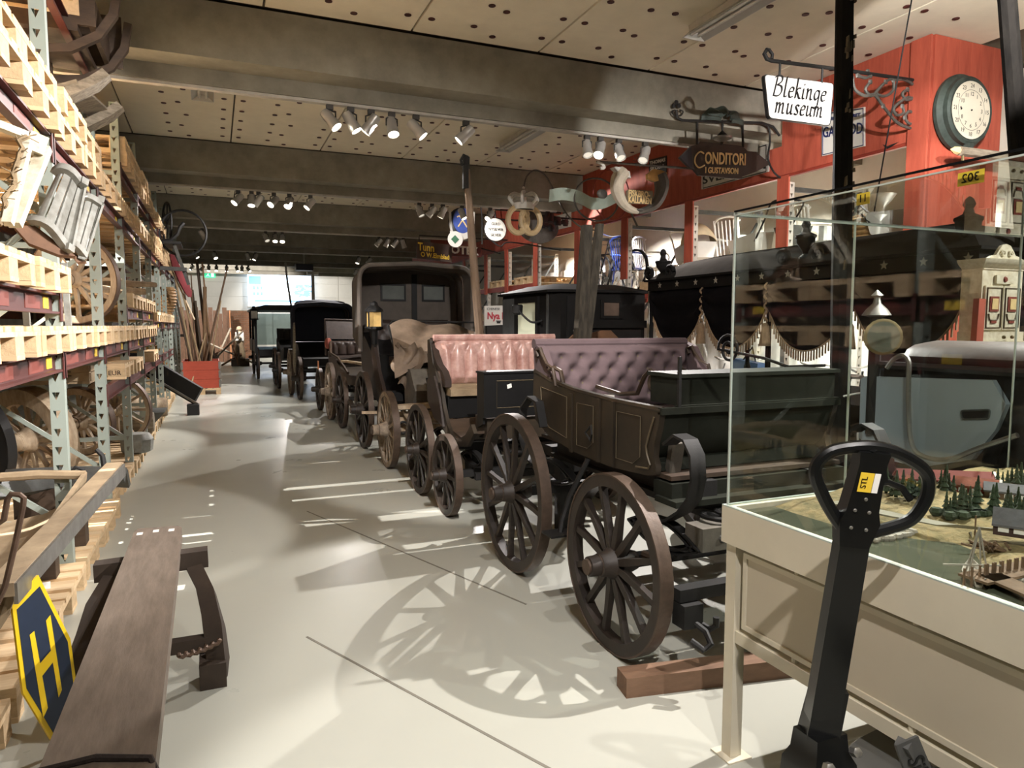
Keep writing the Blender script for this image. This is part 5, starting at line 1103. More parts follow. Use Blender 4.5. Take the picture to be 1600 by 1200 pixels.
a, b = V((4.153, 2.600, 2.418)), V((3.984, 2.600, 3.191)); dd = (a - b).normalized()
obj('pole', MB().tube([a + dd * ((a.z - .02) / -dd.z), a, b, b - dd * .5], [.06, .05, .045, .045], 9), m_flake, t)
t = obj('hanging_cable', MB().tube([(4.242, 3.600, 2.237), (4.307, 3.600, 2.590), (4.512, 3.600, 3.680), (4.550, 3.600, 3.950)], .005, 6), m_rub); tag(t, 'thin black cable slanting from the ceiling toward the glass case', 'cable')

# ------------------------------------------------------------ red storage front on the far side
m_red = M('red_board', (186, 90, 68), rough=.65, var=.22, sc=5, st=(3, 3, .5), bump=.06, rgb2=(158, 70, 52), obv=.06)
m_redb = M('red_beam', (150, 58, 44), rough=.5, var=.2)
m_postw = M('post_pale', (196, 192, 182), rough=.5, var=.1)
m_beige = M('beige_lining', (150, 134, 104), rough=.85, var=.1)
FX = 5.8; FB = 3.09; FY0, FY1 = 4.42, 22.0
t = thing('storage_front', (FX, FY0, 0), 'red boarded front of the storage racking with planked fascia and end wall', 'racking')
n = int((FY1 - FY0) / .157); pm = MB().box(0, .022, 0, .1545, 0, ZC - FB - .004).mesh('plank')
beams_y = [(BY0 + BDY * k - .64, BY0 + BDY * k + .0) for k in range(-1, 4)]
pm2 = MB().box(0, .022, 0, .1545, 0, 3.405 - FB).mesh('plank')
for k in range(n):
    y = FY0 + k * .157; cut = any(a < y + .16 and y < b for a, b in beams_y)
    obj('plank', pm2 if cut else pm, m_red, t, loc=V((FX, y, FB)) - t.location)
# end wall facing the camera
pm3 = MB().box(0, .1515, 0, .022, 0, ZC - .01).mesh('plank')
for k in range(6):
    obj('plank', pm3, m_red, t, loc=V((FX + .024 + k * .1535, FY0 - .0235, .004)) - t.location)
obj('end_post', MB().box(FX - .024, FX - .001, FY0 - .02, FY0 + .17, .004, ZC - .01), m_red, t)
obj('fascia_backing', MB().box(FX + .024, FX + .05, FY0 + .18, FY1, FB, 3.405), m_redb, t)
obj('fascia_edge', MB().box(FX + .001, FX + .05, FY0 + .18, FY1, FB - .03, FB - .002), m_redb, t)
RY = [6.11, 7.78, 9.37, 10.9, 12.62, 14.1, 15.35, 16.9, 18.4]
cm = MB().box(0, .02, 0, .17, 0, FB - 2.15 - .01).mesh('cover_board')
for y in RY:
    obj('cover_board', cm, m_red, t, loc=V((FX - .001, y - .085, 2.15)) - t.location)
    m = post_mesh(3.0); q = obj('post', mp_.setdefault('r', m.mesh('post')), m_postw, t, loc=V((FX + .11, y - .06, .009)) - t.location)
    q = obj('post', mp_['r'], m_steel, t, loc=V((FX + 1.22, y - .06, .009)) - t.location)
    for z in (2.92,): obj('brace', MB().box(FX + .12, FX + 1.15, y - .02, y + .02, z, z + .05), m_slotdark, t)
    obj('diagonal_brace', MB().bar((FX + .12, y, 1.3), (FX + 1.15, y, 2.85), .02, .03), m_slotdark, t)
rys = [4.6] + RY
def rbeam(i, z, m=None):
    y0, y1 = rys[i] + .03, rys[i + 1] - .07
    obj('beam', MB().box(FX + .03, FX + .08, y0, y1, z - .1, z), m or m_redb, t); obj('beam', MB().box(FX + 1.16, FX + 1.2, y0, y1, z - .1, z), m_redb, t)
    for k in range(7):
        y = y0 + .03 + k * (y1 - y0 - .2) / 6; obj('shelf_board', MB().box(FX + .03, FX + 1.2, y, y + .14, z + .001, z + .021), m_pine, t)
SZ = 1.94
for i in range(0, 5): rbeam(i, SZ)
for i in (5, 6, 7): rbeam(i, 2.28)
for i in (4, 5, 6, 7): rbeam(i, 1.55)
for i, y, z, lab in ((5, 13.0, 2.302, 'pine pallet on the shelf of the red storage front beyond the black bicycle'), (6, 14.45, 2.302, 'pine pallet on the far shelf of the red storage front'), (6, 14.5, 1.572, 'pine pallet on the lower far shelf above the restaurant sign'), (7, 15.6, 1.572, 'farthest pine pallet on the lower shelf of the red storage front')):
    o = dup(pal0, (FX + .04, y + .745, z), (0, 0, PI), label=lab, group='pallets on the red racking')
obj('lower_box', MB().box(FX + .4, FX + 1.1, 14.0, 15.0, .02, 1.2), m_black, t)
# pale sheet lining hung behind the shelves
for k in range(12):
    def cu_(u, v, k=k): return (XR - .09 + .03 * math.sin(u * 2 * PI * 3), 4.7 + k * 1.15 + u * 1.14, .05 + 2.62 * v)
    tag(obj('wall_sheet', MB().sheet(cu_, 18, 1, .01), m_curt, wr), None)
# ------------------------------------------------------------ signs and lettering
m_enw = M('enamel_white', (214, 212, 204), rough=.3, var=.05, sc=10, bump=0)
m_enb = M('enamel_blue', (34, 44, 92), rough=.3, bump=0)
m_enk = M('enamel_black', (22, 22, 24), rough=.35, bump=0)
m_gold = M('gold_paint', (238, 210, 152), rough=.4, var=.2, sc=20, bump=0)
m_verdi = M('verdigris', (70, 82, 76), rough=.6, met=.3, var=.5, sc=10, bump=.15)
m_gb = M('grey_iron', (106, 104, 98), rough=.55, met=.4, var=.4, sc=14, bump=.1)
NX = (1, 0, 0); NZ = (0, 0, 1)
def plate(name, x0, x1, y, z0, z1, m, parent, th=.012, r=0):
    return obj(name, MB().box(x0, x1, y, y + th, z0, z1), m, parent)
# museum sign on a scrolled bracket
by = 4.56
t = thing('museum_sign', (5.78, by, 3.1), 'white hanging sign reading Blekinge museum on a scrolled iron bracket', 'sign')
Q = [V((4.107, 4.560, 3.438)), V((4.839, 4.560, 3.462)), V((4.813, 4.560, 3.121)), V((4.166, 4.560, 3.112))]
def rounded(q, r=.035, n=5):
    out = []
    for i in range(4):
        p = q[i]; a = (q[i - 1] - p).normalized(); b = (q[(i + 1) % 4] - p).normalized()
        for k in range(n + 1):
            f = k / n; p0 = p + a * r; p2 = p + b * r; out.append(p0 * (1 - f) ** 2 + p * 2 * f * (1 - f) + p2 * f * f)
    return out
cq = sum(Q, V()) / 4
bd = obj('board', MB().prism(rounded([cq + (p - cq) * 1.03 for p in Q]), (0, .03, 0)), m_enk, t)
obj('face', MB().prism([p - V((0, .001, 0)) for p in rounded(Q)], (0, -.002, 0)), M('sign_face', (206, 205, 200), rough=.35, var=.02, bump=0), bd)
GL = {'B': (1.2, [[(.3, 1.9), (.1, 0)], [(0, 1.72), (.4, 1.96), (.86, 1.82), (.85, 1.4), (.36, 1.05)], [(.36, 1.05), (.9, .95), (1.02, .48), (.7, .05), (.1, 0)]]),
      'l': (.48, [[(.16, 1.95), (.1, .25), (.22, 0), (.42, .12)]]), 'e': (.74, [[(.1, .52), (.55, .62), (.6, .9), (.36, 1), (.12, .7), (.09, .3), (.26, 0), (.62, .14)]]),
      'k': (.82, [[(.16, 1.95), (.1, 0)], [(.66, .98), (.36, .96), (.13, .58)], [(.22, .62), (.6, .02), (.78, .06)]]), 'i': (.42, [[(.12, 1), (.1, .2), (.2, 0), (.36, .1)], [(.14, 1.34), (.2, 1.42)]]),
      'n': (.9, [[(.02, .9), (.13, 1), (.11, 0)], [(.12, .6), (.4, 1), (.58, .9), (.57, .18), (.68, 0), (.84, .1)]]), 'g': (.82, [[(.64, .86), (.4, 1), (.12, .7), (.1, .3), (.3, .04), (.62, .4)], [(.67, 1), (.63, -.4), (.4, -.8), (.05, -.66)]]),
      'm': (1.38, [[(.02, .9), (.13, 1), (.11, 0)], [(.12, .6), (.36, 1), (.52, .9), (.51, 0)], [(.52, .6), (.8, 1), (.97, .9), (.96, .18), (1.06, 0), (1.24, .1)]]),
      'u': (.92, [[(.02, .92), (.13, 1), (.1, .22), (.26, 0), (.58, .35)], [(.62, 1), (.6, .18), (.7, 0), (.86, .1)]]), 's': (.68, [[(.58, .88), (.36, 1), (.14, .8), (.5, .28), (.34, 0), (.04, .12)]])}
def nib(word, o, right, up, size, parent, m, slant=.2, nibw=.22):
    o = V(o); right = V(right).normalized(); up = V(up).normalized(); nn = right.cross(up); x = 0; b = MB(); nv = (math.cos(R(35)) * nibw / 2, math.sin(R(35)) * nibw / 2)
    def T(px, py, d): return o + (right * (px + slant * py) + up * py) * size + nn * d
    for ch in word:
        adv, strokes = GL[ch]
        for s in strokes:
            q = cr([(a + x, c, 0) for a, c in s], False, 4)
            for p0, p1 in zip(q[:-1], q[1:]):
                dn = (p1 - p0).normalized(); pv = (-dn.y * .06, dn.x * .06)
                for ox, oy in (nv, pv):
                    vs = [(p0.x - ox, p0.y - oy), (p0.x + ox, p0.y + oy), (p1.x + ox, p1.y + oy), (p1.x - ox, p1.y - oy)]
                    ar = sum(vs[i - 1][0] * vs[i][1] - vs[i][0] * vs[i - 1][1] for i in range(4))
                    if ar < 0: vs = vs[::-1]
                    zz = .0022 if ox == nv[0] else .0019
                    b.add([T(a, c, d) for d in (0, zz) for a, c in vs], [(3, 2, 1, 0), (4, 5, 6, 7), (0, 1, 5, 4), (1, 2, 6, 5), (2, 3, 7, 6), (3, 0, 4, 7)])
        x += adv + .1
    return obj('lettering', b, m, parent), x
rdir = (Q[1] - Q[0]).normalized(); udir = V((0, -1, 0)).cross(rdir); udir = udir if udir.z > 0 else -udir
def sc_(word): return sum(GL[c][0] + .1 for c in word) + .3
for word, px0, wd in (('Blekinge', (4.187, 4.555, 3.287), .60), ('museum', (4.212, 4.555, 3.156), .55)):
    nib(word, V(px0) + V((0, -.0005, 0)), rdir, udir, wd / sc_(word), bd, m_enk)
iron = MB(); 
obj('arm', MB().tube([(4.119, 4.560, 3.631), (4.095, 4.560, 3.598), (4.122, 4.560, 3.563), (4.175, 4.560, 3.555), (4.890, 4.560, 3.588), (5.824, 4.560, 3.616)], .016, 8), m_black, t)
obj('arm_curl', MB().tube([(4.174, 4.560, 3.570), (4.179, 4.560, 3.606), (4.145, 4.560, 3.635), (4.113, 4.560, 3.635)], .013, 6), m_black, t)
for a, b in (((4.260, 4.560, 3.558), (4.258, 4.560, 3.448)), ((4.712, 4.560, 3.574), (4.711, 4.560, 3.451))): obj('hanger', MB().tube([a, b], .009, 6), m_black, t)
obj('bracket_post', MB().bar((5.853, 4.560, 3.664), (5.835, 4.560, 3.096), .03, .03), m_gb, t)
for z0 in ((5.870, 4.560, 3.650), (5.824, 4.560, 3.139)):
    p = V(z0); obj('wall_iron', MB().tube([p + V((.0, .0, 0)), p + V((.12, -.09, .03)), p + V((.16, -.12, .06)), p + V((.17, -.125, .1))], .014, 6).tube([p + V((.12, -.09, .03)), p + V((.16, -.12, .0)), p + V((.17, -.125, -.03))], .012, 6), m_black, t)
    obj('wall_iron', MB().tube([p, p + V((-.02, .25, -.05)), p + V((-.01, .3, -.01))], .014, 6), m_black, t)
scr = [[(5.053, 4.560, 3.537), (5.088, 4.560, 3.447), (5.210, 4.560, 3.409), (5.315, 4.560, 3.432), (5.428, 4.560, 3.349), (5.592, 4.560, 3.237), (5.755, 4.560, 3.199), (5.818, 4.560, 3.217)], [(5.263, 4.560, 3.533), (5.207, 4.560, 3.462), (5.285, 4.560, 3.418), (5.358, 4.560, 3.481), (5.446, 4.560, 3.557), (5.522, 4.560, 3.588), (5.543, 4.560, 3.504), (5.453, 4.560, 3.439), (5.345, 4.560, 3.436)],
       [(5.538, 4.560, 3.579), (5.663, 4.560, 3.606), (5.795, 4.560, 3.569), (5.801, 4.560, 3.481), (5.707, 4.560, 3.437), (5.655, 4.560, 3.485), (5.717, 4.560, 3.526)], [(5.803, 4.560, 3.437), (5.737, 4.560, 3.462), (5.644, 4.560, 3.418), (5.553, 4.560, 3.342), (5.604, 4.560, 3.293), (5.682, 4.560, 3.324), (5.662, 4.560, 3.376)], [(5.811, 4.560, 3.327), (5.745, 4.560, 3.342), (5.701, 4.560, 3.282), (5.768, 4.560, 3.234), (5.830, 4.560, 3.285)], [(5.111, 4.560, 3.566), (5.201, 4.560, 3.557), (5.260, 4.560, 3.586), (5.228, 4.560, 3.613)]]
for q in scr: obj('scroll', MB().tube(cr(q, False, 4), .013, 6), m_gb, t)
lf = MB()
for q in scr:
    for p in (q[0], q[-1], q[len(q) // 2]): lf.ball(p, (.026, .012, .026), 6, 4)
obj('leaf_knobs', lf, m_gb, t)
# confectioner's sign
yc = 6.15
t = thing('confectioner_sign', (5.78, yc, 3.0), 'dark pointed hanging sign lettered Conditori below a green shell crest', 'sign')
o_ = [(4.459, 6.150, 3.166), (4.600, 6.150, 3.295), (4.680, 6.150, 3.316), (4.711, 6.150, 3.351), (5.263, 6.150, 3.359), (5.334, 6.150, 3.312), (5.456, 6.150, 3.310), (5.655, 6.150, 3.205), (5.463, 6.150, 3.107), (5.274, 6.150, 3.038), (5.241, 6.150, 3.009), (4.704, 6.150, 3.006), (4.638, 6.150, 3.065), (4.589, 6.150, 3.074)]
b = obj('board', MB().prism(o_, (0, .03, 0)), M('sign_brown', (58, 52, 46), rough=.5, var=.25, sc=6), t)
obj('arrow_tip', MB().prism([(4.458, 6.148, 3.166), (4.598, 6.148, 3.288), (4.620, 6.148, 3.076), (4.588, 6.148, 3.074)], (0, -.003, 0)), m_enk, b)
text('lettering', 'ONDITORI', m_gold, b, V((5.041, 6.143, 3.197)), V((5.311, 6.150, 3.216)) - V((4.684, 6.150, 3.180)), NZ, .17, width=.535, th=.003, bold=.003)
text('lettering', 'I GUSTAVSON', m_gold, b, V((4.995, 6.143, 3.074)), V((5.311, 6.150, 3.216)) - V((4.684, 6.150, 3.180)), NZ, .085, width=.43, th=.003, bold=.002)
obj('big_initial', MB().tube(cr([(4.757, 6.142, 3.230), (4.708, 6.142, 3.245), (4.653, 6.142, 3.195), (4.646, 6.142, 3.129), (4.696, 6.142, 3.082), (4.769, 6.142, 3.114)], False), .008, 6), m_gold, b)
def shell(u, v):
    a = PI * u; r = 1 - .0 * v; x = -math.cos(a); z = math.sin(a)
    c = V((4.985, 6.150, 3.568)); return c + V((x * .275 * (1 - .75 * v) , -.06 * math.sin(PI * v / 2) - .012 * math.sin(u * PI * 9), z * .15 * (1 - .6 * v) + .01 * math.sin(u * PI * 9)))
obj('shell_crest', MB().sheet(shell, 36, 6, .012), m_verdi, t)
obj('arm', MB().tube([(4.409, 6.150, 3.633), (4.418, 6.150, 3.558), (4.482, 6.150, 3.539), (5.515, 6.150, 3.626), (5.675, 6.150, 3.602), (5.769, 6.150, 3.517)], .014, 6), m_black, t)
for c_ in ((4.407, 6.150, 3.709), (4.377, 6.150, 3.674), (4.439, 6.150, 3.681)): obj('clover', MB().ball(c_, (.026, .012, .026), 8, 5), m_black, t)
obj('curl', MB().tube(cr([(4.418, 6.150, 3.571), (4.379, 6.150, 3.579), (4.355, 6.150, 3.614), (4.393, 6.150, 3.631)], False), .008, 5).tube(cr([(4.418, 6.150, 3.571), (4.465, 6.150, 3.589), (4.488, 6.150, 3.629), (4.448, 6.150, 3.637)], False), .008, 5), m_black, t)
for a, b_ in (((4.665, 6.150, 3.560), (4.672, 6.150, 3.315)), ((5.255, 6.150, 3.598), (5.272, 6.150, 3.346))): obj('hanger', MB().bar(a, b_, .018, .018), m_black, t)
obj('brace', MB().tube(cr([(5.427, 6.150, 3.623), (5.604, 6.150, 3.595), (5.637, 6.150, 3.436), (5.617, 6.150, 3.257), (5.713, 6.150, 3.114), (5.842, 6.150, 3.056)], False), .011, 6), m_black, t)
obj('finial', MB().lathe([(.01, 0), (.02, .04), (.008, .08), (.05, .1), (.01, .14), (.015, .2), (.003, .26)], (4.992, 6.150, 3.346), n=10), m_black, t)
obj('dish', MB().lathe([(.01, 0), (.09, .03), (.1, .05)], (4.991, 6.140, 3.370), n=16), m_steel, t)
# fish cellar horns
yf = 7.6
t = thing('tavern_sign', (5.78, yf, 2.9), 'crossed pair of horn shaped fish tails framing a small plate lettered Fiskbrokällaren', 'sign')
def horn(pts, rad, m): obj('horn', MB().tube(cr(pts, False, 4), rad, 9), m, t)
def rads(n, a): return [a[min(int(i / (n - 1) * (len(a) - 1)), len(a) - 2)] * (1 - ((i / (n - 1) * (len(a) - 1)) % 1)) + a[min(int(i / (n - 1) * (len(a) - 1)) + 1, len(a) - 1)] * ((i / (n - 1) * (len(a) - 1)) % 1) if i < n - 1 else a[-1] for i in range(n)]
horn([(4.693, 7.600, 3.328), (4.612, 7.600, 3.230), (4.596, 7.600, 3.105), (4.662, 7.600, 2.971), (4.773, 7.600, 2.886), (4.904, 7.600, 2.855)], rads(21, [.085, .095, .085, .07, .05, .03]), M('horn_pale', (206, 196, 176), rough=.5, var=.3, sc=9))
horn([(5.206, 7.600, 3.339), (5.247, 7.600, 3.232), (5.240, 7.600, 3.121), (5.175, 7.600, 2.990), (5.063, 7.600, 2.904), (4.904, 7.600, 2.855)], rads(21, [.085, .095, .085, .07, .05, .03]), M('horn_grey', (96, 92, 86), rough=.5, var=.3, sc=9))
for pts, m in (([(4.545, 7.550, 3.306), (4.490, 7.550, 3.347), (4.544, 7.550, 3.367), (4.634, 7.550, 3.359), (4.744, 7.550, 3.323), (4.763, 7.550, 3.247), (4.672, 7.550, 3.256)], m_enw), ([(5.013, 7.550, 3.252), (5.003, 7.550, 3.313), (5.095, 7.550, 3.383), (5.209, 7.550, 3.377), (5.296, 7.550, 3.352), (5.230, 7.550, 3.269), (5.117, 7.550, 3.229)], M('ochre_tail', (206, 160, 90), rough=.6, var=.4))): obj('tail', MB().prism(pts, (0, .05, 0)), m, t)
b = obj('plate', MB().prism([(4.702, 7.550, 3.089), (4.738, 7.550, 3.107), (5.072, 7.550, 3.116), (5.092, 7.550, 3.094), (5.066, 7.550, 2.951), (4.713, 7.550, 2.936)], (0, .02, 0)), M('plate_cream', (120, 106, 84), rough=.5), t)
text('lettering', 'FISKBRO-', m_gold, b, V((4.883, 7.545, 3.059)), NX, NZ, .105, width=.31, th=.003, bold=.003)
text('lettering', 'KÄLLAREN', m_gold, b, V((4.894, 7.545, 2.982)), NX, NZ, .105, width=.33, th=.003, bold=.003)
obj('bowl', MB().lathe([(.02, 0), (.06, .02), (.065, .035)], (4.913, 7.600, 2.847), n=12), m_gb, t)
obj('arm', MB().tube([(4.306, 7.600, 3.409), (4.466, 7.600, 3.416), (5.791, 7.600, 3.451)], .015, 6), m_gb, t)
obj('arm_curl', MB().tube(cr([(4.306, 7.600, 3.409), (4.377, 7.600, 3.393), (4.413, 7.600, 3.351), (4.360, 7.600, 3.339)], False), .02, 6), m_enw, t)
sp_ = MB(); cst = V((4.921, 7.600, 3.471))
for k in range(12):
    a = k * PI / 6; sp_.bar(cst, cst + V((.1 * math.cos(a), 0, .08 * math.sin(a))), .006, .006)
obj('star', sp_, m_gb, t)
# ribbon banner
t = thing('ribbon_banner', (5.78, 9.0, 3.0), 'pale green metal ribbon banner with an iron hoop', 'sign')
obj('ribbon', MB().strap(cr([(4.352, 9.000, 3.243), (4.571, 9.000, 3.285), (4.825, 9.000, 3.258), (5.033, 9.000, 3.183), (5.243, 9.000, 3.215), (5.465, 9.000, 3.321)], False), (0, -.1, 1), .17, .012), M('ribbon_green', (170, 186, 172), rough=.45, var=.2), t)
obj('hoop', MB().tube([V((5.105, 9.000, 3.242)) + V((.36 * math.cos(k * PI / 16), 0, .3 * math.sin(k * PI / 16))) for k in range(32)], .013, 6, True), m_gb, t)
obj('hoop', MB().tube([V((5.379, 9.000, 3.333)) + V((.3 * math.cos(k * PI / 16), .05, .36 * math.sin(k * PI / 16))) for k in range(32)], .012, 6, True), m_redb, t)
obj('arm', MB().tube([(5.401, 9.000, 3.326), (5.675, 9.000, 3.114), (5.8, 9.0, 2.9)], .015, 6), m_gb, t)
obj('crown_boss', MB().ball((5.170, 8.950, 3.319), (.09, .03, .07), 10, 6), m_gb, t)
# baker's pretzel
t = thing('baker_sign', (5.78, 10.0, 2.9), 'gilded pretzel sign under a white crown on a gooseneck bracket', 'sign')
def ell(c, a, b, r, m, nm, n=24): obj(nm, MB().tube([V(c) + V((a * math.cos(2 * PI * k / n), 0, b * math.sin(2 * PI * k / n))) for k in range(n)], r, 8, True), m, t)
m_pret = M('pretzel_gilt', (214, 190, 146), rough=.4, var=.25, sc=10)
ell((4.308, 10.000, 3.042), .16, .19, .045, m_pret, 'pretzel_ring'); ell((4.522, 10.000, 3.045), .16, .19, .045, m_pret, 'pretzel_ring')
obj('pretzel_twist', MB().tube(cr([(4.331, 9.980, 2.887), (4.437, 9.980, 3.028), (4.341, 9.980, 3.118), (4.395, 9.980, 3.179), (4.480, 9.980, 3.146), (4.416, 9.980, 3.027), (4.502, 9.980, 2.896)], False), .022, 7), m_pret, t)
cw = V((4.403, 10.000, 3.202))
obj('crown_band', MB().lathe([(.16, 0), (.17, .05), (.18, .09), (.16, .09), (.15, 0)], cw, n=18), m_enw, t)
for k in range(6):
    a = k * PI / 3; obj('crown_arch', MB().tube(cr([cw + V((.17 * math.cos(a), .17 * math.sin(a), .08)), cw + V((.24 * math.cos(a), .24 * math.sin(a), .16)), cw + V((.16 * math.cos(a), .16 * math.sin(a), .24)), cw + V((0, 0, .2))], False), .022, 6), m_enw, t)
obj('crown_orb', MB().ball(cw + V((0, 0, .27)), .035).ball(cw + V((0, 0, .33)), .022), m_enw, t)
obj('gooseneck', MB().tube(cr([cw + V((0, 0, .34)), (4.403, 10.000, 3.508), (4.456, 10.000, 3.703), (4.595, 10.000, 3.810), (4.768, 10.000, 3.747), (4.923, 10.000, 3.527), (5.080, 10.000, 3.263), (5.262, 10.000, 3.077), (5.469, 10.000, 2.978), (5.8, 10.0, 2.95)], False), .013, 6), m_gb, t)
# round silver sign
t = thing('round_sign', (5.78, 11.5, 3.0), 'round white silversmith sign hanging from an iron arm', 'sign')
c_ = V((4.532, 11.500, 3.094)); b = obj('disc', MB().lathe([(.19, -.02), (.2, 0), (.19, .02)], c_, (0, 1, 0), n=28), m_enw, t)
for s_, dz, wd in (('GULD', .095, .16), ('NYSILVER', .0, .27), ('SILVER', -.095, .2)): text('lettering', s_, m_enk, b, c_ + V((0, -.022, dz)), NX, NZ, .07, width=wd, th=.001)
obj('rim', MB().tube([c_ + V((.197 * math.cos(k * PI / 14), 0, .197 * math.sin(k * PI / 14))) for k in range(28)], .012, 6, True), m_enk, t)
obj('arm', MB().tube([c_ + V((0, 0, .2)), c_ + V((0, 0, .34)), (5.8, 11.5, c_.z + .36)], .014, 6), m_black, t)
obj('lower_scroll', MB().tube(cr([c_ + V((-.05, 0, -.2)), c_ + V((.1, 0, -.28)), c_ + V((.3, 0, -.2)), (5.8, 11.5, c_.z - .3)], False), .012, 6), m_black, t)
# shield
t = thing('guild_shield', (5.78, 13.0, 2.9), 'blue oval shield with a gold device in a black and white wreath', 'sign')
c_ = V((4.425, 13.000, 3.417))
obj('wreath', MB().lathe([(.24, 0), (.27, .02), (.22, .04)], c_, (0, -1, 0), n=26), m_enk, t)
b = obj('shield', MB().prism([c_ + V((.185 * math.cos(k * PI / 16), -.045, .24 * math.sin(k * PI / 16) + .02)) for k in range(32)], (0, -.02, 0)), M('shield_blue', (70, 92, 170), rough=.35), t)
for s in (-1, 1):
    obj('device', MB().tube(cr([c_ + V((s * .09, -.07, -.1)), c_ + V((0, -.07, .03)), c_ + V((-s * .06, -.07, .1)), c_ + V((-s * .11, -.07, .08))], False), .014, 5), m_gold, b)
    obj('white_band', MB().tube(cr([c_ + V((s * .24, -.03, .2)), c_ + V((s * .2, -.03, -.2)), c_ + V((0, -.03, -.33))], False), .025, 6), m_enw, t)
obj('scroll_ribbon', MB().strap(cr([(4.176, 12.950, 3.169), (4.342, 12.950, 3.141), (4.588, 12.950, 3.190), (4.679, 12.950, 3.170)], False), (0, 0, 1), .13, .012), m_enw, t)
obj('arm', MB().tube(cr([c_ + V((0, 0, .3)), c_ + V((.2, 0, .45)), c_ + V((.4, 0, .3)), c_ + V((.42, 0, -.4))], False), .014, 6).tube([c_ + V((.4, 0, .1)), (5.8, 13.0, c_.z + .1)], .014, 6), m_black, t)
b = obj('green_medal', MB().lathe([(.15, 0), (.15, .02)], (4.245, 12.850, 3.066), (0, -1, 0), n=20), m_enw, t); obj('medal_leaf', MB().prism([V((4.235, 12.820, 3.062)) + V((.08 * math.cos(k * PI / 2), 0, .08 * math.sin(k * PI / 2))) for k in range(4)], (0, -.006, 0)), M('leaf_green', (60, 110, 80), rough=.5), b)
# cooper and pharmacy boards
t = thing('cooper_sign', (4.2, 14.0, 2.75), 'dark board lettered Tunn and O W Elmblad in yellow below the ceiling', 'sign')
b = obj('board', MB().prism([(3.812, 14.000, 3.147), (4.555, 14.000, 3.090), (4.552, 14.000, 2.738), (3.808, 14.000, 2.802)], (0, .04, 0)), M('board_umber', (70, 50, 40), rough=.6, var=.3), t)
rd_ = V((4.555, 14.000, 3.090)) - V((3.812, 14.000, 3.147))
text('lettering', 'Tunn', m_yel, b, V((4.005, 13.980, 3.013)), rd_, NZ, .22, width=.34, th=.003, bold=.004)
text('lettering', 'O W.Elmblad', m_yel, b, V((4.191, 13.980, 2.853)), rd_, NZ, .13, width=.60, th=.003, bold=.003)
obj('hanger', MB().tube([(3.870, 14.020, 3.152), (3.872, 14.020, 3.254), (5.8, 14.02, 3.25)], .015, 6), m_black, t)
t = thing('pharmacy_sign', (5.0, 14.4, 2.8), 'large white letters Apotek on a dark red board beside the cooper board', 'sign')
b = obj('board', MB().prism([(4.264, 14.400, 3.158), (5.349, 14.400, 3.125), (5.348, 14.400, 2.907), (4.262, 14.400, 2.920)], (0, .04, 0)), M('board_red', (92, 36, 30), rough=.6), t)
text('lettering', 'APOTEK', m_enw, b, V((4.820, 14.380, 3.033)), V((5.348, 14.400, 3.043)) - V((4.319, 14.400, 3.081)), NZ, .23, width=.92, th=.02, bold=.006)
obj('hanger', MB().tube([(5.253, 14.420, 3.123), (5.8, 14.42, 3.0)], .015, 6), m_black, t)
# enamel plates on the fascia
def fsign(label, q, m, lines, mt, border=None):
    q = [V(p) for p in q]; c_ = sum(q, V()) / 4; t = thing('enamel_plate', (FX - .02, c_.y, min(p.z for p in q)), label, 'sign')
    b = obj('plate', MB().prism(q, (.012, 0, 0)), m, t); rt = (q[1] - q[0]).normalized(); L = (q[1] - q[0]).length; Hh = (q[0] - q[3]).length; upv = NZ
    if border: obj('border', MB().tube([c_ + (p - c_) * .94 - V((.001, 0, 0)) for p in q], .006, 4, True), border, b)
    for s_, fz, sz, wf in lines: text('lettering', s_, mt, b, c_ + V((-.003, 0, fz * Hh)), rt, upv, sz * Hh, width=wf * L, th=.0015, bold=.002)
P5 = FX - .015
fsign('white enamel plate lettered GAUWOD in blue on the red fascia', [(5.785, 5.586, 3.605), (5.785, 5.066, 3.525), (5.785, 5.048, 3.157), (5.785, 5.566, 3.173)], m_enw, [('GAUWOD', .0, .34, .92), ('SVENSKA PILLRET', .3, .1, .8), ('HOS', -.2, .09, .2), ('MALMÖ', -.34, .15, .4)], m_enb, m_enb)
fsign('long white enamel plate lettered SVENSKEN behind the confectioner sign', [(5.785, 7.516, 3.506), (5.785, 6.331, 3.478), (5.785, 6.318, 3.167), (5.785, 7.504, 3.176)], m_enw, [('SKANDIA NY', .26, .26, .7), ('SVENSKEN', -.2, .42, .94)], m_enk, m_enk)
fsign('small black enamel plate with white letters high on the fascia', [(5.785, 8.704, 3.796), (5.785, 8.285, 3.767), (5.785, 8.277, 3.500), (5.785, 8.696, 3.526)], m_enk, [('THOMAS', .3, .24, .9), ('SKODA', .0, .24, .85), ('RIGA', -.3, .24, .8)], m_enw)
fsign('long black and white enamel plate lettered BYGGNADSBYRÅ behind the pretzel', [(5.785, 12.525, 3.442), (5.785, 11.091, 3.416), (5.785, 11.088, 3.163), (5.785, 12.523, 3.199)], m_enw, [('TIDEBYRÅ', 0, .55, .9)], m_enk)
t = thing('oval_board', (5.3, 10.6, 2.75), 'grey oval trade board with black tree emblem behind the pretzel', 'sign')
c_ = V((4.942, 10.600, 3.066)); b = obj('board', MB().prism([c_ + V((.36 * math.cos(k * PI / 14), 0, .26 * math.sin(k * PI / 14) - .02)) for k in range(28)], (0, .03, 0)), m_gb, t)
rr = random.Random(8); tb = MB()
for k in range(14): p = c_ + V((rr.uniform(.05, .5), -.02, rr.uniform(-.05, .2))); tb.ball(p, (rr.uniform(.05, .1), .02, rr.uniform(.04, .08)), 6, 4)
obj('emblem', tb, m_enk, t); obj('arm', MB().tube([c_ + V((.3, 0, .15)), (5.8, 10.6, c_.z + .15)], .015, 6), m_black, t)
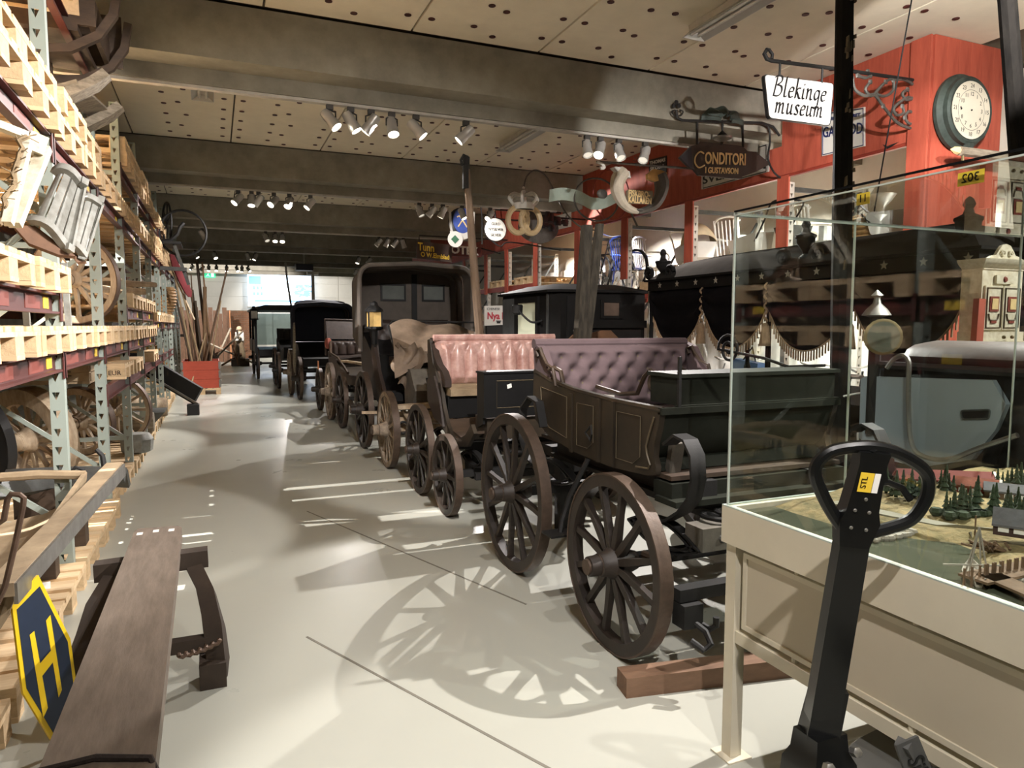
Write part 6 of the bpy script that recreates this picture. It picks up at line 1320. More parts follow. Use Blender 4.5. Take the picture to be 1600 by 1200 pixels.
# restaurant sign on the far low shelf
t = thing('restaurant_sign', (5.6, 13.4, 1.3), 'white restaurant sign with red letters Nya behind the black coach', 'sign')
q = [V((3.950, 10.500, 1.753)), V((4.423, 10.500, 1.768)), V((4.423, 10.500, 1.460)), V((3.949, 10.500, 1.440))]; t.location = (sum(p.x for p in q) / 4, 10.5, q[2].z)
b = obj('panel', MB().prism(q, (0, .04, 0)), m_enw, t)
m_sred = M('letter_red', (190, 40, 60), rough=.5, bump=0)
text('lettering', 'CHINESE', m_enk, b, V((4.099, 10.490, 1.704)), NX, NZ, .055, width=.22, th=.002); text('lettering', 'Nya B', m_sred, b, V((4.153, 10.490, 1.592)), NX, NZ, .15, width=.32, th=.002, bold=.005)
ph = V((4.186, 10.490, 1.501)); obj('telephone_mark', MB().box(ph.x - .03, ph.x + .03, 10.485, 10.489, ph.z - .025, ph.z + .005).box(ph.x - .045, ph.x + .045, 10.485, 10.489, ph.z + .006, ph.z + .022), m_enk, b)
t.location.z = .0; [setattr(ch, 'location', ch.location) for ch in t.children]
obj('stand', MB().box(q[0].x + .05, q[1].x - .05, 10.52, 10.6, .0, q[2].z + .1), m_black, t)
for ch in t.children:
    if not ch.name.startswith('stand'): ch.location.z += q[2].z
# clock, spear and small plate on the end wall
t = thing('wall_clock', (6.3, FY0 - .02, 3.1), 'big round verdigris wall clock with a pale 24 hour dial on the red end wall', 'clock')
c_ = V((6.137, 4.300, 3.316)); pc = V((c_.x, FY0 - .025, c_.z))
obj('case', MB().lathe([(.30, 0), (.33, .02), (.33, .05), (.29, .08), (.29, .12), (.27, .135), (.245, .13)], pc, (0, -1, 0), n=40), m_verdi, t)
d_ = obj('dial', MB().lathe([(.245, .131), (.245, .134)], pc, (0, -1, 0), n=40), M('dial_cream', (222, 216, 196), rough=.5, var=.06), t)
fc = pc + V((0, -.1345, 0))
for k in range(12):
    a = PI / 2 - (k + 1) * PI / 6; text('numeral', str(k + 1), m_enk, d_, fc + V((.135 * math.cos(a), 0, .135 * math.sin(a))), NX, NZ, .048, th=.0005)
    text('numeral', str(k + 13), m_enk, d_, fc + V((.205 * math.cos(a), 0, .205 * math.sin(a))), NX, NZ, .05, th=.0005)
obj('minute_ring', MB().tube([fc + V((.17 * math.cos(k * PI / 20), 0, .17 * math.sin(k * PI / 20))) for k in range(40)], .0015, 4, True), m_enk, d_)
obj('arbor', MB().lathe([(.008, 0), (.006, .008)], fc, (0, -1, 0), n=8), m_enk, d_)
obj('key_hole', MB().lathe([(.01, 0), (.01, .002)], fc + V((-.13, 0, 0)), (0, -1, 0), n=8), m_enk, d_)
obj('latch', MB().box(pc.x - .03, pc.x + .03, pc.y - .15, pc.y - .10, pc.z - .33, pc.z - .28), m_verdi, t)
t = thing('gilt_tipped_lance', (6.3, 4.2, 2.9), 'grey wooden lance with gilded leaf tip hung below the clock', 'lance')
a, b = V((5.932, 4.200, 2.935)), V((6.698, 4.200, 2.940)); obj('shaft', MB().tube([a, b], [.04, .045], 8), m_oldgrey, t)
a2 = V((5.803, 4.200, 2.939)); obj('tip', MB().lathe([(.012, 0), (.035, .03), (.03, .07), (.003, .12)], a, a2 - a, n=8), m_gold, t)
obj('hook', MB().tube([V((5.966, 4.200, 2.917)), V((5.971, 4.200, 2.853)), V((6.255, 4.400, 2.920))], .012, 6), m_brass, t)
t = thing('small_plate', (6.0, FY0 - .02, 1.85), 'small dark enamel plate with cream lettering low on the red end wall', 'sign')
pq_ = [V((5.766, 4.380, 1.962)), V((6.073, 4.380, 1.949)), V((6.081, 4.380, 1.841)), V((5.774, 4.380, 1.845))]; b = obj('plate', MB().prism(pq_, (0, .012, 0)), m_gb, t)
text('lettering', 'Gemyt', m_enw, b, sum(pq_, V()) / 4 + V((0, -.002, .01)), NX, NZ, .1, width=.24, th=.001)

# ------------------------------------------------------------ second row: hearse, coach, landau
m_hb = M('hearse_black', (26, 25, 24), rough=.75, spec=.12, var=.3, sc=10, bump=.04)
m_star = M('star_silver', (170, 164, 150), rough=.4, bump=0)
m_fringe = M('fringe_gold', (176, 150, 120), rough=.8, var=.3, sc=40)
HX0, HX1, HY0, HY1 = 3.9, 5.15, 2.62, 5.85
t = thing('hearse', (4.5, 4.2, 0), 'black horse hearse with starred canopy and fringed velvet drapes behind the purple seat', 'hearse')
obj('canopy_rail', MB().box(HX0, HX0 + .05, HY0, HY1, 1.785, 1.865).box(HX1 - .05, HX1, HY0, HY1, 1.785, 1.865).box(HX0 + .051, HX1 - .051, HY0, HY0 + .05, 1.785, 1.865).box(HX0 + .051, HX1 - .051, HY1 - .05, HY1, 1.785, 1.865), m_hb, t)
obj('canopy_moulding', MB().box(HX0 - .03, HX1 + .03, HY0 - .03, HY1 + .03, 1.866, 1.885).box(HX0 - .006, HX0 - .001, HY0, HY1, 1.775, 1.79), m_hb, t)
obj('canopy_roof', MB().loft([[(HX0 + a, HY0 + a, z), (HX1 - a, HY0 + a, z), (HX1 - a, HY1 - a, z), (HX0 + a, HY1 - a, z)] for a, z in ((0, 1.886), (.08, 1.95), (.25, 2.04), (.5, 2.10))]), M('roof_cloth', (44, 42, 40), rough=1, spec=0, var=.3), t)
def star(c, r, axis):
    pts = []
    for k in range(10):
        q = r if k % 2 == 0 else r * .42; a = PI / 2 + k * PI / 5
        pts.append(V(c) + (V((0, -math.cos(a) * q, math.sin(a) * q)) if axis == 'x' else V((math.cos(a) * q, 0, math.sin(a) * q))))
    return MB().prism(pts, (-.004, 0, 0) if axis == 'x' else (0, -.004, 0))
for k in range(12): obj('star', star((HX0 - .0005, HY1 - .2 - k * .27, 1.826), .03, 'x'), m_star, t)
for k in range(4): obj('star', star((HX0 + .2 + k * .28, HY0 - .0005, 1.826), .03, 'y'), m_star, t)
for x in (HX0 + .025, HX1 - .03):
    for y in (HY0 + .03, HY1 - .03, (HY0 + HY1) / 2):
        p = obj('column', MB().lathe([(.035, 0), (.035, .1), (.022, .14), (.02, .6), (.026, .8), (.03, .87)], (x, y, .92), n=10), m_hb, t)
obj('column_line', MB().bar((HX0 - .012, HY1 - .03, 1.0), (HX0 - .012, HY1 - .03, 1.78), .008, .008), m_line, t)
def swag(a, b, ztop, drop, axis, m):
    def S(u, v):
        w_ = 4 * u * (1 - u); d_ = (.12 + drop * w_ ** .6) * v; wav = .025 * math.sin(v * 14 + 2 * w_) * (1 - .4 * v)
        if axis == 'x': return (a[0] - .01 + wav, a[1] + (b[1] - a[1]) * u, ztop - d_)
        return (a[0] + (b[0] - a[0]) * u, a[1] - .01 + wav, ztop - d_)
    return S
fr = None
SWG = (HY1 - HY0 - .12) / 4
for y0, y1, x in [(HY1 - .06 - k * SWG, HY1 - .06 - (k + 1) * SWG + .01, HX0 + .02) for k in range(4)]:
    S = swag((x, y0, 0), (x, y1, 0), 1.784, .40, 'x', 0)
    dr = obj('drape', MB().sheet(S, 24, 14, .012), m_blackcloth, t, sm=80)
    f_ = MB(); ed = []
    for k in range(33):
        p = V(S(k / 32, 1)); ed.append(p + V((-.012, 0, 0)))
        if k % 1 == 0: f_.bar(p + V((-.012, 0, -.005)), p + V((-.012, 0, -.075)), .008, .01)
    obj('fringe', f_, m_fringe, dr, kind='stuff'); obj('fringe_cord', MB().tube(ed, .006, 5), m_fringe, dr)
for y in [HY1 - .06 - k * SWG for k in (1, 2, 3)]:
    tw = [(HX0 - .01 + .012 * math.cos(k), y + .012 * math.sin(k), 1.775 - k * .012) for k in range(26)]
    ta = obj('tassel', MB().tube(tw, .009, 5).lathe([(.012, 0), (.03, -.03), (.03, -.05), (.045, -.18)], (HX0 - .01, y, 1.47), n=10), m_fringe, t)
S = swag((HX0 + .06, HY0, 0), (HX1 - .06, HY0, 0), 1.784, .4, 'y', 0)
dr = obj('drape', MB().sheet(S, 24, 14, .012), m_blackcloth, t, sm=80); f_ = MB()
for k in range(33): p = V(S(k / 32, 1)); f_.bar(p + V((0, -.012, -.005)), p + V((0, -.012, -.075)), .008, .01)
obj('fringe', f_, m_fringe, dr, kind='stuff')
S = swag((HX1 - .02, HY1 - .1, 0), (HX1 - .02, HY0 + .1, 0), 1.784, .1, 'x', 0); obj('drape', MB().sheet(S, 20, 8, .012), m_blackcloth, t, sm=80)
urn = lambda c, s=1: MB().lathe([(.06 * s, 0), (.06 * s, .02 * s), (.025 * s, .05 * s), (.03 * s, .08 * s), (.085 * s, .16 * s), (.09 * s, .2 * s), (.1 * s, .21 * s), (.1 * s, .23 * s), (.04 * s, .26 * s), (.03 * s, .3 * s), (.045 * s, .33 * s), (.03 * s, .37 * s), (.005, .39 * s)], c, n=18)
for c_ in ((HX0 + .1, HY1 - .1, 1.89), (HX0 + .1, HY0 + .14, 1.89), (HX1 - .1, HY1 - .1, 1.89), (HX1 - .1, HY0 + .14, 1.89), (HX0 + .1, HY0 + 1.35, 1.93)): obj('urn', urn(c_, .75), m_hb, t)
for y in (HY0 + 1.35, HY1 - .1):
    for s in (-1, 1): obj('scroll', MB().tube(spiral((HX0 + .06, y + s * .17, 1.95), (0, s, 0), (0, 0, 1), .06, 1.4, .02, 24), .022, 7), m_hb, t)
obj('deck', MB().box(HX0, HX1, HY0, HY1, .84, .92), m_hb, t)
obj('under_body', MB().box(HX0 + .1, HX1 - .1, HY0 + .2, HY1 - .2, .62, .84), m_hb, t)
for x, o_ in ((HX0 - .06, -1), (HX1 + .06, 1)):
    wheel(t, (x, HY0 + .55, .42), .42, m_black, m_ty1, rw=.05, rd=.05, hub=.07, ns=12, ph=.1, out=o_); wheel(t, (x, HY1 - .6, .48), .48, m_black, m_ty1, rw=.05, rd=.05, hub=.07, ns=12, ph=.1, out=o_)
for y, z in ((HY0 + .55, .42), (HY1 - .6, .48)): obj('axle', MB().bar((HX0, y, z), (HX1, y, z), .06, .3), m_black, t)
# black coach
t = thing('black_coach', (3.8, 7.4, 0), 'closed black coach with a pale door and wall lamp behind the raised shafts', 'coach')
CX0, CX1, CY0, CY1 = 3.25, 4.36, 6.6, 8.1
obj('body', MB().prism([(CX0, CY0 + .1, .6), (CX0 + .08, CY0, .6), (CX1, CY0, .6), (CX1, CY1, .6), (CX0 + .1, CY1, .6), (CX0, CY1 - .1, .6)], (0, 0, 1.19)), m_hb, t)
obj('roof', MB().loft([[(x0, y0 + .1, z), (x0 + .1, y0, z), (x1, y0, z), (x1, y1, z), (x0 + .1, y1, z), (x0, y1 - .1, z)] for x0, y0, x1, y1, z in ((CX0 - .05, CY0 - .05, CX1 + .05, CY1 + .05, 1.795), (CX0 - .05, CY0 - .05, CX1 + .05, CY1 + .05, 1.82), (CX0 + .2, CY0 + .3, CX1 - .2, CY1 - .3, 1.90))]), m_hb, t)
obj('side_panel', MB().box(CX0 - .012, CX0 - .001, 7.62, CY1 - .12, .7, 1.76), m_slotdark, t)
dr = obj('door_frame', MB().box(CX0 - .03, CX0 - .001, 7.5, 7.58, .65, 1.76).box(CX0 - .03, CX0 - .001, 6.94, 7.0, .65, 1.76).box(CX0 - .03, CX0 - .001, 7.001, 7.499, 1.70, 1.76), m_hb, t)
obj('pale_panel', MB().box(CX0 - .015, CX0 - .001, 7.0, 7.5, .7, 1.699), M('pale_green_panel', (216, 222, 196), rough=.5, var=.04), dr)
obj('edge_strip', MB().box(CX0 - .012, CX0 + .0, 6.72, 6.76, .65, 1.78), m_slotdark, t)
wl = obj('wall_lamp', MB().tube(cr([(CX0 - .01, 6.86, 1.5), (CX0 - .12, 6.88, 1.48), (CX0 - .2, 6.95, 1.56), (CX0 - .22, 7.02, 1.63)], False), .012, 7).lathe([(.03, .0), (.055, .02), (.06, .1), (.05, .11)], (CX0 - .22, 7.04, 1.56), n=14), m_black, t)
obj('front_panel', MB().box(CX0 + .35, CX1 - .05, CY0 - .014, CY0 - .001, .7, 1.40).box(CX0 + .15, CX0 + .3, CY0 - .014, CY0 - .001, .7, 1.76), m_paint, t)
obj('front_rail', MB().box(CX0 + .3, CX1, CY0 - .05, CY0 - .001, 1.42, 1.5), m_hb, t)
wf_ = obj('window_frame', MB().box(CX0 + .55, CX0 + .59, CY0 - .02, CY0 - .001, 1.52, 1.72).box(CX0 + .78, CX0 + .82, CY0 - .02, CY0 - .001, 1.52, 1.72).box(CX0 + .591, CX0 + .779, CY0 - .02, CY0 - .001, 1.52, 1.55).box(CX0 + .591, CX0 + .779, CY0 - .02, CY0 - .001, 1.69, 1.72), m_hb, t)
obj('pane', MB().box(CX0 + .591, CX0 + .779, CY0 - .012, CY0 - .002, 1.551, 1.689), M('brown_pane', (96, 82, 72), rough=.2, bump=0), wf_)
obj('door_handle', MB().tube([(CX0 + .2, CY0 - .06, 1.4), (CX0 + .28, CY0 - .1, 1.36), (CX0 + .4, CY0 - .06, 1.4)], .015, 6), m_steel, t)
for x, o_ in ((CX0 - .06, -1), (CX1 + .06, 1)):
    wheel(t, (x, 6.9, .36), .36, m_black, m_ty1, rw=.05, rd=.05, hub=.06, ns=10, ph=.1, out=o_); wheel(t, (x, 7.75, .4), .4, m_black, m_ty1, rw=.05, rd=.05, hub=.06, ns=10, ph=.1, out=o_)
for y, z in ((6.9, .36), (7.75, .4)): obj('axle', MB().bar((CX0, y, z), (CX1, y, z), .06, .06), m_black, t)
obj('chassis', MB().box(CX0 + .2, CX1 - .2, 6.7, 8.0, .4, .6), m_black, t)
# bench and seat in front of the coach
t = thing('wooden_settee', (3.5, 5.6, 0), 'brown wooden carriage seat with a curved back between raised shafts and hearse', 'seat')
bk = [(3.05, 5.9, 1.12), (3.05, 5.9, 1.3), (3.12, 5.9, 1.36), (3.3, 5.9, 1.37), (3.42, 5.9, 1.40), (3.52, 5.9, 1.40), (3.6, 5.9, 1.33), (3.62, 5.9, 1.12)]
obj('back', MB().prism(bk, (0, .035, 0)), m_brown, t); obj('seat', MB().box(3.03, 3.66, 5.5, 5.899, 1.04, 1.12), m_dark, t)
obj('iron_rail', MB().tube([(3.0, 5.48, 1.12), (3.0, 5.48, 1.26), (3.7, 5.48, 1.26), (3.7, 5.48, 1.12)], .01, 6), m_black, t)
obj('frame', MB().box(3.06, 3.12, 5.55, 5.85, 0, 1.04).box(3.56, 3.62, 5.55, 5.85, 0, 1.04), m_black, t)
# landau: lamp, folded hood and grey door
m_door = M('landau_grey_blue', (146, 156, 164), rough=.35, var=.12, sc=3, bump=.02)
t = thing('landau', (3.45, 2.0, 0), 'black landau with brass lamp and grey blue door panel seen through the glass case', 'carriage')
dq = [(3.100, 2.670, 1.170), (3.100, 2.643, 1.186), (3.100, 1.997, 1.212), (3.100, 1.932, 1.113), (3.100, 1.971, 0.997), (3.100, 2.067, 0.851), (3.100, 2.305, 0.772), (3.100, 2.546, 0.773), (3.100, 2.666, 0.861)]
dp = obj('door', MB().prism(dq, (.03, 0, 0)), m_door, t)
hq_ = rounded([V((3.098, 2.124, 1.064)), V((3.098, 1.994, 1.084)), V((3.098, 1.997, 1.044)), V((3.098, 2.116, 1.027))], .012, 4); obj('handle_recess', MB().prism(hq_, (-.002, 0, 0)), m_enk, dp)
obj('handle_rim', MB().tube([p + V((-.004, 0, 0)) for p in hq_], .004, 5, True), m_slotdark, dp)
obj('body', MB().prism([(3.135, y, z) for y, z in ((2.58, .9), (2.5, .75), (2.2, .66), (1.4, .66), (1.1, .8), (1.0, 1.1), (1.05, 1.24), (2.56, 1.24))], (.33, 0, 0)), m_hb, t)
obj('folded_hood', MB().loft([[(3.12 + .18 + .18 * math.cos(a * PI / 6) * s, y, 1.3 + .075 * math.sin(a * PI / 6) * s) for a in range(12)] for y, s in ((2.47, .8), (2.4, 1), (2.0, 1), (1.5, 1), (1.3, .8))]), m_leather, t)
obj('rail', MB().tube([(3.12, 2.6, 1.25), (3.12, 1.1, 1.25)], .02, 6), m_black, t)
lc = V((3.050, 2.520, 1.390)); 
obj('lamp_body', MB().lathe([(.03, -.06), (.064, -.05), (.068, 0), (.086, .02), (.09, .04), (.078, .045)], lc, (-.55, -.8, .05), n=20), m_brass, t)
obj('lamp_lens', MB().lathe([(.076, .046), (.05, .05), (.0, .052)], lc, (-.55, -.8, .05), n=20), M('lens_grey', (110, 112, 100), rough=.15, var=.2, spec=.8), t)
obj('lamp_dome', MB().lathe([(.03, 0), (.07, .01), (.05, .04), (.02, .07), (.015, .1), (.03, .11), (.0, .14)], lc + V((0.06, .08, .1)), n=12), m_steel, t)
obj('lamp_stem', MB().tube([lc + V((.06, .08, .1)), lc + V((.06, .08, -.5))], .03, 8), m_black, t)
obj('front_box', MB().box(3.16, 3.46, 2.6, 2.615, .7, 1.3), m_paint, t)
obj('grab_loop', MB().tube(cr([(3.050, 2.476, 1.239), (3.050, 2.436, 1.288), (3.050, 2.388, 1.303), (3.050, 2.360, 1.273), (3.050, 2.356, 1.200), (3.050, 2.348, 1.047), (3.050, 2.327, 0.896), (3.050, 2.270, 0.837), (3.050, 2.145, 0.841), (3.050, 2.003, 0.917), (3.050, 1.848, 0.996)], False), .012, 7), m_steel, t)
for x, o_ in ((3.05, -1), (3.56, 1)):
    wheel(t, (x, 2.42, .36), .36, m_black, m_ty1, rw=.05, rd=.05, hub=.06, ns=10, ph=.1, out=o_); wheel(t, (x, 1.3, .42), .42, m_black, m_ty1, rw=.05, rd=.05, hub=.06, ns=12, ph=.1, out=o_)
for y, z in ((2.42, .36), (1.3, .42)): obj('axle', MB().bar((3.06, y, z), (3.55, y, z), .05, .05), m_black, t)
obj('perch', MB().bar((3.3, 1.1, .52), (3.3, 2.55, .52), .08, .3), m_black, t)
# white ornamented cabinet on a dark red base
m_cab = M('cabinet_white', (232, 226, 206), rough=.6, var=.12, sc=16, rgb2=(196, 184, 156), bump=.05)
m_cabred = M('cabinet_red', (140, 62, 48), rough=.6)
t = thing('ornate_cabinet', (6.55, 4.1, 1.22), 'white carved two door cabinet with red inlays beside the red end wall', 'cabinet')
x0, x1, yb, z0 = 6.28, 6.86, 4.2, 1.23
obj('plinth', MB().box(x0 - .07, x1 + .07, 3.93, yb, z0, z0 + .05).box(x0 - .02, x1 + .02, 3.97, yb, z0 + .051, z0 + .14), m_cab, t)
obj('carcass', MB().box(x0, x1, 4.0, yb, z0 + .141, 1.95), m_cab, t)
for k in range(2):
    a = x0 + .03 + k * .26; d_ = obj('door', MB().box(a, a + .245, 3.98, 3.999, z0 + .16, 1.80), m_cab, t)
    obj('upper_panel', MB().box(a + .06, a + .185, 3.97, 3.979, 1.56, 1.70), m_cabred, d_); obj('inset', MB().box(a + .08, a + .165, 3.964, 3.969, 1.58, 1.68), m_gold, d_)
    obj('lower_panel', MB().box(a + .085, a + .16, 3.97, 3.979, z0 + .22, 1.48), m_cabred, d_)
    obj('moulding', MB().tube([(a + .02, 3.976, z0 + .18), (a + .225, 3.976, z0 + .18), (a + .225, 3.976, 1.78), (a + .02, 3.976, 1.78)], .008, 4, True).tube(cr([(a + .05, 3.974, 1.54), (a + .06, 3.974, 1.5), (a + .08, 3.974, 1.48), (a + .165, 3.974, 1.48), (a + .185, 3.974, 1.5), (a + .195, 3.974, 1.54)], False), .007, 4), m_line, d_)
obj('frieze', MB().box(x0 + .0, x1, 3.99, yb, 1.951, 1.96).box(x0 + .17, x1 - .17, 3.975, 3.995, 1.82, 1.90), m_cab, t)
obj('medallion', MB().lathe([(.03, 0), (.02, .012)], ((x0 + x1) / 2, 3.975, 1.86), (0, -1, 0), n=12), m_cabred, t)
obj('cornice', MB().loft([[(x0 - e, 4.0 - e, z), (x1 + e, 4.0 - e, z), (x1 + e, yb, z), (x0 - e, yb, z)] for e, z in ((0, 1.961), (.03, 1.985), (.05, 2.0), (.075, 2.03), (.08, 2.045))]), m_cab, t)
xm = (x0 + x1) / 2
obj('crest', MB().prism([(xm + a, 3.98, 2.046 + b) for a, b in ((-.26, 0), (-.2, .03), (-.14, .04), (-.1, .09), (-.06, .13), (0, .145), (.06, .13), (.1, .09), (.14, .04), (.2, .03), (.26, 0))], (0, .03, 0)), m_cab, t)
for s in (-1, 1): obj('crest_scroll', MB().tube(spiral((xm + s * .055, 3.97, 2.1), (s, 0, 0), (0, 0, 1), .035, 1.3, .008, 18), .008, 5), m_cab, t); obj('knob', MB().ball((xm + s * .06, 3.92, z0 + .09), .018), m_brass, t)
t.scale = (.54, .54, .54); t.location = (3.70, 2.42, 1.335)
t['label'] = 'small white carved two door cabinet with red inlays seen through the glass case edge'
t = thing('red_stand', (3.7, 2.42, 0), 'dark red wooden stand under the small white carved cabinet', 'stand')
m_chest = M('chest_red', (96, 40, 34), rough=.6, var=.2)
obj('carcass', MB().box(3.52, 3.92, 2.30, 2.56, .06, 1.295), m_chest, t); obj('top', MB().box(3.49, 3.95, 2.27, 2.58, 1.296, 1.332), m_cabred, t)
for x in (3.54, 3.86): obj('foot', MB().box(x, x + .05, 2.31, 2.36, 0, .06), m_dark, t)
obj('drawer', MB().box(3.55, 3.89, 2.285, 2.299, .95, 1.25), m_cabred, t); obj('drawer', MB().box(3.55, 3.89, 2.285, 2.299, .55, .9), m_cabred, t)
obj('side_board', MB().bar((3.47, 2.33, .9), (3.505, 2.34, 1.58), .03, .05), m_red, t)
# ------------------------------------------------------------ things on the red racking
m_bik = M('bike_black', (26, 26, 28), rough=.35, met=.3, var=.2, bump=0); m_chrome = M('chrome', (200, 200, 198), rough=.25, met=.9, var=.1, bump=0)
m_wpaint = M('pram_white', (232, 230, 222), rough=.5, var=.08, bump=.02); m_bluep = M('blue_paint', (42, 68, 150), rough=.45, var=.15, bump=0)
m_cream = M('pram_cloth', (206, 188, 156), rough=.9, var=.2)
BW = {}
def bike(o, yaw, m, label, lean=4):
    t = thing('bicycle', o, label, 'bicycle', 'old bicycles', rot=(R(lean), 0, R(yaw)))
    def L(nm, mb, mt): obj(nm, mb, mt, t, local=True, loc=(0, 0, 0))
    r = .33
    for x in (0, 1.02):
        if 'w' not in BW:
            BW['w'] = MB().tube([(r * math.cos(k * PI / 14), 0, r * math.sin(k * PI / 14)) for k in range(28)], .019, 6, True).mesh('wheel', smooth=40)
            BW['s'] = MB().bar((0, 0, .02), (0, 0, r), .004, .004).mesh('spoke'); BW['h'] = MB().lathe([(.02, -.04), (.02, .04)], ax=(0, 1, 0), n=8).mesh('hub')
        wq = obj('wheel', BW['w'], m_bik, t, loc=(x, 0, r + .012)); obj('hub', BW['h'], m_chrome, wq)
        for k in range(14): obj('spoke', BW['s'], m_chrome, wq, rot=(0, k * PI / 7, 0))
    A, B, Cc, D, E_ = (0, 0, r), (.42, 0, .28), (.34, 0, .78), (.85, 0, .8), (1.02, 0, r)
    f_ = MB()
    for a, b in ((A, B), (A, Cc), (B, Cc), (B, D), (Cc, D)): f_.tube([a, b], .014, 7)
    L('frame', f_, m); L('fork', MB().tube([(.82, 0, .95), (.87, 0, .75), (.95, 0, .5), (1.02, .0, r)], .012, 7), m)
    L('saddle', MB().loft([[(x, y * w_, z) for y, z in ((-1, .9), (0, .93), (1, .9), (0, .88))] for x, w_ in ((.18, .08), (.3, .09), (.45, .025))]), m_leather); L('seat_post', MB().tube([(.34, 0, .78), (.31, 0, .89)], .012, 6), m_chrome)
    L('handlebar', MB().tube(cr([(.66, -.26, .98), (.8, -.22, 1.02), (.83, 0, .99), (.8, .22, 1.02), (.66, .26, .98)], False), .011, 6), m_chrome)
    L('mudguard', MB().strap([(.36 * math.cos(a), 0, r + .36 * math.sin(a)) for a in [R(10 + 20 * k) for k in range(9)]], (0, 1, 0), .05, .004), m); L('crank', MB().lathe([(.09, -.004), (.09, .004)], (.42, .03, .28), (0, 1, 0), n=14).bar((.42, .04, .28), (.5, .05, .14), .02, .012), m_chrome)
    return t
zS = SZ + .0215
bike((6.25, 11.0, zS), 78, m_bik, 'black bicycle on the shelf of the red storage front beneath the oval board')
bike((6.7, 10.9, zS), 96, m_bik, 'second black bicycle, deeper on the shelf beneath the oval board')
bike((6.12, 9.62, zS), 92, m_bik, 'dark bicycle on the shelf right of the raised grey shafts', 5)
# lower bicycles in front of the pale sheets
for k, (y, x, yw, m, lb) in enumerate(((7.4, 6.0, 84, m_bik, 'dark bicycle on the floor before the pale sheets, seen below the first drape'), (6.7, 6.25, 97, m_chrome, 'silver bicycle on the floor seen below the first drape swag'), (6.0, 5.95, 80, m_bik, 'black bicycle on the floor behind the hearse middle'), (5.2, 6.2, 95, m_chrome, 'pale framed bicycle on the floor behind the hearse near its scrolls'), (4.75, 6.55, 88, m_bik, 'black bicycle closest to the red end wall'), (8.6, 6.1, 92, m_bluep, 'blue framed bicycle on the floor between coach and hearse'))):
    bike((x, y, .002), yw, m, lb, 6 if k % 2 else -5)
t = thing('blue_bag', (5.62, 6.35, 0), 'light blue square bag hanging on a bicycle behind the fringed drape', 'bag')
obj('bag', MB().prism([(5.6, 6.62, .78), (5.6, 6.2, .72), (5.6, 6.2, 1.02), (5.6, 6.62, 1.06)], (.12, 0, 0)), M('bag_blue', (110, 150, 206), rough=.6, var=.1), t); obj('strap', MB().tube([(5.66, 6.3, 1.04), (5.7, 6.4, 1.2), (5.66, 6.5, 1.05)], .01, 5), m_bik, t); obj('prop', MB().box(5.62, 5.7, 6.3, 6.5, 0, .72), m_bik, t)
# prams
def pram(o, yaw, label, body, cloth, hood_, s=1, hm=None):
    t = thing('pram', o, label, 'pram', 'old prams and chairs', rot=(0, 0, R(yaw)))
    def L(nm, mb, mt): return obj(nm, mb, mt, t, local=True, loc=(0, 0, 0))
    for x in (-.25 * s, .28 * s):
        for y in (-.2, .2):
            w_ = L('wheel', MB().tube([(x + .17 * math.cos(k * PI / 10), y, .185 + .17 * math.sin(k * PI / 10)) for k in range(20)], .013, 6, True), m_wpaint)
            sp = MB()
            for k in range(8): sp.bar((x, y, .185), (x + .17 * math.cos(k * PI / 4), y, .185 + .17 * math.sin(k * PI / 4)), .005, .005)
            obj('spokes', sp, m_chrome, w_, local=True, loc=(0, 0, 0))
    L('axles', MB().bar((-.25 * s, -.2, .185), (-.25 * s, .2, .185), .015, .015).bar((.28 * s, -.2, .185), (.28 * s, .2, .185), .015, .015), m_chrome)
    L('springs', MB().tube(cr([(-.25 * s, .17, .2), (-.35 * s, .17, .3), (-.2 * s, .17, .36)], False), .01, 5).tube(cr([(.28 * s, .17, .2), (.38 * s, .17, .3), (.22 * s, .17, .36)], False), .01, 5), m_chrome)
    L('body', MB().loft([[(x * s * f, y * f, z) for x, y in ((-.42, -.18), (.36, -.18), (.42, 0), (.36, .18), (-.42, .18), (-.46, 0))] for z, f in ((.33, .7), (.4, .95), (.52, 1.05), (.6, 1.1), (.59, 1.02), (.45, .85))]), body)
    if hood_:
        def H(u, v): a = PI * v; return (-.1 * s - .33 * s * math.sin(u * PI / 2) - .02, -.2 * math.cos(a), .58 + .30 * math.sin(a) * math.cos(u * PI / 2 * .75) )
        L('hood', MB().sheet(H, 8, 14, .01), cloth)
    L('handle', MB().tube(cr([(.34 * s, .18, .5), (.6 * s, .18, .72), (.78 * s, .18, .88), (.8 * s, 0, .9), (.78 * s, -.18, .88), (.6 * s, -.18, .72), (.34 * s, -.18, .5)], False), .012, 6), hm or m_chrome)
    return t
pram((6.25, 8.25, zS), 65, 'white pram with tan hood and high looped handle on the red racking shelf', m_wpaint, m_cream, 1, 1.05, m_wpaint)
pram((6.35, 7.1, zS), -110, 'white pram with dark handle on the shelf above the hearse roof', m_wpaint, m_cream, 0, 1.1, m_bik)
pram((6.3, 4.95, zS), 110, 'small pram with a large white hood by the red end wall', m_wpaint, m_wpaint, 1, .85, m_bik)
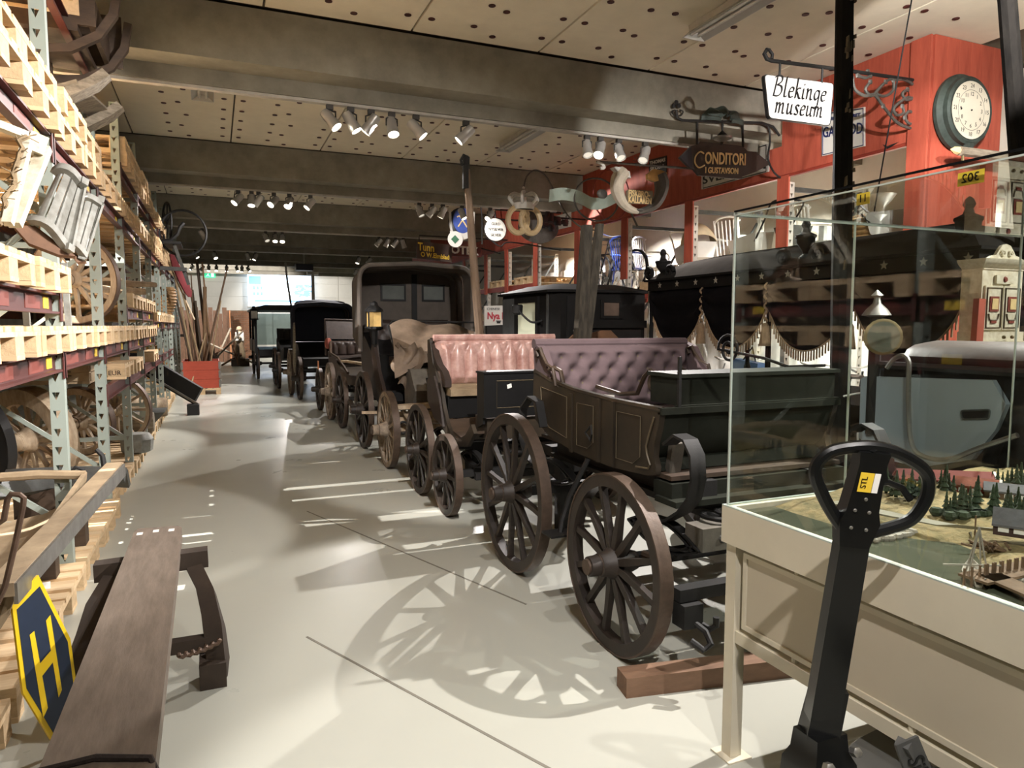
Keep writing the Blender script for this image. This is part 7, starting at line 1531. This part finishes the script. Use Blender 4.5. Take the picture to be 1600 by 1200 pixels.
def wchair(o, yaw, label, m, seatm, lean=0):
    t = thing('wicker_chair', o, label, 'chair', 'old prams and chairs', rot=(0, 0, R(yaw)))
    def L(nm, mb, mt): return obj(nm, mb, mt, t, local=True, loc=(0, 0, 0))
    for x in (-.2, .2):
        L('leg', MB().tube([(x, -.2, 0), (x * .9, -.18, .4)], .014, 6), m); L('leg', MB().tube([(x, .22, 0), (x * .9, .18, .4), (x, .26, .9)], .014, 6), m)
    L('seat', MB().box(-.22, .22, -.22, .2, .4, .425), seatm)
    for k in range(7): x = -.18 + k * .06; L('back_bar', MB().tube([(x, .19, .425), (x * 1.1, .26, .88)], .009, 5), m)
    L('back_rail', MB().tube(cr([(-.22, .24, .86), (-.1, .27, .92), (.1, .27, .92), (.22, .24, .86)], False), .016, 6), m)
    for s in (-1, 1): L('arm', MB().tube(cr([(s * .2, .24, .66), (s * .25, 0, .66), (s * .22, -.18, .62), (s * .2, -.18, .42)], False), .014, 6), m)
wchair((6.6, 7.75, zS), 100, 'white spindle chair between the two prams', m_wpaint, m_wpaint)
wchair((6.75, 6.55, zS), 80, 'white slatted chair at the far end of the shelf above the drapes', m_wpaint, m_cream)
wchair((6.4, 10.15, zS), 95, 'blue painted kick chair on the shelf behind the raised shafts', m_bluep, m_bluep)
wchair((6.7, 9.95, zS), 85, 'white slatted chair stacked beside the blue kick chair', m_wpaint, m_wpaint)
t = thing('low_crate', (6.15, 8.98, zS), 'low pine crate on the shelf near the white pram', 'crate')
obj('base', MB().box(5.95, 6.5, 8.8, 9.15, zS, zS + .02), m_pine, t)
for a in ((5.95, 5.97, 8.8, 9.15), (6.48, 6.5, 8.8, 9.15), (5.971, 6.479, 8.8, 8.82), (5.971, 6.479, 9.13, 9.15)): obj('board', MB().box(*a, zS + .021, zS + .14), m_pine, t)
# things near the end wall, seen through the glass
t = thing('stone_cross', (6.0, 5.72, zS), 'grey wooden cross on the shelf seen through the glass case', 'cross')
obj('upright', MB().bar((6.02, 5.74, zS + .05), (5.98, 5.7, 2.5), .07, .05), m_greyseat, t); obj('arm', MB().bar((5.99, 5.87, 2.32), (5.99, 5.55, 2.30), .06, .07), m_greyseat, t); obj('foot', MB().box(5.9, 6.14, 5.66, 5.82, zS, zS + .05), m_dark, t)
basket((6.35, 5.32, zS + .17), .27, .42, 'tall wicker basket standing on the shelf near the red end wall', M('wicker_light', (186, 146, 92), rough=.8, var=.5, sc=30, bump=.4))
t = thing('basket_box', (6.35, 5.32, zS), 'dark box under the tall wicker basket', 'box'); obj('body', MB().box(6.1, 6.6, 5.1, 5.55, zS, zS + .155), m_dark, t); obj('lid', MB().box(6.09, 6.61, 5.09, 5.56, zS + .156, zS + .169), m_dark, t)
t = thing('hat_box', (6.2, 6.25, 2.35), 'dark grey bucket shaped box high on a post by the cross', 'box')
obj('bucket', MB().loft([[(6.2 + a * w_, 6.35 + b * w_, z) for a, b in ((-1, -1), (1, -1), (1, 1), (-1, 1))] for z, w_ in ((2.36, .1), (2.58, .15))]), m_slotdark, t); obj('shelf_pole', MB().box(6.17, 6.23, 6.32, 6.38, zS, 2.36), m_steel, t)
def cush(y, lab):
    t = thing('rounded_settee', (6.0, y, zS), lab, 'seat back', 'dark round seat backs'); obj('back', MB().prism([(6.0, y + .2 * math.cos(a * PI / 10), zS + .001 + .2 * math.sin(a * PI / 10)) for a in range(11)], (.06, 0, 0)), m_slotdark, t); obj('trim', MB().tube([(5.99, y + .2 * math.cos(a * PI / 10), zS + .01 + .2 * math.sin(a * PI / 10)) for a in range(11)], .012, 5), m_wpaint, t)
cush(6.42, 'dark rounded seat back trimmed in white, left of the grey cross'); cush(6.85, 'dark rounded seat back half behind the glass case edge')
m_scrap = M('scrap_metal', (180, 170, 146), rough=.4, met=.5, var=.4, sc=12)
t = thing('iron_ornaments', (6.2, 5.5, zS), 'tangle of curled iron ornaments on the shelf below the basket', 'ironwork')
rs = random.Random(21)
for k in range(9): obj('curl', MB().tube(spiral((5.95 + rs.uniform(0, .1), 5.2 + k * .055, zS + .09), (0, rs.choice((-1, 1)), 0), (0, 0, 1), rs.uniform(.05, .085), 1.2, .01, 20), .008, 5), m_scrap, t)
t = thing('oval_shade', (6.35, 4.86, 2.35), 'x', 'x') if 0 else None
t = thing('blue_screen', (6.9, 4.8, zS), 'tall pale blue panel standing behind the small pram', 'panel'); obj('panel', MB().box(6.9, 6.93, 4.66, 4.95, zS, 2.75), M('screen_blue', (150, 186, 206), rough=.5, var=.05), t); obj('foot', MB().box(6.85, 6.98, 4.66, 4.7, zS, zS + .03), m_dark, t)

# ------------------------------------------------------------ lights on the ceiling tracks
m_lampw = M('spot_housing', (190, 188, 182), rough=.35, met=.4, var=.1, bump=0)
m_lampd = M('spot_dark', (70, 68, 64), rough=.5, met=.3, bump=0)
m_lens = M('spot_lens', (255, 250, 240), rough=.3, bump=0, emit=((255, 246, 226), 14))
m_lens0 = M('spot_lens_dim', (180, 172, 160), rough=.2, bump=0, emit=((255, 246, 226), .6))
def spot_proto(on):
    t = thing('spotlight', (0, 0, 0), 'x', 'spotlight', 'track spotlights')
    obj('adapter', MB().box(-.03, .03, -.02, .02, -.02, .02), m_lampd, t, local=True, loc=(0, 0, 0))
    obj('yoke', MB().tube([(-.05, 0, -.1), (-.05, 0, -.04), (0, 0, -.02), (.05, 0, -.04), (.05, 0, -.1)], .008, 6), m_lampd, t, local=True, loc=(0, 0, 0))
    h = obj('housing', MB().lathe([(.02, .09), (.045, .08), (.05, .02), (.045, -.02), (.05, -.03), (.056, -.10), (.05, -.10), (.046, -.085)], (0, 0, 0), (0, 0, 1), n=14), m_lampw, t, local=True, loc=(0, 0, -.1))
    obj('lens', MB().lathe([(.045, -.088), (.03, -.092), (0, -.094)], n=14), m_lens if on else m_lens0, h, local=True, loc=(0, 0, 0))
    return t
SPON, SPOFF = spot_proto(1), spot_proto(0); su = {1: 0, 0: 0}
BN = ('first', 'second', 'third', 'fourth', 'fifth')
ORD = ('leftmost', 'second', 'third', 'fourth', 'fifth', 'sixth', 'seventh', 'eighth', 'ninth', 'tenth', 'eleventh', 'twelfth')
def spot(k, j, x, on, tilt, pan):
    y = BY0 + BDY * k - .28
    lab = '%s track spotlight from the wall of racks under the %s beam, %s' % (ORD[j], BN[k], 'glowing' if on else 'unlit')
    pr = SPON if on else SPOFF; root = pr if not su[on] else dup(pr)
    su[on] = 1; root.location = (x, y, 3.369); root['label'] = lab
    for ch in root.children:
        if ch.name.startswith('housing'): ch.rotation_euler = (R(tilt), R(pan), 0)
TR = {}
TR[0] = [(1.001, 1, -20, -35), (1.185, 1, -10, -30), (1.368, 1, 12, 35), (1.556, 1, -25, -4), (1.784, 1, -15, -40), (2.274, 1, 10, 45), (3.585, 0, -25, 5), (3.743, 1, -25, 30), (3.965, 0, -30, 0), (4.289, 0, -20, 30)]
TR[1] = [(0.377, 1, -20, 40), (0.559, 1, -20, 5), (0.655, 1, 10, 40), (0.868, 1, -30, 40), (1.086, 1, -30, 25), (1.389, 1, -12, 40), (3.068, 0, -20, -20), (3.279, 0, 10, 40), (3.460, 1, 10, 25), (3.787, 1, -20, -20), (4.280, 1, -20, 40)]
TR[2] = [(-0.165, 1, 10, -35), (1.041, 0, -30, -20), (1.231, 1, -30, 5), (1.371, 1, -30, 5), (3.406, 1, 10, 40), (3.591, 1, 10, 25), (3.778, 1, 10, 40), (3.952, 1, 10, -20)]
TR[3] = [(-0.396, 1, -12, -35), (0.063, 1, -30, -20), (0.878, 1, 10, -20), (1.072, 1, -12, 25), (3.808, 1, -12, 25), (4.115, 1, 10, 40)]
TR[4] = [(-0.592, 1, -12, 40), (-0.294, 1, 10, 40), (-0.108, 1, -20, 5), (0.119, 1, -30, 5), (0.424, 1, -20, 5), (0.733, 1, -30, -20), (0.888, 1, -12, 5), (1.083, 1, -30, -35), (4.570, 1, 10, 25)]
for k, L_ in TR.items():
    for j, (x, on, tl, pn_) in enumerate(L_): spot(k, j, x, on, tl, pn_)
# fluorescent battens
m_tube = M('dead_tube', (228, 226, 216), rough=.35, bump=0)
def batten(c, L, label, yaw=0):
    t = thing('batten_light', c, label, 'ceiling light', rot=(0, 0, R(yaw)))
    def Q(nm, mb, mt): return obj(nm, mb, mt, t, local=True, loc=(0, 0, 0))
    Q('housing', MB().prism([(-.04, -L / 2, 0), (.04, -L / 2, 0), (.05, -L / 2, .05), (-.05, -L / 2, .05)], (0, L, 0)), m_track)
    Q('reflector', MB().prism([(-.11, -L / 2, -.06), (-.105, -L / 2, -.06), (-.038, -L / 2, -.001), (-.045, -L / 2, -.001)], (0, L, 0)).prism([(.11, -L / 2, -.06), (.105, -L / 2, -.06), (.038, -L / 2, -.001), (.045, -L / 2, -.001)], (0, L, 0)), m_lampw)
    for x in (-.035, .035): Q('tube', MB().tube([(x, -L / 2 + .03, -.03), (x, L / 2 - .03, -.03)], .014, 8), m_tube)
    for y in (-L / 2, L / 2 - .012): Q('end_cap', MB().prism([(-.11, y, -.062), (.11, y, -.062), (.045, y, .0), (-.045, y, .0)], (0, .012, 0)), m_enw)
batten((3.763, 8.674, 3.905), 1.2, 'long white fluorescent batten on the ceiling beyond the first beam')
batten((3.796, 4.479, 3.905), 1.2, 'white fluorescent batten on the ceiling over the hearse')
batten((-0.037, 8.214, 3.905), .5, 'short grey ceiling fitting by the rack beyond the first beam')
# ------------------------------------------------------------ far end of the hall
m_scr = bpy.data.materials.new('projected_picture'); m_scr.use_nodes = True
def emat(name, rgb, s):
    m = bpy.data.materials.new(name); m.use_nodes = True; nt = m.node_tree; b = nt.nodes['Principled BSDF']
    b.inputs['Base Color'].default_value = (*lin(rgb), 1); b.inputs['Emission Color'].default_value = (*lin(rgb), 1); b.inputs['Emission Strength'].default_value = s; return m
bpy.data.materials.remove(m_scr)
e_sky, e_bl, e_lb, e_wh = emat('picture_sky', (205, 228, 255), 2.2), emat('picture_blue', (110, 165, 228), 1.0), emat('picture_light_blue', (170, 210, 250), 1.3), emat('picture_white', (236, 244, 255), 2.2)
SY = 32.8
t = thing('projection_screen', (1.9, SY, 1.7), 'bright projection screen showing a pale blue picture of a waterside building', 'screen')
s0, s1, s2, s3 = V((1.378, 32.800, 3.796)), V((4.147, 32.800, 3.906)), V((4.110, 32.800, 2.281)), V((1.332, 32.800, 2.253))
x0, x1, z0, z1 = s0.x, s1.x, s2.z, s0.z; W_, H_ = x1 - x0, z1 - z0
obj('sheet', MB().box(x0, x1, SY, SY + .03, z0, z1), e_sky, t)
def pr(a0, a1, b0, b1, m, nm='picture', d=.004): return obj(nm, MB().box(x0 + a0 * W_, x0 + a1 * W_, SY - d, SY - .0005, z0 + b0 * H_, z0 + b1 * H_), m, t)
pr(.02, .72, .2, .55, e_wh); pr(.02, .2, .62, .85, e_bl); pr(.1, .98, .12, .18, e_bl); pr(.02, .3, .0, .11, e_lb, d=.005); pr(.4, .98, .02, .1, e_wh, d=.005)
for r_ in range(2):
    for k in range(3): pr(.08 + k * .055, .11 + k * .055, .3 + r_ * .17, .4 + r_ * .17, e_bl, 'picture_window', .008)
for k in range(8): pr(.26 + k * .055, .275 + k * .055, .3, .36, e_bl, 'picture_window', .008)
ft = MB(); rq = random.Random(6)
for k in range(60): a, b = rq.uniform(.72, .97), rq.uniform(.3, .62); s_ = rq.uniform(.01, .03); ft.box(x0 + (a - s_) * W_, x0 + (a + s_) * W_, SY - .004 - .0001 * k, SY - .0005, z0 + (b - s_) * H_, z0 + (b + s_) * H_)
obj('picture_tree', ft, e_bl, t, kind='stuff')
obj('top_bar', MB().tube([(x0 - .1, SY, z1 + .06), (x1 + .1, SY, z1 + .06)], .05, 8), m_track, t)
obj('bottom_bar', MB().tube([(x0 - .05, SY, z0 - .04), (x1 + .05, SY, z0 - .04)], .03, 8), m_track, t)
for x in (x0 + .2, x1 - .2): obj('hanger', MB().tube([(x, SY + .02, z1 + .06), (x, SY + .02, ZC - .0005)], .015, 6), m_track, t)
t = thing('projector', (2.3, 24, 3.0), 'dark projector box hung from the ceiling before the bright screen', 'projector')
pj = V((2.753, 24.000, 3.321)); obj('body', MB().box(pj.x - .27, pj.x + .27, 23.8, 24.3, pj.z - .1, pj.z + .1), M('projector_dark', (38, 40, 56), rough=.5), t); obj('mount', MB().tube([(pj.x, 24, pj.z + .1), (pj.x, 24, ZC - .02)], .03, 8), m_track, t)
t = obj('service_pipe', MB().tube([(1.996, 22.000, 3.299), (2.036, 22.000, 2.737), (2.128, 22.000, 2.020)], .03, 8), m_track); t.data.materials.append(m_track); tag(t, 'pale vertical pipe in front of the bright projection screen', 'pipe')
t = thing('steel_pillar', (3.2, 27, 0), 'slim pale steel pillar to one side of the bright screen', 'pillar'); pq2 = V((3.398, 27.000, 2.816)); obj('shaft', MB().tube([(pq2.x, 27, .02), (pq2.x, 27, 3.5)], .06, 12), m_track, t); obj('head', MB().box(pq2.x - .2, pq2.x + .2, 26.9, 27.1, 3.3, 3.4), m_track, t); obj('base', MB().box(pq2.x - .12, pq2.x + .12, 26.88, 27.12, 0, .02), m_track, t)
t = thing('exit_sign', (0, 32.9, 2.6), 'small green and white emergency exit sign on the far wall', 'sign'); q_ = V((-0.106, 33.100, 3.637)); obj('box', MB().box(q_.x - .22, q_.x + .22, 33.08, 33.149, q_.z - .16, q_.z + .16), emat('exit_green', (60, 200, 140), 1.0), t)
obj('running_figure', MB().ball((q_.x - .06, 33.075, q_.z + .08), .025, 6, 4).bar((q_.x - .06, 33.075, q_.z + .05), (q_.x - .08, 33.075, q_.z - .03), .04, .01).bar((q_.x - .08, 33.075, q_.z - .03), (q_.x - .02, 33.075, q_.z - .1), .025, .01).bar((q_.x - .08, 33.075, q_.z - .03), (q_.x - .14, 33.075, q_.z - .1), .025, .01), e_wh, t)
obj('door_mark', MB().box(q_.x + .05, q_.x + .15, 33.07, 33.079, q_.z - .11, q_.z + .11), e_wh, t)
# brick partition, boards and farm tools
m_brick = M('old_brick', (132, 92, 66), rough=.9, var=.35, sc=12, bump=.2, obv=.2); m_mort = M('mortar', (140, 126, 108), rough=.95)
t = thing('brick_partition', (1.2, 31, 0), 'low old brick partition at the far end below the screen', 'wall')
bx0, bx1, bz1 = (0.421, 31.500, 1.661)[0], (1.615, 31.500, 1.664)[0], (1.125, 31.500, 2.061)[2]
obj('core', MB().box(bx0, bx1, 31.52, 31.72, 0, bz1), m_mort, t)
bk_ = MB().box(0, .23, 0, .1, 0, .065).mesh('brick'); z = .01; rw_ = 0
while z < bz1 - .06:
    x = bx0 + (.0 if rw_ % 2 else .12)
    while x < bx1 - .22:
        obj('brick', bk_, m_brick, t, loc=V((x, 31.49 + .006 * ((rw_ * 7 + int(x * 10)) % 3), z)) - t.location); x += .245
    z += .078; rw_ += 1
t = thing('plank_partition', (-.2, 30, 0), 'grey weathered plank partition behind the bundle of poles', 'partition')
for k in range(12): obj('plank', MB().box(-1.4 + k * .17, -1.4 + k * .17 + .16, 29.98, 30.02, 0, 1.9 + .12 * ((k * 5) % 3)), m_brown, t)
obj('cross_rail', MB().box(-1.4, .65, 30.021, 30.06, .6, .7).box(-1.4, .65, 30.021, 30.06, 1.5, 1.6), m_oldgrey, t)
t = thing('leaning_board', (.9, 30.5, 0), 'orange brown board leaning against the far brick partition', 'board'); q_ = V((0.564, 30.600, 2.804)); q2 = V((0.556, 30.400, 1.908)); obj('board', MB().bar((q2.x, 29.35, .02), (q_.x, 29.7, 2.0), .3, .03), M('orange_wood', (196, 130, 80), rough=.7, var=.2), t); obj('batten', MB().bar((q2.x - .1, 29.48, .9), (q2.x + .1, 29.48, .9), .03, .03), m_brown, t)
rt2 = random.Random(31)
t = thing('farm_implement', (.7, 27, 0), 'tangled wooden farm implement with wheels on the floor at the far end', 'implement')
cx = (0.456, 43.248, 0.000)[0]
for k in range(8):
    a = V((cx + rt2.uniform(-.9, .9), 27 + rt2.uniform(-.6, .6), .05)); b = V((cx + rt2.uniform(-.9, .9), 27 + rt2.uniform(-.6, .6), rt2.uniform(.5, 1.5))); obj('beam', MB().tube([a, b], .035, 6), m_oldgrey if k % 2 else m_brown, t)
wheel(t, (cx + .3, 26.8, .4), .4, m_brown, m_ty1, ns=10); wheel(t, (cx - .5, 26.9, .35), .35, m_brown, m_ty1, ns=10)
t = thing('wooden_figure', (1.4, 27.5, 0), 'small pale carved figure standing by the glazed coach', 'statue'); fc_ = V((0.809, 27.000, 1.063)); obj('body', MB().lathe([(.16, 0), (.2, .1), (.13, .5), (.18, .75), (.1, .95), (.05, 1.0), (.09, 1.04), (.09, 1.1), (.05, 1.16)], (fc_.x, 27.0, .25), n=12), m_tan, t); obj('pedestal', MB().box(fc_.x - .3, fc_.x + .3, 26.7, 27.3, 0, .25), m_dark, t); obj('white_card', MB().box(fc_.x - .14, fc_.x + .14, 26.84, 26.86, .9, 1.2), m_paper, t)
# red pallet collar box with poles
m_collar = M('collar_red', (188, 78, 54), rough=.65, var=.2, sc=6, st=(1, 4, 4), bump=.08)
PBX = -.66
o = dup(pal0, (PBX + .0, 16.0, 0), (0, 0, R(-90)), label='pine pallet standing on the aisle floor under the red slatted box', group='pallet under the red box')
# rotated pallet: its length runs away from the camera
o.location = (PBX, 16.0 + PLN, 0); o.rotation_euler = (0, 0, R(90)); o.location = (PBX + PWD, 16.0 + PLN, 0)
t = thing('collar_box', (PBX + PWD / 2, 16.5, .135), 'red stacked pallet collar box full of long wooden poles', 'box')
cb = MB().box(0, PWD - .03, 0, .02, 0, .186).mesh('collar_board'); cb2 = MB().box(0, .02, 0, PLN - .06, 0, .186).mesh('collar_board')
for k in range(3):
    z = .1355 + k * .19
    for y in (16.02, 16.0 + PLN - .04): obj('collar_board', cb, m_collar, t, loc=V((PBX + .015, y, z)) - t.location)
    for x in (PBX + .015, PBX + PWD - .035): obj('collar_board', cb2, m_collar, t, loc=V((x, 16.041, z)) - t.location)
    for x in (PBX - .005, PBX + PWD - .035):
        obj('hinge', MB().box(x, x + .04, 16.0, 16.019, z + .015, z + .17).box(x + (-.006 if x < -.3 else .041), x + (-.001 if x < -.3 else .046), 16.0, 16.2, z + .03, z + .16), m_steel, t)
m_po = [M('pole_a', (150, 120, 88), rough=.7, var=.3, sc=10, st=(4, 4, .6)), M('pole_b', (112, 88, 66), rough=.7, var=.3, sc=10, st=(4, 4, .6)), M('pole_c', (88, 74, 60), rough=.7, var=.3, sc=10, st=(4, 4, .6)), M('pole_d', (196, 170, 132), rough=.7, var=.3, sc=10, st=(4, 4, .6))]
POLES = [((-0.462, 16.450, 0.744), (-0.785, 16.600, 2.900), 3, .022), ((-0.313, 16.450, 0.741), (-0.944, 16.600, 3.818), 3, .02), ((-0.087, 16.450, 0.710), (-0.196, 16.600, 2.787), 0, .02), ((-0.239, 16.450, 0.712), (-0.525, 16.600, 2.641), 1, .02), ((-0.152, 16.450, 0.670), (-0.307, 16.600, 2.851), 2, .035), ((-0.187, 16.450, 0.739), (0.295, 16.600, 2.666), 1, .022), ((-0.087, 16.450, 0.710), (0.145, 16.600, 1.975), 3, .016), ((-0.215, 16.450, 0.657), (-0.163, 16.600, 2.271), 0, .045), ((-0.316, 16.450, 0.659), (-0.416, 16.600, 2.212), 2, .03), ((-0.389, 16.450, 0.715), (-0.608, 16.600, 2.370), 0, .018), ((-0.487, 16.450, 0.744), (-0.709, 16.600, 1.964), 2, .022), ((-0.438, 16.450, 0.716), (-0.503, 16.600, 1.831), 1, .02), ((-0.263, 16.450, 0.740), (-0.362, 16.600, 1.969), 2, .03), ((-0.514, 16.450, 0.677), (-0.587, 16.600, 1.559), 1, .03), ((-0.113, 16.450, 0.710), (-0.153, 16.600, 1.834), 2, .02), ((-0.339, 16.450, 0.714), (-0.171, 16.600, 1.285), 3, .018), ((-0.400, 16.450, 0.743), (-0.418, 16.600, 2.510), 1, .016)]
PN = ['tall pale', 'very long pale', 'leaning tan', 'thin brown', 'thick dark', 'right leaning brown', 'short light', 'stout tan upright', 'dark stocky', 'slim tan', 'short dark', 'brown middle', 'dark weathered', 'low brown', 'plain dark', 'short pale slanting', 'thin middle brown']
for k, (a, b, mi, r) in enumerate(POLES):
    a, b = V(a), V(b); d_ = (b - a).normalized(); y_ = 16.12 + (k % 5) * .18; off = y_ - 16.45
    a.y += off; b.y += off; foot = a + d_ * ((.16 - a.z) / d_.z)
    foot.x = max(PBX + .07, min(PBX + PWD - .08, foot.x))
    tag(obj('pole', MB().tube([foot, b], [r, r * .85], 7), m_po[mi]), '%s wooden pole standing in the red collar box' % PN[k], 'pole', 'poles in the red box')
# clutter between the red box and the rack end
t = thing('tool_rack', (-1.3, 19.6, 0), 'row of dark implements leaning at the end of the rack behind the red box', 'tool rack')
for k in range(9): x = -1.9 + k * .13; obj('handle', MB().tube([(x, 19.4, .02), (x + rt2.uniform(-.08, .1), 19.9, 1.6 + rt2.uniform(-.3, .6))], .02, 6), m_po[k % 3], t)
obj('rail', MB().box(-2.0, -.7, 19.86, 19.92, 1.15, 1.22), m_dark, t)
t = thing('yellow_machine', (-1.2, 17.9, 0), 'ochre painted old machine on the floor beside the red box', 'machine')
obj('base', MB().box(-1.5, -.9, 17.3, 17.8, .0, .2), m_pine, t); obj('body', MB().loft([[(-1.4, 17.35, z), (-1.0 + d_, 17.35, z), (-1.0 + d_, 17.75, z), (-1.4, 17.75, z)] for z, d_ in ((.2, 0), (.5, .06), (.8, -.05), (1.0, -.1))]), M('ochre', (190, 140, 66), rough=.6, var=.3), t); obj('wheel_rim', MB().tube([(-.9, 17.55 + .2 * math.cos(k * PI / 10), .5 + .2 * math.sin(k * PI / 10)) for k in range(20)], .02, 6, True), m_black, t); obj('axle', MB().tube([(-1.05, 17.55, .5), (-.88, 17.55, .5)], .02, 6), m_black, t)
